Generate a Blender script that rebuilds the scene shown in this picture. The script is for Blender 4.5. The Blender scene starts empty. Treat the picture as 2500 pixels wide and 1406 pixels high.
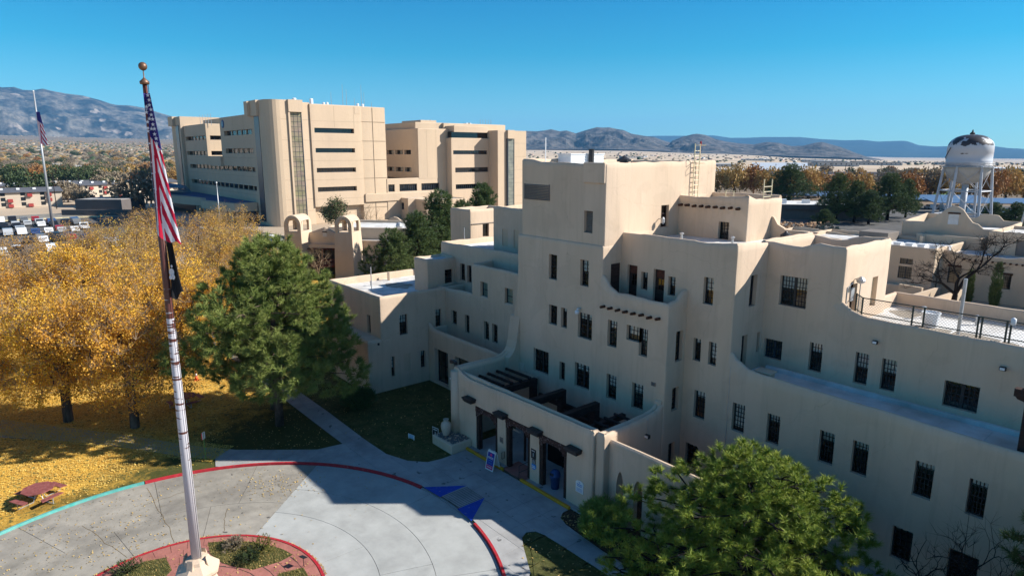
import bpy, math, random
import numpy as np
from mathutils import Vector, Matrix
PI = math.pi
scene = bpy.context.scene
COL = scene.collection

# ------------------------------------------------------------------ camera, sky, sun, exposure
cam_d = bpy.data.cameras.new('camera'); cam = bpy.data.objects.new('camera', cam_d); COL.objects.link(cam)
cam.location = (0, 0, 20); cam.rotation_euler = (math.radians(90 - 11.717), 0, math.radians(50.303))
cam_d.sensor_width = 36; cam_d.lens = 22.88; cam_d.clip_start = 0.5; cam_d.clip_end = 80000
scene.camera = cam
SUN = Vector((0.81, 1.0, 0.86)).normalized()
SUN_EL = math.asin(SUN.z); SUN_AZ = math.atan2(SUN.x, SUN.y)
w = bpy.data.worlds.new('World'); scene.world = w; w.use_nodes = True
nt = w.node_tree; nt.nodes.clear()
sky = nt.nodes.new('ShaderNodeTexSky'); sky.sky_type = 'NISHITA'; sky.sun_disc = False
sky.sun_elevation = SUN_EL; sky.sun_rotation = SUN_AZ; sky.altitude = 1600; sky.air_density = 1.0; sky.dust_density = 0.3; sky.ozone_density = 3.0
# the clear, deep desert sky: tint of the sky texture by elevation, the same all round
tcw = nt.nodes.new('ShaderNodeTexCoord'); sxw = nt.nodes.new('ShaderNodeSeparateXYZ'); nt.links.new(tcw.outputs['Generated'], sxw.inputs[0])
hs = nt.nodes.new('ShaderNodeValToRGB'); nt.links.new(sxw.outputs[2], hs.inputs[0]); e = hs.color_ramp.elements
for k, (p, c) in enumerate(((0.0, (0.50, 0.95, 1.0)), (0.05, (0.50, 1.0, 0.95)), (0.14, (0.06, 0.83, 0.92)), (0.225, (0.0, 0.74, 0.98)), (0.5, (0.30, 0.72, 0.95)), (1.0, (0.55, 0.76, 0.92)))):
    el = e[k] if k < 2 else e.new(p)
    el.position = p; el.color = (*c, 1)
mulw = nt.nodes.new('ShaderNodeMixRGB'); mulw.blend_type = 'MULTIPLY'; mulw.inputs[0].default_value = 1.0
bg = nt.nodes.new('ShaderNodeBackground'); bg.inputs['Strength'].default_value = 0.074
wo = nt.nodes.new('ShaderNodeOutputWorld')
nt.links.new(sky.outputs[0], mulw.inputs[1]); nt.links.new(hs.outputs[0], mulw.inputs[2]); nt.links.new(mulw.outputs[0], bg.inputs[0]); nt.links.new(bg.outputs[0], wo.inputs[0])
sl = bpy.data.lights.new('sun', 'SUN'); sl.energy = 5.0; sl.angle = math.radians(0.55); sl.color = (1.0, 0.955, 0.885)
so = bpy.data.objects.new('sun', sl); COL.objects.link(so); so.rotation_euler = (-SUN).to_track_quat('-Z', 'Y').to_euler(); so.location = SUN * 300
scene.view_settings.view_transform = 'Standard'; scene.view_settings.look = 'None'; scene.view_settings.gamma = 1
scene.view_settings.exposure = 0.88; scene.view_settings.use_curve_mapping = False
scene.cycles.max_bounces = 8; scene.cycles.diffuse_bounces = 4; scene.cycles.transparent_max_bounces = 12
scene.cycles.volume_bounces = 0; scene.cycles.sample_clamp_indirect = 8
scene.cycles.use_denoising = True

# ------------------------------------------------------------------ materials
def nodes_of(m): return m.node_tree.nodes, m.node_tree.links
MATS = {}
def mat(name, col, rough=0.85, spec=0.25, var=0.12, scale=1.0, col2=None, mixscale=None, bump=0.0, bumpscale=30, stretch=(1, 1, 1), metallic=0.0, contrast=(0.35, 0.65), transl=0.0, rand=0.0, coord='pos', speck=None):
    """noise-mottled principled material: col varied by +-var, second colour patches col2, fine bump"""
    m = bpy.data.materials.new(name); m.use_nodes = True; N, L = nodes_of(m)
    b = N['Principled BSDF']; b.inputs['Roughness'].default_value = rough; b.inputs['Specular IOR Level'].default_value = spec; b.inputs['Metallic'].default_value = metallic
    if coord == 'pos':
        g = N.new('ShaderNodeNewGeometry'); src = g.outputs['Position']
    else:
        g = N.new('ShaderNodeTexCoord'); src = g.outputs['Object']
    mp = N.new('ShaderNodeMapping'); mp.inputs['Scale'].default_value = stretch; L.new(src, mp.inputs[0])
    n1 = N.new('ShaderNodeTexNoise'); n1.inputs['Scale'].default_value = scale; n1.inputs['Detail'].default_value = 6; n1.inputs['Roughness'].default_value = 0.65
    L.new(mp.outputs[0], n1.inputs['Vector'])
    r = N.new('ShaderNodeMapRange'); r.inputs[1].default_value = 0.3; r.inputs[2].default_value = 0.7; r.inputs[3].default_value = 1 - var; r.inputs[4].default_value = 1 + var
    L.new(n1.outputs[0], r.inputs[0])
    base = N.new('ShaderNodeRGB'); base.outputs[0].default_value = (*col, 1); cur = base.outputs[0]
    if col2 is not None:
        n2 = N.new('ShaderNodeTexNoise'); n2.inputs['Scale'].default_value = mixscale or scale * 0.35; n2.inputs['Detail'].default_value = 8; n2.inputs['Roughness'].default_value = 0.6
        L.new(mp.outputs[0], n2.inputs['Vector'])
        r2 = N.new('ShaderNodeMapRange'); r2.inputs[1].default_value = contrast[0]; r2.inputs[2].default_value = contrast[1]; L.new(n2.outputs[0], r2.inputs[0])
        mx = N.new('ShaderNodeMixRGB'); L.new(r2.outputs[0], mx.inputs[0]); L.new(cur, mx.inputs[1]); mx.inputs[2].default_value = (*col2, 1); cur = mx.outputs[0]
    if speck is not None:
        n4 = N.new('ShaderNodeTexNoise'); n4.inputs['Scale'].default_value = speck[1]; n4.inputs['Detail'].default_value = 2; L.new(mp.outputs[0], n4.inputs['Vector'])
        r4 = N.new('ShaderNodeMapRange'); r4.inputs[1].default_value = speck[2]; r4.inputs[2].default_value = speck[2] + 0.04; L.new(n4.outputs[0], r4.inputs[0])
        mx4 = N.new('ShaderNodeMixRGB'); L.new(r4.outputs[0], mx4.inputs[0]); L.new(cur, mx4.inputs[1]); mx4.inputs[2].default_value = (*speck[0], 1); cur = mx4.outputs[0]
    mul = N.new('ShaderNodeVectorMath'); mul.operation = 'SCALE'; L.new(cur, mul.inputs[0]); L.new(r.outputs[0], mul.inputs['Scale']); cur = mul.outputs[0]
    if rand:
        oi = N.new('ShaderNodeObjectInfo'); r3 = N.new('ShaderNodeMapRange'); r3.inputs[3].default_value = 1 - rand; r3.inputs[4].default_value = 1 + rand; L.new(oi.outputs['Random'], r3.inputs[0])
        m2 = N.new('ShaderNodeVectorMath'); m2.operation = 'SCALE'; L.new(cur, m2.inputs[0]); L.new(r3.outputs[0], m2.inputs['Scale']); cur = m2.outputs[0]
    L.new(cur, b.inputs['Base Color'])
    if bump:
        n3 = N.new('ShaderNodeTexNoise'); n3.inputs['Scale'].default_value = bumpscale; n3.inputs['Detail'].default_value = 4; L.new(src, n3.inputs['Vector'])
        bp = N.new('ShaderNodeBump'); bp.inputs['Strength'].default_value = bump; bp.inputs['Distance'].default_value = 0.05; L.new(n3.outputs[0], bp.inputs['Height']); L.new(bp.outputs[0], b.inputs['Normal'])
    if transl:
        t = N.new('ShaderNodeBsdfTranslucent'); L.new(cur, t.inputs[0]); mxs = N.new('ShaderNodeMixShader'); mxs.inputs[0].default_value = transl
        L.new(b.outputs[0], mxs.inputs[1]); L.new(t.outputs[0], mxs.inputs[2]); L.new(mxs.outputs[0], N['Material Output'].inputs[0])
    MATS[name] = m
    return m
def leafmat(name, cols, rough=0.6, transl=0.3, scale=0.6, spec=0.2):
    """foliage: colour picked per leaf clump by noise at world position, a little per leaf"""
    m = bpy.data.materials.new(name); m.use_nodes = True; N, L = nodes_of(m); b = N['Principled BSDF']
    b.inputs['Roughness'].default_value = rough; b.inputs['Specular IOR Level'].default_value = spec
    g = N.new('ShaderNodeNewGeometry'); n = N.new('ShaderNodeTexNoise'); n.inputs['Scale'].default_value = scale; n.inputs['Detail'].default_value = 5; n.inputs['Roughness'].default_value = 0.75
    L.new(g.outputs['Position'], n.inputs['Vector'])
    oi = N.new('ShaderNodeObjectInfo')
    ad = N.new('ShaderNodeMath'); ad.operation = 'MULTIPLY_ADD'; ad.inputs[1].default_value = 0.22; L.new(oi.outputs['Random'], ad.inputs[0]); L.new(n.outputs[0], ad.inputs[2])
    isl = N.new('ShaderNodeMath'); isl.operation = 'MULTIPLY_ADD'; isl.inputs[1].default_value = 0.22; L.new(g.outputs['Random Per Island'], isl.inputs[0]); L.new(ad.outputs[0], isl.inputs[2])
    cr = N.new('ShaderNodeValToRGB'); e = cr.color_ramp.elements
    for k, c in enumerate(cols):
        p = 0.42 + 0.5 * k / (len(cols) - 1)
        el = e[k] if k < 2 else e.new(p)
        el.position = p; el.color = (*c, 1)
    L.new(isl.outputs[0], cr.inputs[0]); L.new(cr.outputs[0], b.inputs['Base Color'])
    t = N.new('ShaderNodeBsdfTranslucent'); L.new(cr.outputs[0], t.inputs[0]); mx = N.new('ShaderNodeMixShader'); mx.inputs[0].default_value = transl
    L.new(b.outputs[0], mx.inputs[1]); L.new(t.outputs[0], mx.inputs[2]); L.new(mx.outputs[0], N['Material Output'].inputs[0])
    MATS[name] = m; return m
def glassmat(name, tint=(0.78, 0.82, 0.83), boost=1.62):
    m = bpy.data.materials.new(name); m.use_nodes = True; N, L = nodes_of(m); N.remove(N['Principled BSDF'])
    t = N.new('ShaderNodeBsdfTransparent'); t.inputs[0].default_value = (*tint, 1); gl = N.new('ShaderNodeBsdfGlossy'); gl.inputs['Roughness'].default_value = 0.03; gl.inputs[0].default_value = (0.9, 0.93, 0.95, 1)
    f = N.new('ShaderNodeFresnel'); f.inputs[0].default_value = boost; mx = N.new('ShaderNodeMixShader')
    L.new(f.outputs[0], mx.inputs[0]); L.new(t.outputs[0], mx.inputs[1]); L.new(gl.outputs[0], mx.inputs[2]); L.new(mx.outputs[0], N['Material Output'].inputs[0])
    MATS[name] = m; return m

STUCCO = mat('stucco', (0.60, 0.465, 0.35), 0.92, 0.12, 0.07, 0.5, (0.57, 0.435, 0.31), 0.16, 0.18, 9, (1, 1, 0.35))
# weathered stucco: rain streaks, faint repair patches and hairline cracks in the plaster
def weather(m, streak=0.15, patch=0.10, crack=0.16):
    N, L = nodes_of(m); b = N['Principled BSDF']; src = b.inputs['Base Color'].links[0].from_socket
    g = N.new('ShaderNodeNewGeometry'); mp = N.new('ShaderNodeMapping'); mp.inputs['Scale'].default_value = (1.5, 1.5, 0.09); L.new(g.outputs['Position'], mp.inputs[0])
    n = N.new('ShaderNodeTexNoise'); n.inputs['Scale'].default_value = 1.6; n.inputs['Detail'].default_value = 5; n.inputs['Roughness'].default_value = 0.7; L.new(mp.outputs[0], n.inputs['Vector'])
    r = N.new('ShaderNodeMapRange'); r.inputs[1].default_value = 0.52; r.inputs[2].default_value = 0.78; r.inputs[3].default_value = 1; r.inputs[4].default_value = 1 - streak; L.new(n.outputs[0], r.inputs[0])
    n2 = N.new('ShaderNodeTexNoise'); n2.inputs['Scale'].default_value = 0.55; n2.inputs['Detail'].default_value = 3; n2.inputs['Distortion'].default_value = 0.6; L.new(g.outputs['Position'], n2.inputs['Vector'])
    r2 = N.new('ShaderNodeMapRange'); r2.inputs[1].default_value = 0.56; r2.inputs[2].default_value = 0.60; r2.inputs[3].default_value = 1; r2.inputs[4].default_value = 1 - patch * 0.5; L.new(n2.outputs[0], r2.inputs[0])
    v = N.new('ShaderNodeTexVoronoi'); v.feature = 'DISTANCE_TO_EDGE'; v.inputs['Scale'].default_value = 0.16
    dn = N.new('ShaderNodeTexNoise'); dn.inputs['Scale'].default_value = 0.9; dn.inputs['Detail'].default_value = 4; L.new(g.outputs['Position'], dn.inputs['Vector'])
    ad = N.new('ShaderNodeMixRGB'); ad.blend_type = 'ADD'; ad.inputs[0].default_value = 1.6; L.new(g.outputs['Position'], ad.inputs[1]); L.new(dn.outputs[1], ad.inputs[2]); L.new(ad.outputs[0], v.inputs['Vector'])
    r3 = N.new('ShaderNodeMapRange'); r3.inputs[1].default_value = 0.0; r3.inputs[2].default_value = 0.0025; r3.inputs[3].default_value = 1 - crack; r3.inputs[4].default_value = 1; L.new(v.outputs['Distance'], r3.inputs[0])
    m1 = N.new('ShaderNodeMath'); m1.operation = 'MULTIPLY'; L.new(r.outputs[0], m1.inputs[0]); L.new(r2.outputs[0], m1.inputs[1]); m2 = N.new('ShaderNodeMath'); m2.operation = 'MULTIPLY'; L.new(m1.outputs[0], m2.inputs[0]); L.new(r3.outputs[0], m2.inputs[1])
    sc = N.new('ShaderNodeVectorMath'); sc.operation = 'SCALE'; L.new(src, sc.inputs[0]); L.new(m2.outputs[0], sc.inputs['Scale']); L.new(sc.outputs[0], b.inputs['Base Color'])
weather(STUCCO)
STUCCO2 = mat('stucco_far', (0.57, 0.445, 0.325), 0.92, 0.12, 0.08, 0.4, (0.53, 0.41, 0.29), 0.12, 0.1, 5, (1, 1, 0.4))
PRECAST = mat('precast', (0.57, 0.435, 0.30), 0.9, 0.12, 0.05, 0.12, (0.53, 0.405, 0.29), 0.05, 0.05, 3, (1, 1, 0.3))
weather(PRECAST, 0.07, 0.05, 0.0)
ROOFW = mat('roof_coating', (0.66, 0.65, 0.63), 0.8, 0.2, 0.14, 0.9, (0.42, 0.38, 0.33), 0.35, 0.05, 20, contrast=(0.42, 0.72))
ROOFG = mat('roof_grey', (0.42, 0.40, 0.38), 0.9, 0.1, 0.2, 0.5, (0.30, 0.28, 0.26), 0.2)
FRAME = mat('frame_dark', (0.022, 0.022, 0.024), 0.5, 0.4, 0.2, 4)
FRAMEB = mat('frame_blue', (0.03, 0.04, 0.055), 0.45, 0.4, 0.2, 4)
GLASS = glassmat('glass'); GLASSB = glassmat('glass_blue', (0.12, 0.17, 0.22), 1.75)
GREENPANEL = mat('green_panel', (0.26, 0.42, 0.38), 0.4, 0.5, 0.15, 2, (0.34, 0.47, 0.42), 3)
STRIPGLASS = mat('strip_window', (0.20, 0.185, 0.10), 0.35, 0.5, 0.3, 0.35, (0.26, 0.19, 0.15), 0.3, stretch=(1, 1, 1.6))
STRIPGLASS2 = mat('strip_window_grey', (0.24, 0.24, 0.19), 0.35, 0.5, 0.25, 0.5, (0.16, 0.17, 0.15), 0.4)
WOOD = mat('dark_wood', (0.03, 0.017, 0.014), 0.75, 0.2, 0.4, 3, (0.05, 0.03, 0.025), 2, 0.3, 25, (1, 1, 4))
CARVED = mat('carved_wood', (0.05, 0.026, 0.022), 0.8, 0.15, 0.4, 6, (0.20, 0.15, 0.14), 9, 0.5, 30, contrast=(0.55, 0.62))
VIGA = mat('viga_wood', (0.10, 0.05, 0.03), 0.8, 0.15, 0.4, 8, (0.05, 0.025, 0.018), 5)
BLIND = mat('blind', (0.80, 0.79, 0.74), 0.8, 0.1, 0.08, 3)
METALG = mat('galvanised', (0.42, 0.43, 0.44), 0.45, 0.5, 0.15, 3, metallic=0.5)
METALD = mat('dark_metal', (0.02, 0.02, 0.022), 0.5, 0.4, 0.2, 5)
FENCE = mat('fence_green', (0.03, 0.045, 0.04), 0.5, 0.4, 0.2, 5)
WHITEM = mat('white_metal', (0.72, 0.73, 0.74), 0.4, 0.4, 0.06, 2)
CREAMM = mat('cream_metal', (0.62, 0.55, 0.36), 0.5, 0.3, 0.1, 4)
VENT = mat('vent_grey', (0.20, 0.17, 0.145), 0.7, 0.2, 0.1, 3)
CONC_OLD = mat('concrete_old', (0.325, 0.298, 0.252), 0.9, 0.15, 0.16, 1.3, (0.21, 0.192, 0.168), 0.33, 0.15, 40, rand=0.05, speck=((0.10, 0.092, 0.085), 2.2, 0.70), contrast=(0.45, 0.8))
def wear(m, bands, amt):
    # darker wheel paths round the circle, broken up by noise
    N, L = nodes_of(m); b = N['Principled BSDF']; src = b.inputs['Base Color'].links[0].from_socket; g = N.new('ShaderNodeNewGeometry'); sb = N.new('ShaderNodeVectorMath'); sb.operation = 'SUBTRACT'; sb.inputs[1].default_value = (-28.6, 4.9, 0); L.new(g.outputs['Position'], sb.inputs[0])
    mz = N.new('ShaderNodeVectorMath'); mz.operation = 'MULTIPLY'; mz.inputs[1].default_value = (1, 1, 0); L.new(sb.outputs[0], mz.inputs[0]); ln = N.new('ShaderNodeVectorMath'); ln.operation = 'LENGTH'; L.new(mz.outputs[0], ln.inputs[0])
    cr = N.new('ShaderNodeValToRGB'); mr = N.new('ShaderNodeMapRange'); mr.inputs[1].default_value = 6; mr.inputs[2].default_value = 14.5; L.new(ln.outputs['Value'], mr.inputs[0]); L.new(mr.outputs[0], cr.inputs[0]); e = cr.color_ramp.elements
    for k, (p, v) in enumerate(bands):
        el = e[k] if k < 2 else e.new(p)
        el.position = p; el.color = (v, v, v, 1)
    n = N.new('ShaderNodeTexNoise'); n.inputs['Scale'].default_value = 0.5; n.inputs['Detail'].default_value = 6; n.inputs['Roughness'].default_value = 0.7; L.new(g.outputs['Position'], n.inputs['Vector'])
    r = N.new('ShaderNodeMapRange'); r.inputs[1].default_value = 0.35; r.inputs[2].default_value = 0.65; L.new(n.outputs[0], r.inputs[0]); mu = N.new('ShaderNodeMath'); mu.operation = 'MULTIPLY'; L.new(cr.outputs[0], mu.inputs[0]); L.new(r.outputs[0], mu.inputs[1])
    f = N.new('ShaderNodeMath'); f.operation = 'MULTIPLY_ADD'; f.inputs[1].default_value = -amt; f.inputs[2].default_value = 1.0; L.new(mu.outputs[0], f.inputs[0]); sc = N.new('ShaderNodeVectorMath'); sc.operation = 'SCALE'; L.new(src, sc.inputs[0]); L.new(f.outputs[0], sc.inputs['Scale']); L.new(sc.outputs[0], b.inputs['Base Color'])
WB = ((0.0, 0.7), (0.06, 0.2), (0.24, 0.15), (0.34, 0.9), (0.44, 0.35), (0.56, 0.95), (0.66, 0.3), (0.9, 0.25), (1.0, 1.0))
wear(CONC_OLD, WB, 0.42)
CONC_NEW = mat('concrete_new', (0.40, 0.405, 0.385), 0.88, 0.15, 0.10, 0.9, (0.30, 0.30, 0.285), 0.4, 0.08, 40, rand=0.03, contrast=(0.45, 0.8))
wear(CONC_NEW, WB, 0.20)
WALK = mat('sidewalk_concrete', (0.36, 0.355, 0.345), 0.9, 0.15, 0.12, 1.2, (0.25, 0.245, 0.24), 0.5, 0.1, 40, rand=0.06, speck=((0.15, 0.148, 0.145), 1.7, 0.68), contrast=(0.45, 0.75))
JOINT = mat('joint_dirt', (0.075, 0.065, 0.055), 0.95, 0.1, 0.2, 5)
REDP = mat('red_paint', (0.40, 0.022, 0.032), 0.7, 0.25, 0.18, 3, (0.30, 0.10, 0.085), 5, contrast=(0.55, 0.75))
TEALP = mat('teal_paint', (0.06, 0.34, 0.30), 0.6, 0.3, 0.15, 3, (0.14, 0.36, 0.33), 4)
YELP = mat('yellow_paint', (0.62, 0.30, 0.02), 0.6, 0.3, 0.15, 3, (0.35, 0.18, 0.05), 6, contrast=(0.6, 0.7))
BLUEP = mat('blue_paint', (0.012, 0.06, 0.40), 0.7, 0.25, 0.15, 3, (0.17, 0.22, 0.36), 5, contrast=(0.60, 0.70))
PINKC = mat('pink_paving', (0.38, 0.155, 0.125), 0.9, 0.15, 0.1, 2, (0.31, 0.125, 0.10), 1.5, 0.3, 6, rand=0.07)
LAWN = mat('lawn_leaves', (0.62, 0.37, 0.065), 0.95, 0.1, 0.34, 11, (0.46, 0.25, 0.045), 0.7, 0.5, 16, speck=((0.16, 0.14, 0.045), 4.5, 0.585))
def lawn_blend(m):
    # grass shows through where fewer leaves have dropped, towards the building
    N, L = nodes_of(m); b = N['Principled BSDF']; src = b.inputs['Base Color'].links[0].from_socket; g = N.new('ShaderNodeNewGeometry'); s = N.new('ShaderNodeSeparateXYZ'); L.new(g.outputs['Position'], s.inputs[0])
    n = N.new('ShaderNodeTexNoise'); n.inputs['Scale'].default_value = 0.7; n.inputs['Detail'].default_value = 9; n.inputs['Roughness'].default_value = 0.75; L.new(g.outputs['Position'], n.inputs['Vector'])
    a = N.new('ShaderNodeMath'); a.operation = 'MULTIPLY_ADD'; a.inputs[1].default_value = 0.55; L.new(s.outputs[1], a.inputs[0]); L.new(s.outputs[0], a.inputs[2])
    a2 = N.new('ShaderNodeMath'); a2.operation = 'MULTIPLY_ADD'; a2.inputs[1].default_value = 14.0; L.new(n.outputs[0], a2.inputs[0]); L.new(a.outputs[0], a2.inputs[2])
    r = N.new('ShaderNodeMapRange'); r.inputs[1].default_value = -37.5; r.inputs[2].default_value = -32.5; L.new(a2.outputs[0], r.inputs[0])
    n2 = N.new('ShaderNodeTexNoise'); n2.inputs['Scale'].default_value = 5; n2.inputs['Detail'].default_value = 4; L.new(g.outputs['Position'], n2.inputs['Vector'])
    cr = N.new('ShaderNodeMixRGB'); cr.inputs[1].default_value = (0.035, 0.045, 0.012, 1); cr.inputs[2].default_value = (0.10, 0.095, 0.03, 1); L.new(n2.outputs[0], cr.inputs[0])
    mx = N.new('ShaderNodeMixRGB'); L.new(r.outputs[0], mx.inputs[0]); L.new(src, mx.inputs[1]); L.new(cr.outputs[0], mx.inputs[2]); L.new(mx.outputs[0], b.inputs['Base Color'])
lawn_blend(LAWN)
LAWNG = mat('lawn_green', (0.05, 0.062, 0.018), 0.95, 0.1, 0.4, 5, (0.10, 0.095, 0.035), 1.0, 0.5, 14, speck=((0.30, 0.20, 0.06), 9, 0.69))
SOIL = mat('bark_mulch', (0.05, 0.032, 0.022), 0.95, 0.1, 0.5, 8, (0.09, 0.06, 0.04), 5, 0.6, 20)
ASPH = mat('asphalt', (0.085, 0.083, 0.08), 0.92, 0.15, 0.2, 0.4, (0.12, 0.115, 0.11), 0.1)
BARK = mat('bark', (0.075, 0.055, 0.042), 0.95, 0.1, 0.35, 4, (0.12, 0.095, 0.075), 2, 0.6, 18, (1, 1, 0.3), coord='obj')
BARKP = mat('pine_bark', (0.15, 0.105, 0.085), 0.95, 0.1, 0.35, 5, (0.06, 0.04, 0.032), 3, 0.7, 14, (1, 1, 0.4), coord='obj')
TWIG = mat('twig_grey', (0.27, 0.195, 0.125), 0.95, 0.1, 0.3, 2)
DARKBARK = mat('dark_bark', (0.02, 0.017, 0.016), 0.95, 0.1, 0.3, 2)
GOLD = leafmat('gold_leaves', [(0.68, 0.48, 0.065), (0.78, 0.48, 0.055), (0.72, 0.39, 0.055), (0.55, 0.28, 0.05)], transl=0.38)
OCHRE = leafmat('ochre_leaves', [(0.50, 0.40, 0.08), (0.62, 0.41, 0.08), (0.58, 0.33, 0.07), (0.44, 0.25, 0.07)], transl=0.4)
PINE = leafmat('pine_needles', [(0.08, 0.12, 0.03), (0.16, 0.21, 0.045), (0.28, 0.30, 0.09)], transl=0.1, scale=0.8)
PINEB = leafmat('bright_pine_needles', [(0.05, 0.09, 0.015), (0.13, 0.195, 0.025), (0.34, 0.38, 0.06)], transl=0.06, scale=1.0)
DPINE = leafmat('dark_pine_needles', [(0.04, 0.07, 0.025), (0.075, 0.115, 0.035), (0.13, 0.16, 0.05)], transl=0.1, scale=0.5)
JUNI = leafmat('juniper_sprays', [(0.10, 0.19, 0.04), (0.19, 0.29, 0.06), (0.28, 0.36, 0.10)], transl=0.2, scale=1.2)
GREENL = leafmat('green_leaves', [(0.10, 0.14, 0.03), (0.16, 0.17, 0.035), (0.24, 0.20, 0.04)], transl=0.25)
F_OCH = leafmat('far_ochre', [(0.36, 0.25, 0.09), (0.44, 0.28, 0.085), (0.38, 0.21, 0.07)], transl=0.15, scale=0.15)
F_BRN = leafmat('far_brown', [(0.20, 0.17, 0.12), (0.25, 0.20, 0.135), (0.21, 0.15, 0.095)], transl=0.1, scale=0.15)
F_GRN = leafmat('far_green', [(0.028, 0.05, 0.022), (0.05, 0.075, 0.028), (0.08, 0.095, 0.035)], transl=0.1, scale=0.15)
F_RUST = leafmat('far_rust', [(0.28, 0.13, 0.04), (0.33, 0.16, 0.045), (0.24, 0.10, 0.035)], transl=0.1, scale=0.15)

# ------------------------------------------------------------------ object helpers
def link(o, parent=None):
    COL.objects.link(o)
    if parent is not None: o.parent = parent
    return o
def tag(o, label=None, cat=None, group=None, kind=None):
    if label: o['label'] = label
    if cat: o['category'] = cat
    if group: o['group'] = group
    if kind: o['kind'] = kind
    return o
def thing(name, label, cat, loc=(0, 0, 0), rz=0.0, group=None):
    o = bpy.data.objects.new(name, None); link(o); o.location = loc; o.rotation_euler = (0, 0, rz); o.empty_display_size = 0.2
    return tag(o, label, cat, group)
def mobj(name, me, material=None, parent=None):
    o = bpy.data.objects.new(name, me); link(o, parent)
    if material is not None and not me.materials: me.materials.append(material)
    return o
def copy_tree(o, parent=None):
    c = o.copy(); COL.objects.link(c); c.parent = parent
    for ch in o.children: copy_tree(ch, c)
    return c
class MB:
    def __init__(s): s.v = []; s.f = []; s.mi = []; s.cur = 0
    def face(s, pts):
        n = len(s.v); s.v.extend([tuple(p) for p in pts]); s.f.append(tuple(range(n, n + len(pts)))); s.mi.append(s.cur)
    def box(s, x0, x1, y0, y1, z0, z1): return s.hexa([(x0, y0, z0), (x1, y0, z0), (x1, y1, z0), (x0, y1, z0), (x0, y0, z1), (x1, y0, z1), (x1, y1, z1), (x0, y1, z1)])
    def hexa(s, p):
        n = len(s.v); s.v.extend([tuple(q) for q in p])
        for f in ((0, 3, 2, 1), (4, 5, 6, 7), (0, 1, 5, 4), (1, 2, 6, 5), (2, 3, 7, 6), (3, 0, 4, 7)): s.f.append(tuple(n + i for i in f)); s.mi.append(s.cur)
        return s
    def obox(s, c, size, rz=0.0, rx=0.0, ry=0.0):
        M = Matrix.Translation(c) @ Matrix.Rotation(rz, 4, 'Z') @ Matrix.Rotation(ry, 4, 'Y') @ Matrix.Rotation(rx, 4, 'X'); a, b, d = [q / 2 for q in size]
        return s.hexa([M @ Vector(q) for q in ((-a, -b, -d), (a, -b, -d), (a, b, -d), (-a, b, -d), (-a, -b, d), (a, -b, d), (a, b, d), (-a, b, d))])
    def beam(s, p0, p1, wd, ht):
        p0 = Vector(p0); p1 = Vector(p1); d = (p1 - p0).normalized(); sd = d.cross(Vector((0, 0, 1)))
        if sd.length < 1e-4: sd = Vector((1, 0, 0))
        sd.normalize(); up = sd.cross(d); a = sd * wd / 2; b = up * ht / 2
        return s.hexa([p0 - a - b, p0 + a - b, p1 + a - b, p1 - a - b, p0 - a + b, p0 + a + b, p1 + a + b, p1 - a + b])
    def tube(s, pts, rad, n=8, cap=True):
        pts = [Vector(p) for p in pts]; rings = []
        if not isinstance(rad, (list, tuple)): rad = [rad] * len(pts)
        ref = None
        for i, p in enumerate(pts):
            d = (pts[min(i + 1, len(pts) - 1)] - pts[max(i - 1, 0)]).normalized()
            a = d.cross(Vector((0, 0, 1)) if abs(d.z) < 0.9 else Vector((1, 0, 0))).normalized()
            if ref is not None:
                a2 = ref - d * ref.dot(d)
                if a2.length > 1e-3: a = a2.normalized()
            ref = a; b = d.cross(a); n0 = len(s.v)
            for k in range(n):
                t = 2 * PI * k / n; s.v.append(tuple(p + (a * math.cos(t) + b * math.sin(t)) * rad[i]))
            rings.append(n0)
        for i in range(len(pts) - 1):
            for k in range(n):
                k2 = (k + 1) % n; s.f.append((rings[i] + k, rings[i] + k2, rings[i + 1] + k2, rings[i + 1] + k)); s.mi.append(s.cur)
        if cap:
            s.f.append(tuple(rings[0] + k for k in reversed(range(n)))); s.mi.append(s.cur)
            s.f.append(tuple(rings[-1] + k for k in range(n))); s.mi.append(s.cur)
        return s
    def lathe(s, prof, n=20, c=(0, 0, 0), sx=1, sy=1):
        r0 = []
        for r, z in prof:
            r0.append(len(s.v))
            for k in range(n): t = 2 * PI * k / n; s.v.append((c[0] + r * sx * math.cos(t), c[1] + r * sy * math.sin(t), c[2] + z))
        for i in range(len(prof) - 1):
            for k in range(n):
                k2 = (k + 1) % n; s.f.append((r0[i] + k, r0[i] + k2, r0[i + 1] + k2, r0[i + 1] + k)); s.mi.append(s.cur)
        s.f.append(tuple(r0[0] + k for k in reversed(range(n)))); s.mi.append(s.cur)
        s.f.append(tuple(r0[-1] + k for k in range(n))); s.mi.append(s.cur)
        return s
    def prism(s, poly, z0, z1):
        n = len(poly); k = len(s.v)
        s.v.extend([(p[0], p[1], z0) for p in poly]); s.v.extend([(p[0], p[1], z1) for p in poly])
        s.f.append(tuple(k + i for i in reversed(range(n)))); s.f.append(tuple(k + n + i for i in range(n))); s.mi += [s.cur] * 2
        for i in range(n): j = (i + 1) % n; s.f.append((k + i, k + j, k + n + j, k + n + i)); s.mi.append(s.cur)
        return s
    def vprism(s, poly, axis, a0, a1):
        """polygon given in (u,z) extruded along the other horizontal axis; axis 'y': u is x"""
        n = len(poly); k = len(s.v)
        for a in (a0, a1): s.v.extend([((p[0], a, p[1]) if axis == 'y' else (a, p[0], p[1])) for p in poly])
        s.f.append(tuple(k + i for i in range(n))); s.f.append(tuple(k + n + i for i in reversed(range(n)))); s.mi += [s.cur] * 2
        for i in range(n): j = (i + 1) % n; s.f.append((k + j, k + i, k + n + i, k + n + j)); s.mi.append(s.cur)
        return s
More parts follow.
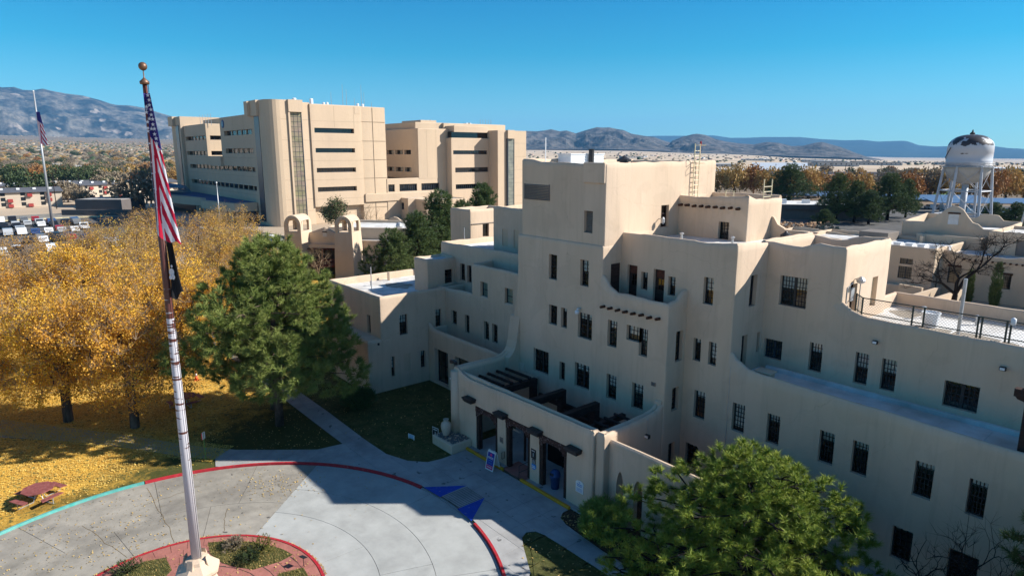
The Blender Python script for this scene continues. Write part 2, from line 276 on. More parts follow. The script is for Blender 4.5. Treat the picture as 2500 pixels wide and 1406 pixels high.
    def mesh(s, name, mats=None, smooth=False):
        me = bpy.data.meshes.new(name); me.from_pydata(s.v, [], s.f)
        for m in (mats or []): me.materials.append(m)
        if s.mi and max(s.mi) > 0: me.polygons.foreach_set('material_index', s.mi)
        if smooth: me.polygons.foreach_set('use_smooth', [True] * len(s.f))
        me.update(); return me
    def build(s, name, m, parent=None, smooth=False):
        ms = m if isinstance(m, (list, tuple)) else [m]
        return mobj(name, s.mesh(name, ms, smooth), None, parent)
def npmesh(name, V, F, mats, smooth=False, mi=None):
    """V (n,3) array, F (m,k) array of equal sized faces"""
    V = np.asarray(V, np.float32); F = np.asarray(F, np.int32); me = bpy.data.meshes.new(name); k = F.shape[1]
    me.vertices.add(len(V)); me.vertices.foreach_set('co', V.ravel()); me.loops.add(F.size); me.loops.foreach_set('vertex_index', F.ravel())
    me.polygons.add(len(F)); me.polygons.foreach_set('loop_start', np.arange(0, F.size, k, dtype=np.int32)); me.polygons.foreach_set('loop_total', np.full(len(F), k, np.int32))
    if smooth: me.polygons.foreach_set('use_smooth', np.ones(len(F), bool))
    if mi is not None: me.polygons.foreach_set('material_index', np.asarray(mi, np.int32))
    for m in mats: me.materials.append(m)
    me.update(calc_edges=True); return me
def bevel(o, wd, seg=2):
    md = o.modifiers.new('bevel', 'BEVEL'); md.width = wd; md.segments = seg; md.limit_method = 'ANGLE'; md.angle_limit = math.radians(40); return o
def text(name, body, size, loc, rot, material, parent, align='CENTER', extrude=0.002):
    c = bpy.data.curves.new(name, 'FONT'); c.body = body; c.size = size; c.align_x = align; c.align_y = 'CENTER'; c.extrude = extrude; c.resolution_u = 2
    t_ = bpy.data.objects.new('tmp', c); me = bpy.data.meshes.new_from_object(t_); bpy.data.objects.remove(t_); bpy.data.curves.remove(c); me.materials.clear(); me.materials.append(material)
    o = mobj(name, me, None, parent); o.location = loc; o.rotation_euler = rot; return o
rng = np.random.default_rng(7); random.seed(7)
def wob(x, y, k=0.0): return math.sin(x * 1.7 + k) * 0.45 + math.sin(x * 4.1 + y * 3.3 + 1.3 + k) * 0.3 + math.sin(y * 1.9 + 0.7) * 0.45 + math.sin(x * 9.3 - y * 8.7) * 0.2
def prof(p, a):
    """smoothstep profile through [(coord, z), ...]"""
    if not isinstance(p, (list, tuple)): return p
    if a <= p[0][0]: return p[0][1]
    for (a0, z0), (a1, z1) in zip(p, p[1:]):
        if a <= a1: t = (a - a0) / max(a1 - a0, 1e-6); t = t * t * (3 - 2 * t); return z0 + (z1 - z0) * t
    return p[-1][1]
def mass(parent, x0, x1, y0, y1, z0, z1, front=(), right=(), back=(), tf=None, tr=None, tb=None, tl=None, t=0.30, r=0.09, roof=None, amp=0.042, depth=0.33, stucco=STUCCO, roofmat=ROOFW, step=0.45, name='wall', disp=0.010, roofname='roof', lip=0.11):
    """rectangular adobe block with rounded corners, parapet, recessed openings (front faces -y, right faces +x)"""
    tops = [tf or z1, tr or z1, tb or z1, tl or z1]; holes = [list(front), list(right), list(back), []]
    corners = [(x0, y0), (x1, y0), (x1, y1), (x0, y1)]; dirs = [(1, 0), (0, 1), (-1, 0), (0, -1)]; nrm = [(0, -1), (1, 0), (0, 1), (-1, 0)]
    lens = [x1 - x0, y1 - y0, x1 - x0, y1 - y0]; cols = []
    for sd in range(4):
        cx, cy = corners[sd]; dx, dy = dirs[sd]; nx, ny = nrm[sd]; Ln = lens[sd]
        bk = {r, Ln - r}
        base = cx if sd in (0, 2) else cy; sg = 1 if sd in (0, 1) else -1
        for h in holes[sd]: bk.add((h[0] - base) * sg); bk.add((h[1] - base) * sg)
        k = max(1, int((Ln - 2 * r) / step))
        for i in range(1, k):
            a = r + (Ln - 2 * r) * i / k
            if all(abs(a - b) > 0.12 for b in bk): bk.add(a)
        for a in sorted(bk):
            px, py = cx + dx * a, cy + dy * a; co = base + sg * a
            cols.append((px, py, nx, ny, prof(tops[sd], co), sd, co))
        n2 = nrm[(sd + 1) % 4]; ccx, ccy = corners[(sd + 1) % 4]; ox, oy = ccx - nx * r - n2[0] * r, ccy - ny * r - n2[1] * r
        for i in (1, 2, 3):
            th = i / 4 * PI / 2; vx = nx * math.cos(th) + n2[0] * math.sin(th); vy = ny * math.cos(th) + n2[1] * math.sin(th)
            cols.append((ox + vx * r, oy + vy * r, vx, vy, prof(tops[sd], base + sg * Ln), -1, 0))
    zs = {z0}
    for sd in range(4):
        for h in holes[sd]: zs.add(h[2]); zs.add(h[3])
    ztm = min(c[4] for c in cols); zb = ztm - max(lip, 0.2) - 0.1
    zb = max(zb, max(zs) + 0.02)
    k = z0 + 1.2
    while k < zb - 0.5:
        if all(abs(k - q) > 0.3 for q in zs): zs.add(k)
        k += 1.2
    zs = sorted(zs) + [zb]; nr = len(zs); V = []; nc = len(cols); F = []
    rf = roof if roof is not None else ztm - 0.6
    for (px, py, nx, ny, zt, sd, co) in cols:
        T = zt + amp * wob(px * 1.3, py * 1.3)
        for z in zs:
            d = disp * math.sin(px * 0.9 + z * 1.3 + 1) * math.sin(py * 0.8 - z * 0.7 + 2) + disp * 0.5 * math.sin(px * 2.3 + z * 2.9 + py * 2.1)
            V.append((px + nx * d, py + ny * d, z))
        for off, z in ((0, T - lip), (0.07 * lip / 0.11, T - lip * 0.3), (0.35 * t, T), (t * 0.65, T), (t - lip * 0.3, T - lip * 0.3), (t, T - lip), (t, rf - 0.05)):
            V.append((px - nx * off, py - ny * off, z))
    R = nr + 7
    def inhole(sd, c0, c1, za, zb_):
        for h in holes[sd]:
            if h[0] - 1e-4 <= min(c0, c1) and max(c0, c1) <= h[1] + 1e-4 and h[2] - 1e-4 <= za and zb_ <= h[3] + 1e-4: return h
        return None
    hole_of = {}
    for i in range(nc):
        j = (i + 1) % nc; a, b = cols[i], cols[j]
        for k in range(R - 1):
            if k < nr - 1 and a[5] >= 0 and a[5] == b[5]:
                h = inhole(a[5], a[6], b[6], zs[k], zs[k + 1])
                if h: hole_of[(i, k)] = h; continue
            F.append((i * R + k, j * R + k, j * R + k + 1, i * R + k + 1))
    n0 = len(V)
    for (i, k), h in hole_of.items():
        j = (i + 1) % nc; nx, ny = cols[i][2], cols[i][3]; dp = h[4] if len(h) > 4 else depth
        if dp == 0: continue
        def inn(q): v = V[q]; V.append((v[0] - nx * dp, v[1] - ny * dp, v[2])); return len(V) - 1
        for (q0, q1, nb) in ((i * R + k, j * R + k, (i, k - 1)), (j * R + k + 1, i * R + k + 1, (i, k + 1)), (i * R + k + 1, i * R + k, ((i - 1) % nc, k)), (j * R + k, j * R + k + 1, (j, k))):
            if hole_of.get(nb) is not h: F.append((q0, q1, inn(q1), inn(q0)))
    me = bpy.data.meshes.new(name); me.from_pydata(V, [], F); me.materials.append(stucco)
    me.polygons.foreach_set('use_smooth', [True] * len(F)); me.update()
    try: me.set_sharp_from_angle(angle=math.radians(50))
    except Exception: pass
    o = mobj(name, me, None, parent)
    m2 = MB(); e = t * 0.9; m2.face([(x0 + e, y0 + e, rf), (x1 - e, y0 + e, rf), (x1 - e, y1 - e, rf), (x0 + e, y1 - e, rf)])
    m2.build(roofname, roofmat, parent)
    return o
_wc = {}; NPANE = [0]
def window(parent, side, plane, a0, a1, z0, z1, cols=3, rows=4, depth=0.33, double=False, blind=0.0, panes=True, glass=None, frame=None, name='window', mw=0.028, fr=0.06):
    """framed window set back in its opening; local x runs along the wall, local -y looks out"""
    frame = frame or FRAME; glass = glass or GLASS; W, Hh = a1 - a0, z1 - z0
    key = (round(W, 2), round(Hh, 2), cols, rows, double, frame.name, fr)
    if key not in _wc:
        m = MB(); m.box(0, fr, -0.04, 0.05, 0, Hh); m.box(W - fr, W, -0.04, 0.05, 0, Hh); m.box(fr, W - fr, -0.04, 0.05, 0, fr); m.box(fr, W - fr, -0.04, 0.05, Hh - fr, Hh)
        secs = [(fr, W - fr)]
        if double:
            m.box(W / 2 - 0.07, W / 2 + 0.07, -0.05, 0.045, fr, Hh - fr); secs = [(fr, W / 2 - 0.07), (W / 2 + 0.07, W - fr)]
        cells = []
        for (s0, s1) in secs:
            for c in range(cols):
                xa, xb = s0 + (s1 - s0) * c / cols, s0 + (s1 - s0) * (c + 1) / cols
                if c: m.box(xa - mw / 2, xa + mw / 2, -0.022, 0.02, fr, Hh - fr)
                for rr in range(rows): cells.append((xa, xb, fr + (Hh - 2 * fr) * rr / rows, fr + (Hh - 2 * fr) * (rr + 1) / rows))
            for rr in range(1, rows):
                zz = fr + (Hh - 2 * fr) * rr / rows; tk = mw * (1.7 if rr * 2 == rows else 1.0); m.box(s0, s1, -0.02, 0.018, zz - tk / 2, zz + tk / 2)
        g = MB()
        for (xa, xb, za, zb_) in cells: g.face([(xa, 0.006, za), (xb, 0.006, za), (xb, 0.006, zb_), (xa, 0.006, zb_)])
        c0 = cells[0]; pw, ph = (c0[1] - c0[0]) / 2, (c0[3] - c0[2]) / 2
        p = MB(); p.face([(-pw, 0, -ph), (pw, 0, -ph), (pw, 0, ph), (-pw, 0, ph)])
        _wc[key] = (m.mesh('window', [frame]), g, p.mesh('pane'), cells)
    fm, g, pm, cells = _wc[key]
    o = mobj(name, fm, None, parent)
    if side == 'y': o.location = (a0, plane + depth - 0.06, z0)
    else: o.location = (plane - depth + 0.06, a0, z0); o.rotation_euler = (0, 0, PI / 2)
    if panes and NPANE[0] + len(cells) <= 300:
        NPANE[0] += len(cells)
        if not pm.materials: pm.materials.append(glass)
        for (xa, xb, za, zb_) in cells:
            q = mobj('pane', pm, None, o); q.location = ((xa + xb) / 2, 0.006, (za + zb_) / 2); q.rotation_euler = (random.gauss(0, 0.006), 0, random.gauss(0, 0.006))
    else:
        if double:
            for s_ in range(2):
                g2 = MB(); half = len(cells) // 2
                for (xa, xb, za, zb_) in cells[s_ * half:(s_ + 1) * half]: g2.face([(xa, 0.006, za), (xb, 0.006, za), (xb, 0.006, zb_), (xa, 0.006, zb_)])
                g2.build('glazing', glass, o)
        else: g.build('glazing', glass, o)
    if blind > 0:
        b = MB(); zb_ = fr + (Hh - 2 * fr) * (1 - blind); b.box(fr, W - fr, 0.035, 0.045, zb_, Hh - fr); b.build('blind', BLIND, o)
    return o
def az_of(px): return math.radians(-50.303) + math.atan((px - 1250) * math.cos(math.radians(11.717)) / 1588.99)
def dir_of(px): a = az_of(px); return (math.sin(a), math.cos(a))
def elev(px, py, dist):
    """height of a far ridge seen at that bearing and elevation, dist metres away"""
    p = math.radians(11.717); d = dist * math.cos(az_of(px) - math.radians(-50.303)); k = (703 - py) / 1588.99
    return 20 + d * (k * math.cos(p) - math.sin(p)) / (math.cos(p) + k * math.sin(p))
# ================================================================== the pueblo style entrance building
B = thing('pueblo_building', 'large tan adobe building with stepped storeys, square tower and three-door entrance porch', 'building', (-27, 31, 0))
B.location = (0, 0, 0)
FR0, FR1, FR2 = 29.8, 31.57, 34.81
# ---- tower
tower_front = [(-31.98, -31.19, 11.60, 13.30), (-29.01, -28.24, 11.60, 13.30), (-31.92, -31.10, 8.46, 9.82), (-30.72, -30.15, 8.46, 9.82), (-29.12, -27.75, 8.12, 9.82),
               (-33.48, -31.89, 4.66, 6.35), (-30.80, -30.26, 4.70, 6.01), (-29.32, -27.98, 4.67, 6.35)]
mass(B, -35.25, -27.10, FR0, 41.4, 0, 14.36, front=tower_front, amp=0.012, roof=14.0, lip=0.06)
mass(B, -34.95, -27.104, FR0 + 0.10, 41.5, 14.0, 19.42, front=[(-28.86, -28.11, 15.05, 16.43, 0.3)], right=[(35.41, 36.25, 14.46, 16.58)],
     tf=[(-34.95, 19.62), (-33.9, 19.60), (-33.2, 19.42), (-27.1, 19.36)], tr=[(29.9, 19.40), (41.5, 19.46)], tl=[(29.9, 19.62), (41.5, 19.5)], roof=18.9)
m = MB(); m.box(-28.95, -27.15, FR0 - 0.02, FR0 + 0.3, 18.15, 19.42); bevel(m.build('parapet_block', STUCCO, B), 0.08, 3)
# left side of the tower spreads towards the ground
m = MB()
pl = [(11.6, -35.22), (9.9, -35.38), (8.6, -35.62), (7.2, -35.98), (5.6, -36.5), (4.0, -36.75), (0, -36.95)]
for (za, xa), (zb_, xb) in zip(pl, pl[1:]):
    m.hexa([(xb, FR0 + 0.012, zb_), (-34.9, FR0 + 0.012, zb_), (-34.9, 33.2, zb_), (xb, 33.2, zb_), (xa, FR0 + 0.012, za), (-34.9, FR0 + 0.012, za), (-34.9, 33.2, za), (xa, 33.2, za)])
m.build('buttress', STUCCO, B)
# ---- projecting bay under the terrace (flush with the tower)
bay_front = [(-26.51, -25.73, 8.13, 9.81), (-24.98, -23.99, 8.87, 9.81), (-23.99, -23.36, 8.11, 9.81), (-26.48, -25.64, 4.66, 6.30), (-24.39, -23.50, 4.68, 6.30)]
bay_right = [(30.66, 31.32, 7.98, 9.83), (30.55, 31.2, 4.93, 6.39), (30.45, 31.06, 1.34, 2.90)]
mass(B, -27.9, -21.97, FR0 - 0.003, 33.0, 0, 11.6, front=bay_front, right=bay_right, tf=[(-27.12, 12.75), (-26.9, 12.4), (-26.5, 11.92), (-25.9, 11.64), (-22.0, 11.58)],
     tr=[(29.8, 11.58), (30.6, 11.66), (31.4, 12.15), (31.6, 12.3)], roof=10.72, roofmat=ROOFG)
# ---- block A
a_front = [(-26.59, -25.78, 11.05, 13.10), (-25.47, -24.95, 11.68, 12.79), (-24.52, -23.69, 11.05, 13.10), (-23.41, -22.88, 11.65, 12.80), (-20.96, -20.30, 11.57, 13.12),
           (-21.41, -20.89, 8.09, 9.44), (-20.38, -19.85, 8.09, 9.45), (-21.15, -20.38, 4.62, 6.32), (-21.54, -20.66, 1.28, 2.86)]
a_right = [(33.13, 33.82, 11.47, 13.28), (32.67, 33.25, 8.09, 9.87), (34.30, 34.62, 8.60, 9.79)]
mass(B, -27.4, -18.98, FR1, 41.0, 0, 15.1, front=a_front, right=a_right, tf=[(-27.1, 15.08), (-24, 15.12), (-20.9, 15.06), (-19.9, 15.14), (-18.98, 15.2)], tr=[(31.57, 15.2), (34.9, 15.0)], roof=14.5, amp=0.035)
# ---- block C on top
mass(B, -27.4, -21.93, 37.31, 41.5, 13.0, 17.25, front=[(-23.93, -23.16, 14.51, 15.64)], tf=[(-27.1, 17.2), (-25.0, 17.15), (-24.0, 17.3), (-21.9, 17.35)], tr=[(37.3, 17.42), (38.4, 17.1), (41.5, 17.05)], roof=16.5, amp=0.05)
# ---- block B
mass(B, -19.5, -14.66, FR2, 40.6, 0, 15.1, front=[(-18.13, -16.55, 11.54, 13.24), (-18.80, -17.69, 8.26, 9.42), (-16.12, -15.39, 8.15, 9.77)],
     right=[(38.43, 39.19, 11.45, 13.17), (35.75, 36.55, 11.1, 13.1)], tf=[(-18.98, 15.06), (-16.9, 14.96), (-16.3, 15.24), (-14.66, 15.2)], tr=[(34.8, 15.2), (40.4, 15.2)],
     tb=[(-21.9, 15.6), (-21.2, 15.2), (-20, 15.05), (-17.4, 14.82), (-16.2, 15.15), (-14.66, 15.25)], roof=14.1, roofmat=ROOFG)
m = MB(); m.box(-22.2, -19.4, 40.25, 40.55, 14.0, 15.15); bevel(m.build('parapet', STUCCO, B), 0.08, 3)
m = MB(); m.vprism([(-22.1, 14.9), (-21.0, 14.9), (-21.0, 15.2), (-21.5, 15.45), (-21.8, 15.9), (-22.1, 16.0)], 'y', 40.28, 40.52); m.build('parapet', STUCCO, B)
# ---- right wing, lower storeys
rl = [(-18.61, -17.83, 4.65, 6.31), (-16.52, -15.79, 4.68, 6.33), (-13.69, -12.94, 4.64, 6.34), (-12.08, -11.33, 4.67, 6.37), (-9.33, -8.56, 4.66, 6.36), (-7.23, -6.55, 4.66, 6.34), (-4.6, -3.85, 4.66, 6.34), (-1.5, -0.75, 4.66, 6.34), (2.2, 2.95, 4.66, 6.34), (5.2, 5.95, 4.66, 6.34),
      (-12.58, -11.35, 1.35, 2.85), (-9.91, -9.03, 1.21, 2.84), (-7.59, -6.45, 1.30, 2.83), (-3.5, -2.4, 1.3, 2.83), (1.0, 2.1, 1.3, 2.83)]
mass(B, -19.4, 16.0, FR1 + 0.004, 36.0, 0, 8.1, front=rl, tf=[(-19.0, 9.2), (-18.6, 8.75), (-17.9, 8.42), (-17.0, 8.30), (-12, 8.2), (-5, 8.05), (16, 7.95)], roof=7.62, amp=0.02, roofmat=ROOFW)
m = MB(); m.box(-18.5, 16, FR2 - 0.22, FR2 + 0.05, 7.60, 7.85); bevel(m.build('gutter', ROOFW, B), 0.03, 2)
# ---- right wing, upper storey behind
ru = [(-13.68, -13.00, 8.11, 9.79), (-12.37, -11.66, 8.12, 9.77), (-9.53, -8.10, 8.11, 9.39), (-5.2, -4.5, 8.11, 9.79), (-1.6, -0.9, 8.11, 9.79), (2.5, 3.2, 8.11, 9.79)]
mass(B, -15.2, 16.0, FR2 + 0.004, 43.3, 0, 11.65, front=ru, tf=[(-14.68, 12.3), (-14.35, 12.02), (-13.9, 11.78), (-13.3, 11.70), (-10, 11.65), (16, 11.6)], roof=10.85, amp=0.025, roofmat=ROOFW)
# ---- left wing
mass(B, -47.4, -34.5, FR0 - 0.1, 33.0, 0, 4.92, front=[(-46.43, -44.33, 0.25, 3.31, 0.5), (-43.25, -41.06, 0.25, 3.35, 0.5), (-40.0, -37.8, 0.25, 3.35, 0.5)], tf=[(-47.4, 5.45), (-46.9, 5.12), (-46.3, 4.98), (-44.4, 4.94), (-34.5, 4.9)], roof=4.05, roofmat=ROOFG, amp=0.02)
lw = [(-46.5, -45.63, 5.2, 6.43), (-44.45, -43.77, 4.82, 6.42), (-41.73, -41.03, 4.82, 6.39), (-40.60, -39.89, 4.80, 6.38), (-42.14, -41.14, 8.28, 9.65), (-38.96, -37.96, 8.27, 9.63)]
mass(B, -48.9, -34.6, 31.59, 38.0, 0, 8.34, front=lw[:4], tf=[(-47.4, 8.28), (-43.5, 8.42)], roof=7.66, roofmat=ROOFG)
mass(B, -43.36, -34.4, 31.585, 36.0, 7.0, 10.98, front=lw[4:], roof=10.35, roofmat=ROOFG, tl=[(31.6, 11.05), (36, 11.0)])
mass(B, -51.1, -34.4, 33.69, 41.5, 0, 11.85, front=[(-48.05, -47.26, 8.63, 10.18), (-46.90, -46.25, 8.60, 10.16)], tf=[(-51.1, 11.82), (-40, 11.95)], roof=11.35, roofmat=ROOFW)
mass(B, -45.82, -34.4, 35.84, 41.5, 8.0, 15.35, front=[(-44.52, -43.74, 11.96, 13.48, 0.1), (-42.94, -42.23, 11.94, 13.50, 0.1)], roof=14.8)
mass(B, -57.0, -53.44, 38.85, 44.0, 0, 14.35, right=[(40.43, 41.25, 11.5, 12.9)], roof=13.8)
mass(B, -51.05, -48.75, 30.68, 33.75, 0, 10.68, right=[(32.51, 33.40, 7.85, 9.59)], tr=[(30.7, 10.72), (32.0, 10.62)], roof=10.5, lip=0.14)
lr = [(26.88, 27.67, 4.74, 6.51), (25.60, 26.30, 1.25, 3.02), (27.16, 27.83, 1.44, 3.01, 0.06), (28.88, 29.38, 1.39, 2.95), (30.51, 31.15, 4.68, 6.43)]
mass(B, -57.5, -47.38, 25.08, 41.0, 0, 8.32, right=lr, front=[(-49.77, -49.16, 4.82, 6.43)], roof=7.66, roofmat=ROOFW, amp=0.015)
mass(B, -55.5, -47.375, 23.85, 26.0, 0, 4.75, right=[], roof=4.72, lip=0.14, amp=0.02, roofmat=STUCCO)
# panels that close the blocked openings
for q in ((-44.55, -43.70, 35.90, 35.95, 11.9, 13.55), (-42.97, -42.20, 35.90, 35.95, 11.9, 13.55), (-47.46, -47.43, 27.1, 27.9, 1.4, 3.05)): m = MB(); m.box(*q); m.build('infill_panel', STUCCO2, B)
# ---- entrance porch
YP = 24.55
doors = [(-33.40, -31.05, 0.0, 3.32, 0.55), (-30.20, -27.85, 0.0, 3.58, 0.55), (-27.02, -24.65, 0.0, 3.56, 0.55)]
mass(B, -36.05, -22.62, YP, 25.1, 0, 5.15, front=doors, tf=[(-36.05, 5.42), (-35.6, 5.40), (-34.9, 5.1), (-34.2, 4.95), (-33, 4.98), (-28, 5.08), (-22.6, 5.12)], t=0.27, roof=4.6, roofmat=STUCCO, amp=0.02, lip=0.13, back=[(a, b_, c_, d_, 0) for a, b_, c_, d_, _ in doors])
mass(B, -22.65, -22.02, 24.75, 30.0, 0, 5.1, tr=[(24.7, 5.05), (28.6, 5.12), (29.5, 5.3), (30, 5.75)], tl=[(24.7, 5.05), (28.6, 5.12), (29.5, 5.3), (30, 5.75)], tb=5.75, t=0.31, roof=4.6, roofmat=STUCCO, amp=0.02, lip=0.13, right=[(27.4, 28.3, 0, 2.4, 0.6)])
mass(B, -36.1, -35.45, 24.7, 30.2, 0, 5.4, tr=[(24.7, 5.42), (28.4, 5.4), (29.3, 5.75), (30.2, 6.6)], tl=[(24.7, 5.42), (28.4, 5.4), (29.3, 5.75), (30.2, 6.6)], tb=6.6, t=0.32, roof=4.8, roofmat=STUCCO, amp=0.02, lip=0.13)
m = MB()   # sloping fin that runs up the tower above the porch wall
for (ya, za), (yb, zb_) in zip([(28.75, 5.4), (29.1, 5.62), (29.35, 6.0), (29.5, 6.5), (29.6, 7.2), (29.78, 8.25)], [(29.1, 5.62), (29.35, 6.0), (29.5, 6.5), (29.6, 7.2), (29.78, 8.25), (29.95, 8.35)]):
    m.hexa([(-36.05, ya, 3), (-35.0, ya, 3), (-35.0, yb, 3), (-36.05, yb, 3), (-36.05, ya, za), (-35.0, ya, za), (-35.0, yb, zb_), (-36.05, yb, zb_)])
m.build('buttress', STUCCO, B)
m = MB(); m.tube([(-35.75, YP + 0.05, 0), (-35.75, YP + 0.02, 5.2)], [0.42, 0.36], 16); m.build('corner_post', STUCCO, B, True)
# garden wall right of the porch with two keyhole arches
m = MB(); YG = 25.2
segs = [(-22.4, -21.45), (-20.95, -20.25), (-19.65, -16.0)]
for xa, xb in segs: m.box(xa, xb, YG, YG + 0.36, 0, 4.5)
def arch_top(xa, xb, zspring, ztop):
    n = 8; pts = []
    for i in range(n + 1):
        t = i / n; x = xa + (xb - xa) * t; z = zspring + (ztop - zspring) * math.sin(PI * t) ** 0.7; pts.append((x, z))
    for (p, q) in zip(pts, pts[1:]):
        m.hexa([(p[0], YG, p[1]), (q[0], YG, q[1]), (q[0], YG + 0.36, q[1]), (p[0], YG + 0.36, p[1]), (p[0], YG, 4.5), (q[0], YG, 4.5), (q[0], YG + 0.36, 4.5), (p[0], YG + 0.36, 4.5)])
arch_top(-21.45, -20.95, 2.3, 3.15); arch_top(-20.25, -19.65, 2.5, 3.1)
m.tube([(-22.4, YG + 0.18, 4.5), (-20, YG + 0.18, 4.52), (-16, YG + 0.18, 4.5)], 0.19, 10)
m.box(-16.3, -16.0, YG + 0.3, 31.6, 0, 4.5)
m.build('garden_wall', STUCCO, B)
# porch floor, yellow edge, ramp, posts, beams
m = MB(); m.box(-34.2, -30.15, 24.2, 29.9, 0.0, 0.22); m.box(-27.9, -22.7, 24.2, 29.9, 0.0, 0.22); m.box(-30.15, -27.9, 25.6, 29.9, 0, 0.20); m.build('porch_floor', WALK, B)
m = MB(); m.hexa([(-30.15, 24.2, 0.125), (-27.9, 24.2, 0.125), (-27.9, 25.6, 0.125), (-30.15, 25.6, 0.125), (-30.15, 24.2, 0.13), (-27.9, 24.2, 0.13), (-27.9, 25.6, 0.2), (-30.15, 25.6, 0.2)]); m.build('ramp', PINKC, B)
m = MB(); m.box(-34.05, -29.95, 24.02, 24.2, 0.0, 0.27); bevel(m.build('yellow_kerb', YELP, B), 0.03)
m = MB(); m.box(-28.2, -23.9, 24.02, 24.2, 0.0, 0.27); bevel(m.build('yellow_kerb', YELP, B), 0.03)
for (xa, xb, za, zt, dp) in doors:
    m = MB(); m.box(xa, xa + 0.28, YP + 0.06, YP + 0.34, 0.2, zt); m.build('post', WOOD, B)
    m = MB(); m.box(xb - 0.28, xb, YP + 0.06, YP + 0.34, 0.2, zt); m.build('post', WOOD, B)
    m = MB(); m.box(xa + 0.02, xb - 0.02, YP - 0.06, YP + 0.30, zt - 0.36, zt - 0.02)
    for s in (0, 1):   # corbels
        xx = xa + 0.05 if s == 0 else xb - 0.05; sg = 1 if s == 0 else -1
        m.vprism([(xx, zt - 0.36), (xx + sg * 0.55, zt - 0.36), (xx + sg * 0.5, zt - 0.46), (xx + sg * 0.32, zt - 0.5), (xx + sg * 0.26, zt - 0.66), (xx, zt - 0.7)][::sg], 'y', YP - 0.05, YP + 0.28)
    m.build('lintel', CARVED, B)
text('lettering', 'BLDG 1', 0.22, (-29.0, YP - 0.07, 3.02), (PI / 2, 0, 0), mat('gold_letters', (0.38, 0.34, 0.25), 0.5), B)
m = MB(); m.box(-30.0, -29.85, 25.9, 26.0, 0.2, 2.6); m.build('door_leaf', WOOD, B); m = MB(); m.box(-28.2, -28.05, 25.9, 26.0, 0.2, 2.6); m.build('door_leaf', WOOD, B)
# beams over the open porch
def bent(x, y0, y1, zt, pw=0.30):
    m = MB(); m.hexa([(x - 0.21, y0, zt - 0.46), (x + 0.21, y0, zt - 0.46), (x + 0.21, y1, zt - 0.46), (x - 0.21, y1, zt - 0.46), (x - 0.21, y0, zt), (x + 0.21, y0, zt), (x + 0.21, y1, zt), (x - 0.21, y1, zt)])
    bevel(m.build('beam', WOOD, B), 0.02, 1)
    m = MB(); m.box(x - pw / 2, x + pw / 2, y1 - 0.46, y1 - 0.02, 0.2, zt - 0.46); m.build('post', WOOD, B)
bent(-29.4, 25.0, 28.95, 4.62, 0.42); bent(-26.4, 25.0, 28.95, 4.62, 0.42)
m = MB(); m.box(-32.85, -32.45, 25.0, 29.3, 4.0, 4.42); m.build('beam', WOOD, B)
m = MB(); m.box(-32.85, -32.45, 28.85, 29.28, 0.2, 4.0); m.build('post', WOOD, B)
for yy in (25.5, 26.3, 27.1, 27.9, 28.75): m = MB(); m.tube([(-35.3, yy, 4.52), (-32.6, yy, 4.54)], 0.11, 8); m.build('viga', WOOD, B)
m = MB(); m.box(-24.6, -24.3, 25.0, 29.2, 4.1, 4.4); m.build('beam', WOOD, B)
for yy in (25.8, 26.7, 27.6, 28.5): m = MB(); m.tube([(-24.6, yy, 4.5), (-22.5, yy, 4.52)], 0.09, 8); m.build('viga', WOOD, B)
m = MB(); m.box(-32.4, -24.7, 29.3, 29.5, 3.0, 3.35); m.box(-29.15, -26.65, 28.5, 28.7, 3.05, 3.35); m.build('beam', WOOD, B)
m = MB(); m.box(-35.4, -32.9, 29.3, 29.75, 0.2, 4.3); m.build('lobby_wall', STUCCO2, B)
DARKIN = mat('interior_shade', (0.012, 0.011, 0.011), 1.0, 0.0)  # near-black colour stands in for the shade inside the middle doorway
m = MB(); m.box(-29.1, -26.7, 27.2, 29.6, 0.2, 2.9); m.build('dark_vestibule_box', DARKIN, B)  # solid box, the unlit lobby's darkness is in its colour
m = MB(); m.box(-24.4, -22.7, 28.9, 29.7, 0.2, 3.3); m.build('dark_vestibule_box', FRAME, B)
for yy in (27.0, 28.2):  # ramp hand rails behind the right doorway
    m = MB(); m.tube([(-27.6, yy, 1.15), (-23.4, yy, 1.35)], 0.025, 6); m.tube([(-27.6, yy, 0.75), (-23.4, yy, 0.95)], 0.02, 6)
    for k in range(5): m.tube([(-27.5 + k, yy, 0.2), (-27.5 + k, yy, 1.16 + 0.05 * k)], 0.022, 6)
    m.build('handrail', METALD, B)
m = MB()
for xx, s in ((-28.35, 1),):
    m.tube([(xx, 24.1, 0.1), (xx, 24.1, 1.05), (xx, 25.4, 1.1), (xx, 25.4, 0.2)], 0.025, 6); m.tube([(xx, 24.1, 0.6), (xx, 25.4, 0.65)], 0.02, 6)
m.build('handrail', METALD, B)
m = MB(); m.tube([(-30.3, 24.3, 0.7), (-30.3, 24.3, 1.15), (-30.3, 24.52, 1.15), (-30.3, 24.52, 0.7), (-30.3, 24.3, 0.7)], 0.022, 6); m.build('handrail', METALD, B)
# wall lamps shaped like short beam boxes
for x in (-34.35, -30.95, -27.65, -24.42):
    m = MB(); m.box(x, x + 1.0, YP - 0.52, YP + 0.03, 3.70, 3.80); m.box(x + 0.04, x + 0.96, YP - 0.46, YP + 0.03, 3.56, 3.70); m.box(x + 0.1, x + 0.9, YP - 0.4, YP + 0.02, 3.48, 3.56)
    m.box(x + 0.06, x + 0.94, YP - 0.30, YP - 0.24, 3.80, 3.825); o = m.build('wall_lamp', METALD, B); bevel(o, 0.015, 1)
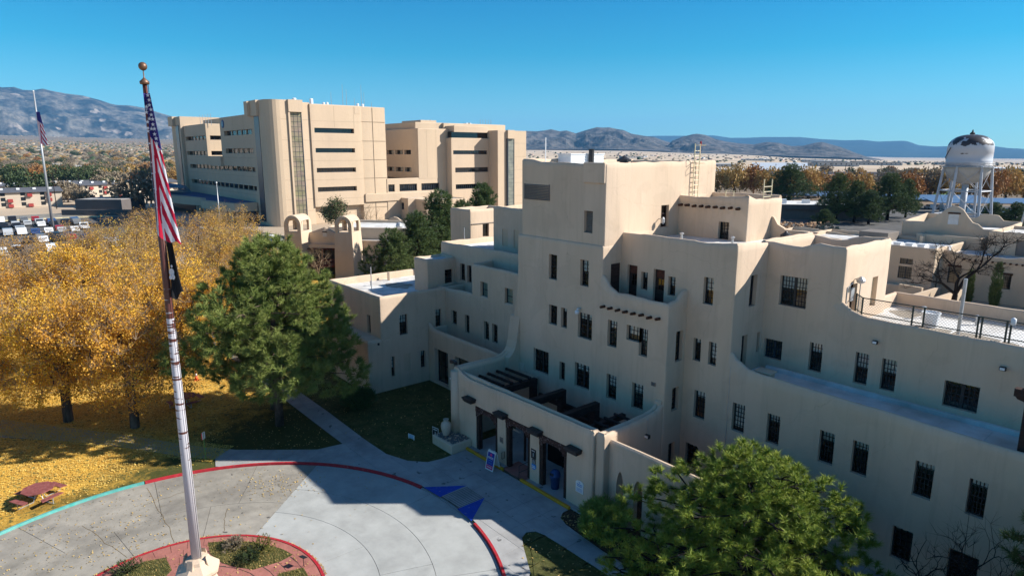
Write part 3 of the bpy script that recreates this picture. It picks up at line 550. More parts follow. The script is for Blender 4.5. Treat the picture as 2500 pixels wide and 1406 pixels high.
# plinth with gravel top beside the left pier
m = MB(); m.box(-36.3, -33.9, 22.85, 24.58, 0, 0.72); bevel(m.build('plinth', STUCCO, B), 0.09, 3)
m = MB()
for k in range(240):
    x, y = random.uniform(-36.1, -34.1), random.uniform(23.05, 24.45); s = random.uniform(0.03, 0.08); m.obox((x, y, 0.73), (s * 2, s * 1.5, s), random.uniform(0, 3), random.uniform(-.3, .3))
tag(m.build('gravel', mat('river_gravel', (0.22, 0.21, 0.2), 0.9, 0.1, 0.5, 9, (0.1, 0.1, 0.1), 9), B), kind='stuff')
# ---- windows and doors
W = window
for i, h in enumerate(tower_front):
    wd = h[1] - h[0]; W(B, 'y', FR0, *h, cols=2, rows=6 if h[3] - h[2] > 1.5 else 4, double=wd > 1.2, blind=(0, .45, 0, .2, .25, 0, 0, .3)[i])
for i, h in enumerate(bay_front):
    W(B, 'y', FR0, *h, cols=3, rows=6 if h[3] - h[2] > 1.2 else 3, blind=(0.3, 0.7, 0.45, 0.5, 0.4)[i])
for h in bay_right: W(B, 'x', -21.97, *h, cols=2, rows=5)
for i, h in enumerate(a_front):
    if i in (0, 2): continue
    W(B, 'y', FR1, *h, cols=2 if h[1] - h[0] < .7 else 3, rows=5, blind=(0, .3, 0, .5, .5, .2, .75, .25, .1)[i])
for i, h in enumerate(a_right): W(B, 'x', -18.98, *h, cols=2 if i < 2 else 1, rows=6)
W(B, 'y', 37.31, -23.93, -23.16, 14.51, 15.64, cols=3, rows=5)
W(B, 'y', FR2, -18.13, -16.55, 11.54, 13.24, cols=4, rows=6, double=True, blind=0.42)
W(B, 'y', FR2, -18.80, -17.69, 8.26, 9.42, cols=3, rows=4, double=True, frame=FRAMEB)
W(B, 'y', FR2, -16.12, -15.39, 8.15, 9.77, cols=4, rows=6, blind=0.35)
for i, h in enumerate(rl): W(B, 'y', FR1, *h, cols=4 if h[2] > 4 else 3, rows=6 if h[2] > 4 else 5, blind=(0.9, .25, .3, .25, .2, .2, 0, 0, 0, 0, .8, .1, 0, 0, 0)[i], double=h[1] - h[0] > 1.2)
for i, h in enumerate(ru): W(B, 'y', FR2, *h, cols=4 if h[1] - h[0] < 1 else 3, rows=6, blind=(.5, .45, 0, .2, .2, .2)[i], double=h[1] - h[0] > 1.2)
for i, h in enumerate(lw):
    if i < 4: W(B, 'y', 31.59, *h, cols=2, rows=5, blind=(0, 0, .15, 0)[i], panes=False)
    else:
        o = W(B, 'y', 31.59, *h, cols=1, rows=2, panes=False, frame=FRAMEB); m = MB(); m.box(0.05, 0.95, 0.03, 0.05, 0.05, h[3] - h[2] - 0.05); m.build('curtain', GREENPANEL, o)
W(B, 'y', 33.69, -48.05, -47.26, 8.63, 10.18, cols=3, rows=5, panes=False); W(B, 'y', 33.69, -46.90, -46.25, 8.60, 10.16, cols=2, rows=5, panes=False)
for i, h in enumerate(lr):
    if i == 2: continue
    W(B, 'x', -47.38, *h[:4], cols=3 if i < 2 else 2, rows=5, panes=False, blind=(0.4, 0.6, 0, 0.3, 0.35)[i])
W(B, 'y', 25.08, -49.77, -49.16, 4.82, 6.43, cols=2, rows=5, panes=False)
W(B, 'x', -53.44, 40.43, 41.25, 11.5, 12.9, cols=2, rows=3, panes=False)
for (xa, xb, za, zb_) in [(-46.43, -44.33, 0.25, 3.31), (-43.25, -41.06, 0.25, 3.35), (-40.0, -37.8, 0.25, 3.35)]:
    W(B, 'y', FR0 - 0.1, xa, xb, za, zb_, cols=2, rows=2, depth=0.5, panes=False, fr=0.08)
def door(side, plane, a0, a1, z0, z1, depth=0.33, transom=0.55, red=True):
    Wd, Hh = a1 - a0, z1 - z0; m = MB(); m.box(0, 0.07, -0.05, 0.06, 0, Hh); m.box(Wd - 0.07, Wd, -0.05, 0.06, 0, Hh); m.box(0.07, Wd - 0.07, -0.05, 0.06, Hh - 0.07, Hh); m.box(0.07, Wd - 0.07, -0.05, 0.06, Hh - transom - 0.05, Hh - transom)
    o = m.build('door', WOOD, B)
    if side == 'y': o.location = (a0, plane + depth - 0.06, z0)
    else: o.location = (plane - depth + 0.06, a0, z0); o.rotation_euler = (0, 0, PI / 2)
    m = MB(); m.box(0.07, Wd - 0.07, -0.01, 0.03, 0, 0.75); m.box(0.07, 0.2, -0.01, 0.03, 0.75, Hh - transom - 0.05); m.box(Wd - 0.2, Wd - 0.07, -0.01, 0.03, 0.75, Hh - transom - 0.05); m.box(Wd / 2 - 0.02, Wd / 2 + 0.02, -0.01, 0.03, 0.75, Hh - transom - 0.05); m.box(0.2, Wd - 0.2, -0.01, 0.03, 1.05, 1.08); m.build('door_leaf', WOOD, o)
    m = MB(); m.box(0.2, Wd - 0.2, 0.005, 0.012, 0.75, Hh - transom - 0.05); m.build('glazing', GLASSB, o)
    m = MB(); m.box(0.07, Wd - 0.07, 0.0, 0.03, Hh - transom, Hh - 0.07); m.build('transom_panel', mat_red if red else GLASSB, o)
    m = MB(); m.lathe([(0.0, 0), (0.03, 0.005), (0.03, 0.03), (0, 0.035)], 8); k = m.build('handle', METALG, o); k.location = (Wd - 0.13, -0.03, 0.95)
mat_red = mat('transom_red', (0.10, 0.035, 0.022), 0.7, 0.2, 0.4, 5)
door('y', FR1, -26.59, -25.78, 11.05, 13.10); door('y', FR1, -24.52, -23.69, 11.05, 13.10)
m = MB(); m.box(-27.16, -27.05, 30.6, 31.38, 10.9, 13.15); m.build('door_leaf', WOOD, B)
door('x', -27.10, 35.41, 36.25, 14.46, 16.58, red=False); door('x', -14.66, 35.75, 36.55, 11.1, 13.1, red=False); door('x', -48.75, 32.51, 33.40, 7.85, 9.59, red=False, transom=0.3)
m = MB(); m.box(-14.95, -14.9, 38.4, 39.2, 11.4, 13.2); m.build('door_leaf', CREAMM, B)
# louvres
def louvre(x0, x1, z0, z1, y, n):
    m = MB(); m.box(x0, x0 + 0.05, y - 0.03, y + 0.06, z0, z1); m.box(x1 - 0.05, x1, y - 0.03, y + 0.06, z0, z1); m.box(x0, x1, y + 0.05, y + 0.07, z0, z1); o = m.build('louvre', VENT, B)
    dz = (z1 - z0) / n; s = MB(); s.hexa([(0.05, -0.035, 0), (x1 - x0 - 0.05, -0.035, 0), (x1 - x0 - 0.05, 0.045, dz * 0.6), (0.05, 0.045, dz * 0.6), (0.05, -0.035, dz * 0.25), (x1 - x0 - 0.05, -0.035, dz * 0.25), (x1 - x0 - 0.05, 0.045, dz * 0.85), (0.05, 0.045, dz * 0.85)])
    me = s.mesh('slat', [VENT])
    for k in range(n): q = mobj('slat', me, None, o); q.location = (x0, y, z0 + k * dz)
louvre(-34.62, -32.05, 16.86, 17.92, FR0 + 0.06, 10); louvre(-28.82, -28.15, 15.08, 16.40, FR0 + 0.30, 12); louvre(-22.92, -22.62, 6.52, 6.74, FR0 - 0.04, 3)
# vigas
vm = MB(); vm.tube([(0, 0.1, 0), (0, -0.36, -0.02)], [0.095, 0.085], 9); vme = vm.mesh('viga', [VIGA], False)
for k in range(8): o = mobj('viga', vme, None, B); o.location = (-26.82 + 0.607 * k, FR0, 10.62 + random.uniform(-.02, .02)); o.rotation_euler = (0, random.uniform(0, 3), random.uniform(-.06, .06))
for k in range(9): o = mobj('viga', vme, None, B); o.location = (-26.84 + 0.54 * k, 37.31, 16.56 + random.uniform(-.03, .03)); o.rotation_euler = (0, random.uniform(0, 3), random.uniform(-.08, .08))
# stains, conduits, cameras, lights on the walls
m = MB()
m.tube([(-22.3, 28.4, 5.1), (-21.98, 28.4, 5.0), (-21.97, 28.4, 4.2)], 0.02, 6); m.tube([(-18.9, FR1 - 0.012, 0.1), (-18.9, FR1 - 0.012, 8.3)], 0.012, 5)
m.tube([(-14.64, 35.3, 11.0), (-14.64, 35.3, 13.0), (-14.64, 35.9, 13.2)], 0.025, 6); m.tube([(-14.64, 36.9, 11.0), (-14.64, 36.9, 13.4)], 0.02, 6); m.build('conduit', METALG, B)
def flood(p, nx, ny, s=0.16):
    m = MB(); m.box(p[0] - s, p[0] + s, p[1] - s, p[1] + s * 0.3, p[2] - s * 0.7, p[2] + s * 0.7); o = m.build('flood_light', METALD, B); bevel(o, 0.03, 2)
    m = MB(); m.box(p[0] - s * .7, p[0] + s * .7, p[1] - s - 0.012, p[1] - s + 0.01, p[2] - s * .45, p[2] + s * .45); m.build('lens', WHITEM, o)
flood((-12.75, FR2 - 0.12, 10.55), 0, -1, 0.13); flood((-7.35, FR2 - 0.12, 10.55), 0, -1, 0.13); flood((-21.9, 28.35, 4.05), 1, 0); flood((-47.55, 24.9, 4.35), 0, -1, 0.18); flood((-35.95, YP - 0.1, 4.6), 0, -1)
m = MB(); m.tube([(-36.0, YP + 0.1, 5.35), (-36.0, YP + 0.1, 5.75)], 0.03, 6); m.obox((-36.1, YP, 5.75), (0.3, 0.22, 0.22), 0.3); m.obox((-35.75, YP, 5.75), (0.3, 0.22, 0.22), -0.3); m.build('flood_light', METALD, B)
m = MB(); m.lathe([(0.02, -0.2), (0.14, -0.17), (0.16, 0), (0.1, 0.05), (0, 0.06)], 12, (-28.9, FR0 - 0.32, 9.95)); m.tube([(-28.9, FR0, 10.08), (-28.9, FR0 - 0.3, 10.1), (-28.9, FR0 - 0.32, 10.0)], 0.05, 8); m.build('security_camera', WHITEM, B, True)
# lamp and small panel by the roof door on block B, lamp by the tower door
m = MB(); m.lathe([(0.06, 0), (0.2, 0.08), (0.24, 0.2), (0.12, 0.34), (0.03, 0.4)], 10, (-14.35, 36.15, 13.15)); m.tube([(-14.66, 36.15, 13.35), (-14.35, 36.15, 13.5)], 0.03, 6); m.build('wall_lamp', METALG, B)
m = MB(); m.box(-14.68, -14.6, 35.72, 36.1, 12.2, 12.9); m.build('meter_box', METALG, B)
m = MB(); m.tube([(-27.1, 35.15, 15.7), (-26.75, 35.15, 15.75)], 0.03, 6); m.lathe([(0.05, 0), (0.12, 0.1), (0.12, 0.35), (0.04, 0.45)], 8, (-26.72, 35.15, 15.4)); m.build('wall_lamp', METALG, B)
m = MB(); m.box(-56, -53.4, 39.2, 44, 12.9, 12.95); m.tube([(-53.4, 39.0, 12.9), (-53.4, 44, 12.9)], 0.05, 6); m.build('awning', VENT, B)
# vents on the low terrace
m = MB(); m.box(-17.7, -16.9, FR1 + 0.55, FR1 + 1.15, 7.6, 8.25); m.box(-17.8, -16.8, FR1 + 0.45, FR1 + 1.25, 8.25, 8.33); bevel(m.build('roof_vent', STUCCO2, B), 0.02, 1)
m = MB(); m.box(-12.5, -12.2, FR1 + 0.6, FR1 + 0.9, 7.62, 7.95); m.build('roof_vent', STUCCO2, B)
# tower roof: corrugated shed, stack, round vent, mast, ladder, wind sock rod
m = MB(); m.box(-34.55, -33.27, 33.0, 36.35, 18.9, 19.88)
for k in range(4): m.box(-34.57, -33.24, 32.97, 36.38, 19.2 + 0.19 * k, 19.26 + 0.19 * k)
m.box(-34.62, -33.2, 32.93, 36.42, 19.88, 19.94); o = tag(m.build('penthouse', WHITEM), 'white ribbed metal penthouse box on top of the tower roof', 'roof unit')
m = MB(); m.lathe([(0.2, 0), (0.2, 0.62), (0.24, 0.62), (0.24, 0.66), (0.1, 0.66)], 12, (-33.1, 34.9, 19.6)); m.lathe([(0.2, -0.7), (0.2, 0)], 12, (-33.1, 34.9, 19.6)); tag(m.build('flue', METALD), 'dark round flue behind the white penthouse box on the tower', 'flue')
m = MB(); m.lathe([(0.3, 18.9), (0.3, 19.4), (0.5, 19.42), (0.5, 19.56), (0.42, 19.58), (0.1, 19.76), (0.02, 19.84)], 14, (-29.6, 34.4, 0)); tag(m.build('roof_ventilator', METALD), 'dark round roof ventilator with pointed cap on the tower', 'ventilator')
m = MB(); m.tube([(-33.3, 30.6, 18.9), (-33.3, 30.6, 21.0)], 0.04, 6); tag(m.build('mast', WHITEM), 'thin white mast pole near the left edge of the tower roof', 'mast')
m = MB(); m.tube([(-27.4, 39.9, 18.9), (-27.4, 39.9, 20.6)], 0.02, 6); m.lathe([(0.02, 0), (0.07, 0.06), (0.07, 0.3), (0.02, 0.36)], 8, (-27.4, 39.9, 20.45)); tag(m.build('beacon_rod', mat('beacon_red', (0.25, 0.02, 0.03), 0.5)), 'slim rod with a red beacon above the tower ladder', 'beacon')
def ladder(name, label, x, y0, y1, z0, z1, cage=False):
    t = thing(name, label, 'ladder', (x, (y0 + y1) / 2, z0)); wd = (y1 - y0) / 2; h = z1 - z0
    for s in (-1, 1): m = MB(); m.tube([(0, s * wd, 0), (0, s * wd, h)], 0.035, 6); m.build('rail', CREAMM, t)
    r = MB(); r.tube([(0, -wd, 0), (0, wd, 0)], 0.025, 6); me = r.mesh('rung', [CREAMM])
    for k in range(1, int(h / 0.33)): q = mobj('rung', me, None, t); q.location = (0, 0, 0.33 * k)
    if cage:
        for zz in (h - 0.1, h - 0.7, h - 1.3):
            m = MB(); m.tube([(0, -wd, zz), (0.35, -wd - 0.1, zz), (0.65, 0, zz), (0.35, wd + 0.1, zz), (0, wd, zz)], 0.02, 5); m.build('cage_hoop', CREAMM, t)
    return t
ladder('roof_ladder', 'tall cream ladder with hoops against the sunlit side of the tower', -26.95, 38.6, 39.2, 16.5, 20.6, True)
ladder('roof_ladder', 'short cream ladder frame standing up above the block with nine beam ends', -22.6, 40.2, 41.2, 16.5, 18.3)
m = MB(); m.tube([(-25.0, 39.6, 16.5), (-25.0, 39.6, 17.5), (-24.4, 39.6, 17.5), (-24.4, 39.6, 16.5)], 0.03, 6); m.tube([(-25.0, 39.6, 17.1), (-24.4, 39.6, 17.1)], 0.025, 6); tag(m.build('guard_rail', CREAMM), 'small low cream guard rail frame near the foot of the tower ladder', 'rail')
# roof of block B: cowl
m = MB(); m.lathe([(0.18, 14.1), (0.18, 14.75), (0.34, 14.78), (0.34, 15.05), (0.1, 15.2), (0.05, 15.28)], 12, (-20.0, 38.6, 0)); tag(m.build('roof_ventilator', METALD), 'small dark ventilator cowl behind the middle parapet by the warm inner wall', 'ventilator')
# left roof: mast pole
m = MB(); m.tube([(-53.82, 27.74, 7.6), (-53.82, 27.74, 9.7)], 0.05, 8); tag(m.build('roof_mast', METALG), 'short grey pole standing on the flat roof of the left wing', 'pole')
m = MB(); m.tube([(-50.9, 36.3, 11.3), (-50.9, 36.3, 13.0)], 0.035, 6); tag(m.build('roof_mast', METALG), 'thin grey pole on the upper left roof beside the blank windows', 'pole')
m = MB(); m.tube([(-56.3, 31.0, 7.6), (-56.3, 31.0, 8.5)], 0.08, 8); m.tube([(-56.55, 31.0, 7.6), (-56.55, 31.0, 8.5)], 0.08, 8); tag(m.build('vent_pipe', STUCCO2), 'pair of tan vent pipes by the back parapet of the left roof', 'pipe')
# seams, pipes and drains on the flat roofs
def seams(x0, x1, y0, y1, z, n, mm=ROOFW):
    m = MB()
    for k in range(1, n): x = x0 + (x1 - x0) * k / n; m.box(x - 0.06, x + 0.06, y0, y1, z + 0.002, z + 0.018)
    m.build('roof_seam', mm, B)
seams(-57.1, -51.3, 25.5, 40.6, 7.66, 5); seams(-14.9, 15.6, 35.2, 42.9, 10.85, 14); seams(-18.8, 15.6, 31.9, 34.5, 7.62, 18); seams(-50.8, -46.0, 34.1, 41.1, 11.35, 4); seams(-26.8, -19.3, 32.0, 37.2, 14.5, 6); seams(-34.5, -27.5, 30.4, 41, 18.9, 6)
for (x, y, z, h) in ((-52.6, 33.0, 7.66, .5), (-55.2, 28.4, 7.66, .35), (-12.6, 40.6, 10.85, .6), (-10.2, 41.2, 10.85, .45), (-6.0, 39.8, 10.85, .7), (-24.5, 34.2, 14.5, .5), (-21.8, 35.6, 14.5, .4), (-48.6, 38.5, 11.35, .5)):
    m = MB(); m.tube([(x, y, z), (x, y, z + h)], 0.07, 8); m.lathe([(0.07, h), (0.13, h + .02), (0.13, h + .08), (0.02, h + .12)], 8, (x, y, z)); m.build('vent_pipe', METALG, B)
m = MB(); m.tube([(-14.4, 41.9, 10.92), (-2, 41.9, 10.92)], 0.05, 6); m.tube([(-56.8, 38.6, 7.72), (-51.4, 38.6, 7.72), (-51.4, 34.5, 7.72)], 0.04, 6); m.build('roof_conduit', METALG, B)
ST = mat('ponding_stain', (0.30, 0.26, 0.21), 0.9, 0.1, 0.3, 1.5)
for (cx_, cy_, rx_, ry_, z) in ((-53.5, 30.5, 1.6, 1.0, 7.664), (-54.8, 36.0, 1.2, 1.6, 7.664), (-10.5, 38.4, 2.4, .7, 10.854), (-5.5, 37.5, 1.6, .6, 10.854), (-13.6, 41.0, .8, .9, 10.854)):
    m = MB(); m.face([(cx_ + rx_ * math.cos(t) * (1 + .22 * math.sin(3 * t + cx_)), cy_ + ry_ * math.sin(t) * (1 + .2 * math.sin(2 * t + cy_)), z) for t in [k * PI / 12 for k in range(24)]]); m.build('water_stain', ST, B)
# chain-link fence on the right roof terrace
fn = thing('chain_link_fence', 'dark green chain-link fence along the edge of the right roof terrace', 'fence', (-14.0, 35.35, 10.85)); FH = 1.75
def frun(pts, posts, parent):
    for p in posts: m = MB(); m.tube([(p[0], p[1], 10.85), (p[0], p[1], 10.85 + FH)], 0.045, 7); o = m.build('post', FENCE); o.parent = parent; o.matrix_parent_inverse = Matrix.Translation(-Vector(parent.location))
    for z in (FH - 0.03, FH * 0.52, 0.12):
        m = MB(); m.tube([(x, y, 10.85 + z) for x, y in pts], 0.028, 6); o = m.build('rail', FENCE); o.parent = parent; o.matrix_parent_inverse = Matrix.Translation(-Vector(parent.location))
    m = MB()
    for (xa, ya), (xb, yb) in zip(pts, pts[1:]):
        L = math.hypot(xb - xa, yb - ya); n = int((L + FH) / 0.15)
        for k in range(n):
            a = k * 0.15
            for sg in (0, 1):
                s0, s1 = max(0, a - FH), min(L, a)
                if s1 - s0 < 0.05: continue
                f = lambda s: (xa + (xb - xa) * s / L, ya + (yb - ya) * s / L, 10.85 + ((a - s) if sg == 0 else FH - (a - s)))
                m.tube([f(s0), f(s1)], 0.0065, 3, False)
    o = m.build('wire_mesh', FENCE); o.parent = parent; o.matrix_parent_inverse = Matrix.Translation(-Vector(parent.location)); o['kind'] = 'stuff'
frun([(-14.5, 36.2), (-13.85, 35.4), (-5.0, 35.4), (2, 35.4)], [(-14.5, 36.2), (-13.85, 35.4), (-11.45, 35.4), (-10.95, 35.4), (-8.7, 35.4), (-8.55, 35.4), (-7.6, 35.4), (-7.45, 35.4), (-5.0, 35.4), (-2.5, 35.4), (0, 35.4)], fn)
m = MB(); m.tube([(-9.75, 36.6, 10.85), (-9.75, 36.6, 14.05)], 0.085, 8); tag(m.build('light_pole', METALG), 'plain grey steel pole rising from the right roof terrace', 'pole')
m = MB(); m.lathe([(0.34, 0), (0.44, 0.75), (0.46, 0.75), (0.46, 0.8), (0.40, 0.8), (0.38, 0.7)], 14, (-11.7, 38.9, 10.86)); tag(m.build('tub', WHITEM), 'white round tub standing on the right roof terrace behind the fence', 'tub')
m = MB(); m.lathe([(0.02, 0), (0.1, 0.03), (0.11, 0.3), (0.02, 0.36)], 10, (-7.35, 35.2, 12.45)); tag(m.build('security_camera', WHITEM, None, True), 'small white dome camera on a right fence post', 'camera')
m = MB(); m.box(-5.2, -4.2, 36.4, 37.4, 10.86, 11.4); tag(m.build('roof_hatch', ROOFG), 'low grey hatch box on the right roof terrace behind the mesh', 'hatch')
# timber pergola on the low right terrace
pg = thing('pergola', 'dark timber pergola corner with a post and sunlit beam above the right wing', 'pergola', (-5.75, 32.2, 7.6))
m = MB(); m.box(-0.15, 0.15, -0.15, 0.15, 0, 2.35); m.build('post', WOOD, pg)
m = MB(); m.box(-0.55, 5.2, -0.17, 0.17, 2.62, 2.95); m.vprism([(-0.5, 2.62), (0.6, 2.62), (0.5, 2.5), (0.2, 2.46), (0.15, 2.35), (-0.15, 2.35), (-0.2, 2.46), (-0.42, 2.52)], 'y', -0.14, 0.14); m.build('beam', WOOD, pg)
m = MB(); m.box(4.2, 4.5, -0.15, 0.15, 0, 2.62); m.build('post', WOOD, pg)
for k in range(6): m = MB(); m.tube([(-0.1 + k * 0.9, -0.3, 3.04), (-0.1 + k * 0.9, 2.5, 3.1)], 0.1, 8); m.build('rafter', VIGA, pg)
# ================================================================== ground, drive, walks
CX, CY = -28.6, 4.9; RO = 14.3; RI = 6.15
def pol(r, a): a = math.radians(a); return (CX + r * math.cos(a), CY + r * math.sin(a))
def arc(r, a0, a1, n=None):
    n = n or max(2, int(abs(a1 - a0) / 3)); return [pol(r, a0 + (a1 - a0) * i / n) for i in range(n + 1)]
def struct(o): o['kind'] = 'structure'; return o
def sheet(name, poly, z, material, zb=None):
    import mathutils
    m = MB()
    tri = mathutils.geometry.tessellate_polygon([[Vector((p[0], p[1], 0)) for p in poly]])
    V = [(p[0], p[1], z) for p in poly]; F = []
    for t in tri:
        a, b, c = [Vector(V[i]) for i in t]
        F.append(tuple(t) if (b - a).cross(c - a).z > 0 else (t[0], t[2], t[1]))
    m.v = V; m.f = F; m.mi = [0] * len(F)
    if zb is not None:
        n = len(poly); m.v += [(p[0], p[1], zb) for p in poly]
        ar = sum(poly[i][0] * poly[(i + 1) % n][1] - poly[(i + 1) % n][0] * poly[i][1] for i in range(n))
        for i in range(n):
            j = (i + 1) % n; f = (n + i, n + j, j, i); m.f.append(f if ar > 0 else f[::-1]); m.mi.append(0)
    return struct(m.build(name, material))
# one terrain sheet out to the foot of the mountains; it rises to the left and dips to the right
GROUNDM = mat('dry_ground', (0.56, 0.45, 0.335), 0.95, 0.05, 0.12, 0.012, (0.42, 0.33, 0.24), 0.0045, stretch=(1, 1, 1), contrast=(0.4, 0.6))
hor = [(-600, 338), (0, 340), (430, 345), (900, 356), (1290, 364), (1500, 366), (1750, 374), (2000, 386), (2250, 391), (2500, 393), (3000, 390)]
def hor_y(px): return prof(hor, px)
rings = [0, 40, 90, 160, 260, 400, 600, 900, 1300, 2000, 3000, 4500, 6000, 8000, 11000, 15000, 19800]
NA = 144; V = []; F = []
for i, d in enumerate(rings):
    for k in range(NA):
        a = 2 * PI * k / NA; rel = (a - math.radians(-50.303) + PI) % (2 * PI) - PI
        px = 1250 + 1588.99 * math.tan(max(-1.1, min(1.1, rel))) / math.cos(math.radians(11.717)); px = max(-600, min(3000, px))
        ze = 20 + (374.2 - hor_y(px)) * 7000 / 1589 / math.cos(0.2045); ze *= 0.92
        t = max(0.0, min(1.0, (d - 1100) / 5900)); z = -0.06 + t * (ze if abs(rel) < 1.1 else 20) * (1 if d < 7000 else 1 + (d - 7000) / 60000)
        V.append((math.sin(a) * d, math.cos(a) * d, z))
for i in range(len(rings) - 1):
    for k in range(NA): k2 = (k + 1) % NA; F.append((i * NA + k, (i + 1) * NA + k, (i + 1) * NA + k2, i * NA + k2))
struct(mobj('ground', npmesh('ground', V, [f[::-1] for f in F], [GROUNDM], True)))
TOWN = mat('town_ground', (0.17, 0.14, 0.11), 0.95, 0.05, 0.35, 0.03, (0.24, 0.20, 0.16), 0.006)
V = []; F = []; RR_ = [360, 500, 700, 900, 1300, 2000, 3000, 4500, 6000, 7400]; NP_ = 24
def sheet_z(px, d):
    ze = (20 + (374.2 - hor_y(px)) * 7000 / 1589 / math.cos(0.2045)) * 0.92; i = max(k for k in range(len(rings) - 1) if rings[k] <= d); f = lambda q: -0.06 + max(0.0, min(1.0, (q - 1100) / 5900)) * ze * (1 if q < 7000 else 1 + (q - 7000) / 60000)
    t = (d - rings[i]) / (rings[i + 1] - rings[i]); return f(rings[i]) * (1 - t) + f(rings[i + 1]) * t
for d in RR_:
    for k in range(NP_ + 1): px = -200 + 720 * k / NP_; a = az_of(px); V.append((math.sin(a) * d, math.cos(a) * d, sheet_z(px, d) + 0.08 + d * 0.0012))
F = [(i * (NP_ + 1) + k, i * (NP_ + 1) + k + 1, (i + 1) * (NP_ + 1) + k + 1, (i + 1) * (NP_ + 1) + k) for i in range(len(RR_) - 1) for k in range(NP_)]
struct(mobj('town_ground', npmesh('town_ground', V, [f[::-1] for f in F], [TOWN], True)))
# lawns
sheet('lawn', [(-118, -60), (-46, -60), (-43.5, -12)] + arc(RO + 0.1, 212, 104) + [(-31.4, 30.5), (-56, 30.5), (-62, 46), (-118, 46)], 0.085, LAWN)
sheet('court_lawn', [(-39.0, 19.45), (-36.8, 19.5), (-35.0, 20.1), (-34.0, 21.0), (-33.7, 22.9), (-33.7, 30.5), (-56, 30.5), (-56, 19.4)], 0.092, LAWNG)
sheet('side_lawn', arc(RO + 0.1, 84, 38) + [(-14, 14.5), (16, 14.5), (16, 31.7), (-22.6, 31.7)], 0.08, LAWNG)
# old concrete, new concrete (separate slabs with open joints)
def sub(poly, name, z0, z1, material, parent):
    m = MB(); m.prism(poly, z0, z1); return m.build(name, material, parent)
dr = MB(); dr.prism(arc(RO, 0, 357, 119), -0.05, -0.012); drive = struct(dr.build('driveway', JOINT))
def ringslab(r0, r1, a0, a1, material, zt):
    g = 0.012; da0, da1 = math.degrees(g / r0), math.degrees(g / r1); po = arc(r1 - g, a0 + da1, a1 - da1, max(3, int((a1 - a0) / 3))); pi_ = arc(r0 + g, a1 - da0, a0 + da0, max(3, int((a1 - a0) / 3)))
    return sub(po + pi_, 'paving_slab', -0.05, zt, material, drive)
for (ra, rb, cuts) in ((RI, 9.6, [133.5, 158, 187, 215, 250, 300]), (9.6, RO, [133.5, 149, 173, 201, 232, 262, 300])):
    for a0, a1 in zip(cuts, cuts[1:]): ringslab(ra, rb, a0, a1, CONC_OLD, 0.0)
for (ra, rb, cuts) in ((RI, 8.6, [-60, -10, 40, 88, 133.5]), (8.6, 11.2, [-60, -15, 28, 70, 133.5]), (11.2, RO, [-60, -20, 25, 64, 98, 133.5])):
    for a0, a1 in zip(cuts, cuts[1:]): ringslab(ra, rb, a0, a1, CONC_NEW, 0.003)
sheet('road', [(-44, -60), (-12, -60), (-16, -5), (-40, -5)], -0.02, CONC_OLD)
# cracks filled with leaves are thin dirt ribbons
def ribbon(pts, wd, z, material, name, parent=None):
    m = MB()
    for (a, b) in zip(pts, pts[1:]):
        d = Vector((b[0] - a[0], b[1] - a[1])); L = d.length; n = Vector((-d.y, d.x)) / max(L, 1e-6) * wd / 2
        m.face([(a[0] - n.x, a[1] - n.y, z), (b[0] - n.x, b[1] - n.y, z), (b[0] + n.x, b[1] + n.y, z), (a[0] + n.x, a[1] + n.y, z)])
    o = m.build(name, material, parent); return o
def crackline(p, q, n, j):
    return [(p[0] + (q[0] - p[0]) * i / n + random.gauss(0, j) * (0 < i < n), p[1] + (q[1] - p[1]) * i / n + random.gauss(0, j) * (0 < i < n)) for i in range(n + 1)]
CRK = mat('crack_leaves', (0.16, 0.11, 0.05), 0.95, 0.05, 0.4, 9)
for p, q in (((-42.27, 6.11), (-35.03, 6.00)), ((-39.93, 2.49), (-35.07, 3.84)), ((-40.09, 5.42), (-40.43, 8.72)), ((-34.25, 8.24), (-36.69, 9.18))):
    struct(ribbon(crackline(p, q, 9, 0.05), 0.022, 0.006, CRK, 'crack', drive))
# kerbs
def kerb(name, r0, r1, a0, a1, material, z1=0.135):
    m = MB(); n = max(2, int(abs(a1 - a0) / 2.5))
    for i in range(n):
        b0, b1 = a0 + (a1 - a0) * i / n, a0 + (a1 - a0) * (i + 1) / n; p = [pol(r0, b0), pol(r0, b1), pol(r1, b1), pol(r1, b0)]
        m.hexa([(*p[0], -0.05), (*p[1], -0.05), (*p[2], -0.05), (*p[3], -0.05), (*pol(r0 + 0.03 * (1 if r1 > r0 else -1), b0), z1), (*pol(r0 + 0.03 * (1 if r1 > r0 else -1), b1), z1), (*p[2], z1), (*p[3], z1)][::1])
    return struct(m.build(name, material))
kerb('kerb', RO, RO + 0.16, 240, 175.2, TEALP); kerb('kerb', RO, RO + 0.17, 175, 101.8, REDP); kerb('kerb', RO, RO + 0.17, 80.5, -30, REDP)
kerb('kerb', RO, RO + 0.17, 101.6, 80.7, WALK, 0.02)
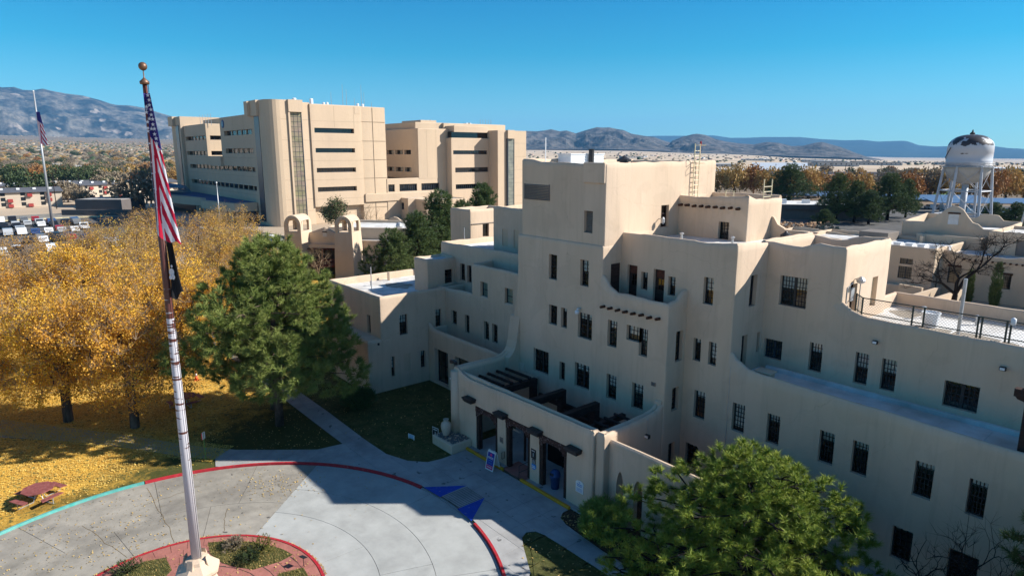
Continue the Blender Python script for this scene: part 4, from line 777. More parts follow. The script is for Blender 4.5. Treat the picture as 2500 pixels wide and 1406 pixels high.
# sidewalk of separate slabs
def clip_cell(poly, x0, x1, y0, y1):
    for ax, v, sg in ((0, x0, 1), (0, x1, -1), (1, y0, 1), (1, y1, -1)):
        out = []; n = len(poly)
        for i in range(n):
            a, b = poly[i], poly[(i + 1) % n]; da, db = (a[ax] - v) * sg, (b[ax] - v) * sg
            if da >= 0: out.append(a)
            if (da >= 0) != (db >= 0): t = da / (da - db); out.append((a[0] + (b[0] - a[0]) * t, a[1] + (b[1] - a[1]) * t))
        poly = out
        if len(poly) < 3: return []
    return poly
def parea(p): return abs(sum(p[i][0] * p[(i + 1) % len(p)][1] - p[(i + 1) % len(p)][0] * p[i][1] for i in range(len(p)))) / 2
def slabs(base, poly, size, org, zb, zt, material, rot=0.0, gap=0.016):
    c, s = math.cos(rot), math.sin(rot); f = lambda p: ((p[0] - org[0]) * c + (p[1] - org[1]) * s, -(p[0] - org[0]) * s + (p[1] - org[1]) * c); g = lambda p: (org[0] + p[0] * c - p[1] * s, org[1] + p[0] * s + p[1] * c)
    P = [f(p) for p in poly]
    if sum(P[i][0] * P[(i + 1) % len(P)][1] - P[(i + 1) % len(P)][0] * P[i][1] for i in range(len(P))) < 0: P = P[::-1]
    xs = [p[0] for p in P]; ys = [p[1] for p in P]; sx, sy = size
    for i in range(int(min(xs) // sx), int(max(xs) // sx) + 1):
        for j in range(int(min(ys) // sy), int(max(ys) // sy) + 1):
            q = clip_cell(P, i * sx + gap / 2, (i + 1) * sx - gap / 2, j * sy + gap / 2, (j + 1) * sy - gap / 2)
            if len(q) < 3 or parea(q) < 0.04: continue
            m = MB(); dz = random.uniform(-0.004, 0.004)
            import mathutils
            q = [g(p) for p in q]; n = len(q); m.v = [(p[0], p[1], zt + dz) for p in q] + [(p[0], p[1], zb) for p in q]
            for t in mathutils.geometry.tessellate_polygon([[Vector((p[0], p[1], 0)) for p in q]]):
                a, b, d = [Vector(m.v[k]) for k in t]; m.f.append(tuple(t) if (b - a).cross(d - a).z > 0 else (t[0], t[2], t[1]))
            for k in range(n): m.f.append((n + k, n + (k + 1) % n, (k + 1) % n, k))
            m.mi = [0] * len(m.f); m.build('paving_slab', material, base)
RK = RO + 0.17
plaza = [pol(RK, 128.5)] + arc(RK, 126, 101.8) + [pol(RK, 101.6)] + arc(RK, 99, 82) + [pol(RK, 80.5)] + arc(RK, 78, 42) + [(-20.2, 17.2), (-21.0, 18.6), (-22.8, 19.7), (-23.5, 20.2), (-23.75, 20.7), (-23.5, 21.15), (-22.9, 21.3), (-21.5, 21.35), (-15, 21.4), (-15, 22.6), (-19.9, 22.6), (-21.3, 22.7), (-22.9, 22.85), (-23.6, 23.1), (-23.9, 23.6), (-23.9, 24.0), (-33.85, 24.0), (-33.8, 22.0), (-34.0, 21.0), (-35.0, 20.1), (-36.8, 19.5), (-39.1, 19.45), (-40.13, 19.45), (-40.13, 17.92)]
pz = sheet('sidewalk', plaza, 0.105, JOINT, -0.05)
slabs(pz, plaza, (1.56, 1.5), (-33.85, 24.0), -0.02, 0.128, WALK)
dw = [(-40.13, 17.92), (-44, 17.9), (-78, 18.1), (-78, 19.6), (-47, 19.6), (-40.13, 19.45)]
sheet_dw = sheet('footpath', dw, 0.105, JOINT, -0.05); slabs(sheet_dw, dw, (1.5, 0.83), (-40.2, 17.93), -0.02, 0.128, WALK)
wl = [(-40.13, 17.92), (-40.4, 16.2), (-42.0, 14.2), (-43.9, 11.9), (-46.6, 9.7), (-49.9, 7.6), (-53.0, 5.4), (-57.4, 2.2), (-62, -1.2), (-66, -6), (-63, -7), (-58.5, -1.8), (-56.9, -0.5), (-54.3, 1.9), (-51.7, 4.3), (-48.7, 6.5), (-45.5, 8.6), (-43.4, 10.4), (-42.25, 10.1)] + arc(RK, 158, 128.5, 11)
swl = sheet('footpath', wl, 0.104, JOINT, -0.05); slabs(swl, wl, (1.55, 2.4), (-43.4, 10.4), -0.02, 0.126, WALK, math.radians(38))
# accessible ramp with grooves between blue flares
m = MB(); z = 0.134
m.prism([(-31.35, 19.05), (-29.75, 19.2), (-29.85, 21.15)], 0.11, z); struct(m.build('blue_marking', BLUEP)); m = MB(); m.prism([(-28.0, 19.2), (-26.5, 19.1), (-28.0, 21.15)], 0.11, z); struct(m.build('blue_marking', BLUEP))
m = MB()
for k in range(11): x = -29.65 + k * 0.155; m.box(x, x + 0.03, 19.25, 21.1, 0.128, 0.136)
struct(m.build('ramp_grooves', JOINT))
# planting beds
sheet('planting_bed', [(-24.0, 24.3), (-23.8, 23.5), (-23.5, 23.15), (-22.9, 22.9), (-21.3, 22.75), (-19.9, 22.65), (-5, 22.6), (-5, 31.5), (-22.4, 31.5), (-22.4, 24.5)], 0.11, SOIL, -0.05)
sheet('planting_bed', arc(RK + 3.0, 40, 36) + [(-14, 21.0), (-22.8, 21.1), (-23.2, 20.7), (-23.1, 20.3), (-22.0, 19.6), (-20.5, 18.4)], 0.10, LAWNG)
m = MB(); m.box(-12, 16, 30.3, 31.5, 0, 0.14); struct(m.build('wall_walk', WALK))
# traffic island
isl = MB(); isl.prism(arc(RI - 0.16, 0, 355, 71), -0.05, 0.13); island = struct(isl.build('traffic_island', JOINT))
kerb('kerb', RI, RI - 0.17, 0, 360, REDP, 0.15)
pl1 = [(-33.6, 7.3), (-33.2, 7.95), (-32.3, 9.0), (-31.3, 9.7), (-30.5, 10.1), (-29.75, 10.3), (-29.6, 9.6), (-29.8, 8.35), (-30.5, 7.8), (-31.3, 7.35), (-32.5, 7.1)]
pl2 = [(-33.6, 5.3), (-33.9, 4.4), (-33.6, 2.4), (-32.6, 1.0), (-31.0, 2.6), (-31.6, 4.6), (-32.3, 5.3)]
pl3 = [(-28.4, 10.3), (-26.3, 10.1), (-24.9, 9.4), (-25.6, 8.3), (-27.8, 8.3), (-28.7, 9.2)]
isl_poly = arc(RI - 0.18, 0, 356, 89)
c = 0
for rr, n in ((RI - 0.18, 46), (5.35, 40), (4.7, 36), (4.05, 30), (3.4, 24), (2.75, 20), (2.1, 14)):   # stamped stones in rings
    for k in range(n):
        a0, a1 = 360 * k / n + c * 4.3, 360 * (k + 1) / n + c * 4.3; g = 0.6 / rr; j = [random.uniform(-.035, .035) for _ in range(4)]
        q = [pol(rr - 0.02 + j[0] * .3, a0 + g), pol(rr - 0.02 + j[0] * .3, a1 - g), pol(rr - 0.63 + j[2], a1 - g), pol(rr - 0.63 + j[2], a0 + g)][::-1]
        m = MB(); m.prism(q[::-1], 0.05, 0.142 + random.uniform(-.004, .004)); m.build('paving_stone', PINKC, island)
    c += 1
for p in (pl1, pl2, pl3): sheet('grass_bed', p, 0.15, LAWNG, 0.0)
sheet('grass_bed', [pol(r, a) for r, a in ((4.6, -20), (5.0, -50), (4.6, -80), (2.4, -60), (2.4, -30))], 0.15, LAWNG, 0.0)
def grass_tufts(name, poly, n, hgt, mats_, label=None):
    xs = [p[0] for p in poly]; ys = [p[1] for p in poly]; V = []; F = []; cnt = 0
    def inside(x, y):
        r = False
        for i in range(len(poly)):
            (xa, ya), (xb, yb) = poly[i], poly[i - 1]
            if (ya > y) != (yb > y) and x < (xb - xa) * (y - ya) / (yb - ya) + xa: r = not r
        return r
    while cnt < n:
        x, y = random.uniform(min(xs), max(xs)), random.uniform(min(ys), max(ys))
        if not inside(x, y): continue
        a = random.uniform(0, 2 * PI); h = hgt * random.uniform(.5, 1.3); l = random.uniform(.2, .7) * h; wdt = 0.012
        b = len(V); V += [(x - wdt * math.sin(a), y + wdt * math.cos(a), 0.13), (x + wdt * math.sin(a), y - wdt * math.cos(a), 0.13), (x + l * math.cos(a), y + l * math.sin(a), 0.13 + h)]; F.append((b, b + 1, b + 2)); cnt += 1
    o = mobj(name, npmesh(name, V, F, [mats_])); o['kind'] = 'stuff'; return o
GRASSB = leafmat('grass_blades', [(0.14, 0.14, 0.035), (0.24, 0.19, 0.06), (0.34, 0.25, 0.09)], transl=0.2, scale=3)
for p in (pl1, pl2, pl3): grass_tufts('grass', p, 2600, 0.13, GRASSB)
# fallen leaves: one loose layer of small leaf faces
def litter(name, n, sampler, material, size=(0.05, 0.11), z=0.1):
    V = np.zeros((n * 4, 3)); F = np.arange(n * 4).reshape(n, 4)
    P = np.array([sampler() for _ in range(n)]); a = rng.uniform(0, 2 * PI, n); s = rng.uniform(size[0], size[1], n); t1 = rng.normal(0, .35, n); t2 = rng.normal(0, .35, n)
    for k, (u, v) in enumerate(((-1, -.6), (1, -.6), (1, .6), (-1, .6))):
        V[k::4, 0] = P[:, 0] + s * (u * np.cos(a) - v * np.sin(a)); V[k::4, 1] = P[:, 1] + s * (u * np.sin(a) + v * np.cos(a)); V[k::4, 2] = P[:, 2] + s * (u * t1 + v * t2) + 0.02
    o = mobj(name, npmesh(name, V, F, [material])); o['kind'] = 'stuff'; return o
LEAFG = leafmat('fallen_gold', [(0.50, 0.31, 0.05), (0.66, 0.43, 0.08), (0.74, 0.54, 0.16), (0.38, 0.20, 0.04)], transl=0.05, scale=0.5)
LEAFP = leafmat('fallen_pale', [(0.34, 0.24, 0.10), (0.45, 0.30, 0.10), (0.5, 0.40, 0.2)], transl=0.05, scale=0.5)
def s_lawn():
    while True:
        x, y = random.uniform(-74, -40.5), random.uniform(-12, 22)
        d = math.hypot(x - CX, y - CY)
        if d < RO + 0.25: continue
        green = max(0, min(1, (x + 0.55 * y + 45.5 + 3 * wob(x * .5, y * .5)) / 5))
        if random.random() < green * 0.985: continue
        return (x, y, 0.127)
litter('fallen_leaves', 110000, s_lawn, LEAFG, (0.016, 0.036))
def s_path():
    while True:
        t = random.random() ** 1.3; i = min(len(PTH) - 2, int(t * (len(PTH) - 1))); f = t * (len(PTH) - 1) - i; a, b = PTH[i], PTH[i + 1]; w_ = random.uniform(-1.25, 1.25); d = Vector((b[0] - a[0], b[1] - a[1])).normalized()
        return (a[0] + (b[0] - a[0]) * f - d.y * w_, a[1] + (b[1] - a[1]) * f + d.x * w_, 0.133)
PTH = [(-64, -4), (-59, -0.4), (-55.9, 2), (-52.3, 4.8), (-49.3, 7.0), (-46.1, 9.2), (-43.8, 11.0)]
litter('fallen_leaves', 26000, s_path, LEAFG, (0.016, 0.036))
def s_drive():
    while True:
        k = random.random()
        if k < 0.30: a = random.uniform(150, 235); r = RI + abs(random.gauss(0, 0.12)) + 0.05
        elif k < 0.45: a = random.uniform(20, 150); r = RI + abs(random.gauss(0, 0.05)) + 0.05
        elif k < 0.75: a = random.gauss(196, 18); r = random.uniform(RI + 1, RO - 0.2)
        elif k < 0.9: a = random.gauss(140, 7); r = random.gauss(11.8, 0.8)
        else: a = random.uniform(100, 230); r = random.uniform(RI, RO)
        if RI < r < RO: return (*pol(r, a), 0.01)
litter('fallen_leaves', 1700, s_drive, LEAFP, (0.022, 0.045))
def s_court():
    while True:
        k = random.random()
        if k < 0.35: return (random.uniform(-55, -34), random.uniform(19.6, 29), 0.11)
        if k < 0.6: return (random.uniform(-55, -41), random.uniform(13, 17.8), 0.11)
        if k < 0.8:
            x, y = random.uniform(-24, -15), random.uniform(17.5, 21.2)
            if math.hypot(x - CX, y - CY) > RO + 1 and y > 16.2 - (x + 19) * 0.9: return (x, y, 0.12)
        else:
            x, y = random.uniform(-23.6, -19), random.uniform(22.9, 24.4)
            return (x, y, 0.13)
litter('fallen_leaves', 1100, s_court, LEAFP, (0.025, 0.055))
def s_isl():
    while True:
        x, y = random.uniform(-34, -24), random.uniform(0, 11)
        if math.hypot(x - CX, y - CY) < RI - 0.2: return (x, y, 0.15)
litter('fallen_leaves', 700, s_isl, LEAFP, (0.025, 0.05))

# ================================================================== things near the drive
POLE = bpy.data.materials.new('weathered_pole'); POLE.use_nodes = True; N, L = nodes_of(POLE); b = N['Principled BSDF']; b.inputs['Roughness'].default_value = 0.45
tc = N.new('ShaderNodeTexCoord'); sx = N.new('ShaderNodeSeparateXYZ'); L.new(tc.outputs['Object'], sx.inputs[0])
mp = N.new('ShaderNodeMapping'); mp.inputs['Scale'].default_value = (0.8, 0.8, 5.5); L.new(tc.outputs['Object'], mp.inputs[0])
nz = N.new('ShaderNodeTexNoise'); nz.inputs['Scale'].default_value = 1.3; nz.inputs['Detail'].default_value = 5; L.new(mp.outputs[0], nz.inputs['Vector'])
hr = N.new('ShaderNodeValToRGB'); e = hr.color_ramp.elements; e[0].position = 0.22; e[0].color = (0, 0, 0, 1); e[1].position = 0.62; e[1].color = (0.15, 0.15, 0.15, 1); q = e.new(0.66); q.color = (0.30, 0.30, 0.30, 1); q = e.new(0.98); q.color = (0.26, 0.26, 0.26, 1)
mr = N.new('ShaderNodeMapRange'); mr.inputs[2].default_value = 21.0; L.new(sx.outputs[2], mr.inputs[0]); L.new(mr.outputs[0], hr.inputs[0])
ad = N.new('ShaderNodeMath'); L.new(nz.outputs[0], ad.inputs[0]); L.new(hr.outputs[0], ad.inputs[1])
st = N.new('ShaderNodeMapRange'); st.inputs[1].default_value = 0.655; st.inputs[2].default_value = 0.68; L.new(ad.outputs[0], st.inputs[0])
mx = N.new('ShaderNodeMixRGB'); mx.inputs[1].default_value = (0.52, 0.50, 0.53, 1); mx.inputs[2].default_value = (0.10, 0.03, 0.022, 1); L.new(st.outputs[0], mx.inputs[0]); L.new(mx.outputs[0], b.inputs['Base Color'])
FPX, FPY = -28.7, 5.72
fp = thing('flagpole', 'tall white flagpole with peeling rust brown paint on a tan pedestal', 'flagpole', (FPX, FPY, 0.14))
m = MB(); m.tube([(0, 0, 2.3), (0, 0, 9), (0, 0, 15), (0, 0, 22.45)], [0.21, 0.18, 0.14, 0.08], 96); m.build('pole', POLE, fp, True)
GOLDB = mat('bronze_ball', (0.16, 0.085, 0.05), 0.45, 0.5, 0.2, 5, metallic=0.4)
m = MB(); m.lathe([(0.16, 22.4), (0.17, 22.5), (0.06, 22.6), (0.02, 22.66), (0.018, 22.9)], 14); m.lathe([(0.155 * math.sin(PI * k / 12), 23.05 - 0.155 * math.cos(PI * k / 12)) for k in range(13)], 16); m.build('ball_finial', GOLDB, fp, True)
m = MB()
for s in range(8): pass
pedprof = [(0.95, 0), (0.95, 0.35), (0.72, 0.4), (0.66, 1.3), (0.78, 1.55), (0.92, 1.75), (0.92, 1.9), (0.55, 2.2), (0.50, 2.36), (0.26, 2.42)]
m.lathe(pedprof, 8); bevel(m.build('pedestal', STUCCO, fp), 0.03, 2)
for k in range(4):
    a = PI / 4 + k * PI / 2; m = MB(); m.hexa([Matrix.Rotation(a, 3, 'Z') @ Vector(v) for v in ((0.5, -0.16, 0), (1.45, -0.16, 0), (1.45, 0.16, 0), (0.5, 0.16, 0), (0.5, -0.16, 2.55), (0.8, -0.16, 1.5), (0.8, 0.16, 1.5), (0.5, 0.16, 2.55))]); bevel(m.build('pedestal_fin', STUCCO, fp), 0.04, 2)
m = MB(); m.tube([(0.25, 0.12, 2.4), (0.23, 0.1, 9), (0.16, 0.08, 22.4)], 0.012, 4); m.build('halyard', METALD, fp)
# limp flag: RT = image-right direction, it hangs in folds on the right of the pole
def limp_flag(name, label, zt, zb_, wtop, wbot, stripes, base, offs, right=(0.64, 0.77), fold=0.16, tipdrop=0.5):
    nu, nv = 64, 150; V = []; F = []; MI = []; rx, ry = right; fx, fy = -ry, rx
    H = zt - zb_
    for j in range(nv + 1):
        v = j / nv
        for i in range(nu + 1):
            u = i / nu
            wdt = wtop + (wbot - wtop) * v ** 0.9
            z = zt - H * v * (0.92 - tipdrop * 0.0) - tipdrop * u * v ** 2 + 0.1 * math.sin(u * 9) * v
            s = offs + wdt * (u - 0.22)
            dep = fold * (0.35 + v * 0.9) * math.sin(u * 11 + v * 2.2 + 0.8 * math.sin(v * 5)) * (0.6 + 0.4 * math.sin(u * 5 + 1)) + 0.10 * math.sin(u * 3.0 + v * 3)
            V.append((base[0] + rx * s + fx * dep, base[1] + ry * s + fy * dep, z))
    for j in range(nv):
        for i in range(nu):
            F.append((j * (nu + 1) + i, j * (nu + 1) + i + 1, (j + 1) * (nu + 1) + i + 1, (j + 1) * (nu + 1) + i)); u, v = (i + .5) / nu, (j + .5) / nv
            if stripes:
                if v < 0.27 + 0.12 * u: MI.append(2)
                elif u < 0.46: MI.append(int(u * 9.5 + v * 1.2) % 2)
                else: MI.append(int(4.4 + v * 10.5 - (u - 0.46) * 5.2) % 2)
            else: MI.append(0)
    return V, F, MI, nu, nv
FLR = mat('flag_red', (0.50, 0.012, 0.045), 0.7, 0.2, 0.08, 6, transl=0.25); FLW = mat('flag_white', (0.78, 0.76, 0.78), 0.7, 0.2, 0.05, 6, transl=0.25); FLB = mat('flag_blue', (0.03, 0.022, 0.16), 0.7, 0.2, 0.1, 6, transl=0.1); FLK = mat('flag_black', (0.012, 0.012, 0.014), 0.75, 0.2, 0.1, 6)
V, F, MI, nu, nv = limp_flag('flag', '', 22.2, 16.45, 0.26, 1.05, True, (FPX + 0.20, FPY - 0.06), -0.02)
o = mobj('flag', npmesh('flag', V, F, [FLR, FLW, FLB], True, MI)); tag(o, 'large stars and stripes flag hanging limp from the tall near flagpole', 'flag')
def starpoly(c, r, right, up):
    P = []
    for k in range(10): a = PI / 2 + k * PI / 5; q = r if k % 2 == 0 else r * 0.4; P.append(tuple(Vector(c) + right * q * math.cos(a) + up * q * math.sin(a)))
    return P
m = MB(); VA = np.array(V)
for j, i in [(2, 40), (7, 46), (12, 38), (17, 48), (22, 42), (27, 50), (32, 44), (37, 52), (42, 46), (47, 54), (52, 50), (20, 14), (30, 18), (40, 12), (36, 30), (26, 28), (58, 57), (14, 22)]:
    c = Vector(VA[j * (nu + 1) + i]); m.face(starpoly(c + Vector((0.77, -0.64, 0)) * 0.10, 0.085, Vector((0.64, 0.77, 0)), Vector((0, 0, 1))))
    m.face(starpoly(c + Vector((-0.2, -0.6, 0.)) * 0.10, 0.05, Vector((0.64, 0.77, 0)), Vector((0, 0, 1))))
k = m.build('star', FLW, o); k['kind'] = 'stuff'
V, F, MI, nu, nv = limp_flag('flag', '', 16.6, 13.95, 0.25, 0.62, False, (FPX + 0.02, FPY - 0.02), 0.22, fold=0.10, tipdrop=-0.3)
o = mobj('flag', npmesh('flag', V, F, [FLK], True, MI)); tag(o, 'black flag with a white emblem hanging limp below the stars and stripes', 'flag')
m = MB(); VA = np.array(V)
for (cu, cv, r) in ((0.45, 0.52, 0.13), (0.55, 0.60, 0.09), (0.36, 0.62, 0.07), (0.48, 0.42, 0.05)):
    c = Vector(VA[int(cv * nv) * (nu + 1) + int(cu * nu)]) + Vector((0.77, -0.64, 0)) * 0.12
    m.face([tuple(c + Vector((0.64, 0.77, 0)) * r * 0.8 * math.cos(t) + Vector((0, 0, r * 1.2 * math.sin(t)))) for t in [k * PI / 7 for k in range(14)]])
m.build('emblem', FLW, o)
# picnic tables
MESHRED = mat('table_red', (0.20, 0.055, 0.05), 0.6, 0.3, 0.2, 5, (0.28, 0.10, 0.09), 6)
def picnic(loc, rz, label):
    t = thing('picnic_table', label, 'picnic table', (*loc, 0.1), rz, 'picnic tables on the leafy lawn')
    m = MB(); m.prism([(0.85 * math.cos(a), 0.85 * math.sin(a)) for a in [PI / 8 + k * PI / 4 for k in range(8)]], 0.72, 0.77); m.build('tabletop', MESHRED, t)
    for k in range(4):
        a = k * PI / 2; m = MB(); pts = []
        for r, w_ in ((1.05, 0.0),): pass
        q = [(r * math.cos(a + d), r * math.sin(a + d)) for r, d in ((1.05, -0.5), (1.4, -0.45), (1.4, 0.45), (1.05, 0.5))]; m.prism(q, 0.42, 0.46); m.build('seat', MESHRED, t)
        m = MB(); m.tube([(0.1 * math.cos(a), 0.1 * math.sin(a), 0.7), (0.35 * math.cos(a), 0.35 * math.sin(a), 0.05), (1.2 * math.cos(a), 1.2 * math.sin(a), 0.05), (1.2 * math.cos(a), 1.2 * math.sin(a), 0.42)], 0.028, 6); m.build('leg', METALG, t)
    return t
picnic((-44.45, 0.95), 0.5, 'red mesh octagonal picnic table with seats on the sunlit leafy lawn'); picnic((-55.0, 11.4), 0.1, 'dark picnic table in the tree shade behind the flagpole')
# traffic cone
t = thing('traffic_cone', 'orange traffic cone with white band on the golden leaves', 'traffic cone', (-60.64, 13.64, 0.1))
ORANGE = mat('cone_orange', (0.75, 0.10, 0.03), 0.5, 0.3, 0.05, 4)
m = MB(); m.box(-0.2, 0.2, -0.2, 0.2, 0, 0.05); m.build('base', ORANGE, t); m = MB(); m.lathe([(0.16, 0.05), (0.10, 0.4)], 12); m.lathe([(0.065, 0.62), (0.03, 0.85)], 12); m.build('cone', ORANGE, t, True); m = MB(); m.lathe([(0.10, 0.4), (0.065, 0.62)], 12); m.build('band', FLW, t, True)
# signs
GREENP = mat('post_green', (0.12, 0.24, 0.06), 0.6, 0.3, 0.15, 4); SIGNW = mat('sign_white', (0.72, 0.72, 0.70), 0.5, 0.3, 0.04, 4); SIGNR = mat('sign_red', (0.55, 0.02, 0.03), 0.5, 0.3, 0.05, 4); SIGNK = mat('sign_black', (0.018, 0.02, 0.024), 0.5, 0.3, 0.1, 4); SIGNB = mat('sign_blue', (0.015, 0.03, 0.26), 0.5, 0.3, 0.1, 4); SIGNL = mat('sign_light_blue', (0.04, 0.22, 0.55), 0.5, 0.3, 0.1, 4); SIGNP = mat('sign_pink', (0.62, 0.03, 0.16), 0.5, 0.3, 0.1, 4)
t = thing('street_sign', 'small white and red sign on a thin green post by the footpath', 'sign', (-43.63, 9.88, 0.1), math.radians(40))
m = MB(); m.tube([(0, 0, 0), (0, 0, 1.95)], 0.03, 6); m.build('post', GREENP, t); m = MB(); m.box(-0.01, 0.01, -0.15, 0.15, 1.5, 1.98); m.build('plate', SIGNW, t); m = MB(); m.box(-0.014, 0.0135, -0.19, -0.15, 1.5, 1.98); m.build('edge', SIGNR, t)
t = thing('island_sign', 'small dark square sign on a short post on the pink island paving', 'sign', (-28.51, 10.36, 0.14), 0.35)
m = MB(); m.tube([(0, 0, 0), (0, 0, 0.48)], 0.018, 6); m.build('post', METALD, t); m = MB(); m.obox((0, 0, 0.50), (0.36, 0.26, 0.02), 0, -0.25); m.build('plate', SIGNK, t)
def printline(t, wd, ht, z, y, mm):
    # print too small to read in the photograph: a broken row of dabs
    m = MB(); x = -wd / 2
    while x < wd / 2 - 0.01:
        l = min(random.uniform(0.03, 0.09), wd / 2 - x); m.face([(x, y, z - ht / 2), (x + l, y, z - ht / 2), (x + l, y, z + ht / 2), (x, y, z + ht / 2)]); x += l + 0.012
    m.build('print', mm, t)
def panel_sign(name, label, loc, rz, wd, ht, z0, body, edge, writes, legs=True):
    t = thing(name, label, 'sign', loc, rz); m = MB(); m.box(-wd / 2, wd / 2, 0, 0.03, z0, z0 + ht); m.build('frame', edge, t); m = MB(); m.box(-wd / 2 + 0.03, wd / 2 - 0.03, -0.006, 0.0, z0 + 0.03, z0 + ht - 0.03); m.build('panel', body, t)
    if legs:
        for s in (-1, 1): m = MB(); m.box(s * wd * 0.42 - 0.02, s * wd * 0.42 + 0.02, 0.0, 0.03, 0, z0); m.build('leg', edge, t)
    for (s, sz, z, mm) in writes:
        if isinstance(s, str): text('lettering', s, sz, (0, -0.009, z0 + z), (PI / 2, 0, 0), mm, t)
        else: printline(t, s, sz, z0 + z, -0.0095, mm)
    return t
panel_sign('lawn_sign', 'black lawn sign with a white frame and white number 1', (-36.46, 23.23, 0.1), math.radians(8), 0.62, 0.85, 0.12, SIGNK, SIGNW, [(0.36, 0.07, 0.70, SIGNW), ('1', 0.5, 0.36, SIGNW)])
panel_sign('lawn_board', 'low white notice board on two short legs in the dark lawn', (-37.7, 22.0, 0.1), math.radians(12), 0.62, 0.30, 0.08, SIGNW, SIGNW, [(0.5, 0.05, 0.24, SIGNL), (0.4, 0.05, 0.15, SIGNL), (0.46, 0.05, 0.07, SIGNL)])
t = panel_sign('wall_sign', 'small black wall sign with white number 1 on the porch pillar', (-27.5, YP - 0.035, 0), 0, 0.42, 0.62, 1.72, SIGNK, SIGNK, [(0.28, 0.05, 0.52, SIGNW), ('1', 0.36, 0.24, SIGNW)], False)
t = panel_sign('wall_sign', 'small grey notice plate under the black number 1 sign', (-27.47, YP - 0.035, 0), 0, 0.3, 0.26, 1.42, METALG, METALD, [(0.2, 0.03, 0.18, SIGNK), (0.22, 0.03, 0.1, SIGNK)], False)
t = thing('shield_sign', 'blue and white shield shaped sign low on the porch pillar', 'sign', (-27.45, YP - 0.03, 1.0)); m = MB(); m.vprism([(-0.19, 0.38), (-0.19, 0.14), (0, 0), (0.19, 0.14), (0.19, 0.38)], 'y', -0.01, 0.02); m.build('plate', SIGNL, t); m = MB(); m.box(-0.15, 0.15, -0.014, -0.0105, 0.14, 0.18); m.box(-0.15, 0.15, -0.014, -0.0105, 0.24, 0.27); m.build('stripes', SIGNW, t)
t = panel_sign('wall_plaque', 'tan square plaque between the first and second porch doors', (-30.62, YP - 0.035, 0), 0, 0.34, 0.36, 1.65, VENT, VENT, [(0.16, 0.05, 0.22, SIGNK), (0.2, 0.05, 0.13, SIGNK)], False)
t = thing('wall_plaque', 'white arched information plaque on the wall right of the porch doors', 'sign', (-23.55, YP - 0.03, 1.15)); m = MB(); m.vprism([(-0.3, 0), (0.3, 0), (0.3, 0.62), (0.2, 0.7), (0, 0.74), (-0.2, 0.7), (-0.3, 0.62)], 'y', -0.01, 0.025); m.build('plate', SIGNW, t)
for wd_, ht_, z in ((0.1, 0.07, .62), (0.42, 0.06, .5), (0.36, 0.06, .4), (0.46, 0.025, .26), (0.46, 0.025, .2), (0.44, 0.025, .14), (0.46, 0.025, .08)): printline(t, wd_, ht_, z, -0.0125, SIGNL)
t = thing('sandwich_board', 'blue and pink sandwich board in a white frame by the middle door', 'sign', (-30.55, 23.75, 0.13), math.radians(4))
for s in (-1, 1):
    m = MB(); q = [(-0.36, s * 0.34, 0), (0.36, s * 0.34, 0), (0.36, s * 0.30, 0), (-0.36, s * 0.30, 0), (-0.36, s * 0.06, 1.2), (0.36, s * 0.06, 1.2), (0.36, s * 0.02, 1.2), (-0.36, s * 0.02, 1.2)]; m.hexa(q if s < 0 else [q[k] for k in (3, 2, 1, 0, 7, 6, 5, 4)]); m.build('frame', SIGNW, t)
def onb(x, z): return (x, -0.34 + 0.28 * z / 1.2 - 0.008, z)
def bpanel(z0, z1, mm, name='panel'): m = MB(); m.face([onb(-0.31, z0), onb(0.31, z0), onb(0.31, z1), onb(-0.31, z1)]); m.build(name, mm, t)
bpanel(0.32, 1.12, SIGNB); bpanel(0.07, 0.31, SIGNP)
for wd_, ht_, z, mm in ((0.5, 0.05, 0.82, SIGNW), (0.5, 0.04, 0.75, SIGNW), (0.34, 0.07, 0.62, SIGNL), (0.46, 0.03, 0.5, SIGNL), (0.42, 0.03, 0.44, SIGNL), (0.44, 0.05, 0.2, SIGNW)): printline(t, wd_, ht_, z, onb(0, z)[1] - 0.010, mm)
m = MB(); m.face([(0.09 * math.cos(k * PI / 8), onb(0, 0.97 + 0.09 * math.sin(k * PI / 8))[1] - 0.004, 0.97 + 0.09 * math.sin(k * PI / 8)) for k in range(16)]); m.build('badge', SIGNP, t)
m = MB()
for s in (-1, 1): m.tube([(s * 0.22 - 0.06, -0.04, 1.19), (s * 0.22 - 0.05, -0.04, 1.28), (s * 0.22 + 0.05, -0.04, 1.28), (s * 0.22 + 0.06, -0.04, 1.19)], 0.018, 6)
m.build('handle', SIGNW, t)
# urn and trash can
m = MB(); m.lathe([(0.15, 0), (0.2, 0.02), (0.26, 0.2), (0.34, 0.5), (0.37, 0.72), (0.33, 0.92), (0.2, 1.04), (0.15, 1.1), (0.19, 1.2), (0.21, 1.22), (0.15, 1.2), (0.11, 1.08)], 24, (-35.55, 23.55, 0.71)); tag(m.build('urn', mat('urn_clay', (0.50, 0.42, 0.33), 0.8, 0.2, 0.1, 4), None, True), 'tall pale clay urn standing on the gravel topped plinth', 'urn')
t = thing('trash_can', 'blue round trash can with a domed lid inside the right porch door', 'trash can', (-26.05, 25.0, 0.22))
CANB = mat('can_blue', (0.02, 0.06, 0.18), 0.5, 0.35, 0.1, 5)
m = MB(); m.lathe([(0.24, 0), (0.30, 0.75), (0.33, 0.76), (0.33, 0.82), (0.29, 0.82)], 18); m.build('bin', CANB, t, True); m = MB(); m.lathe([(0.34, 0.8), (0.34, 0.88), (0.30, 1.02), (0.18, 1.16), (0.0, 1.2)], 18); m.build('lid', CANB, t, True); m = MB(); m.box(-0.14, 0.14, -0.335, -0.25, 0.9, 1.04); m.build('flap', SIGNK, t)
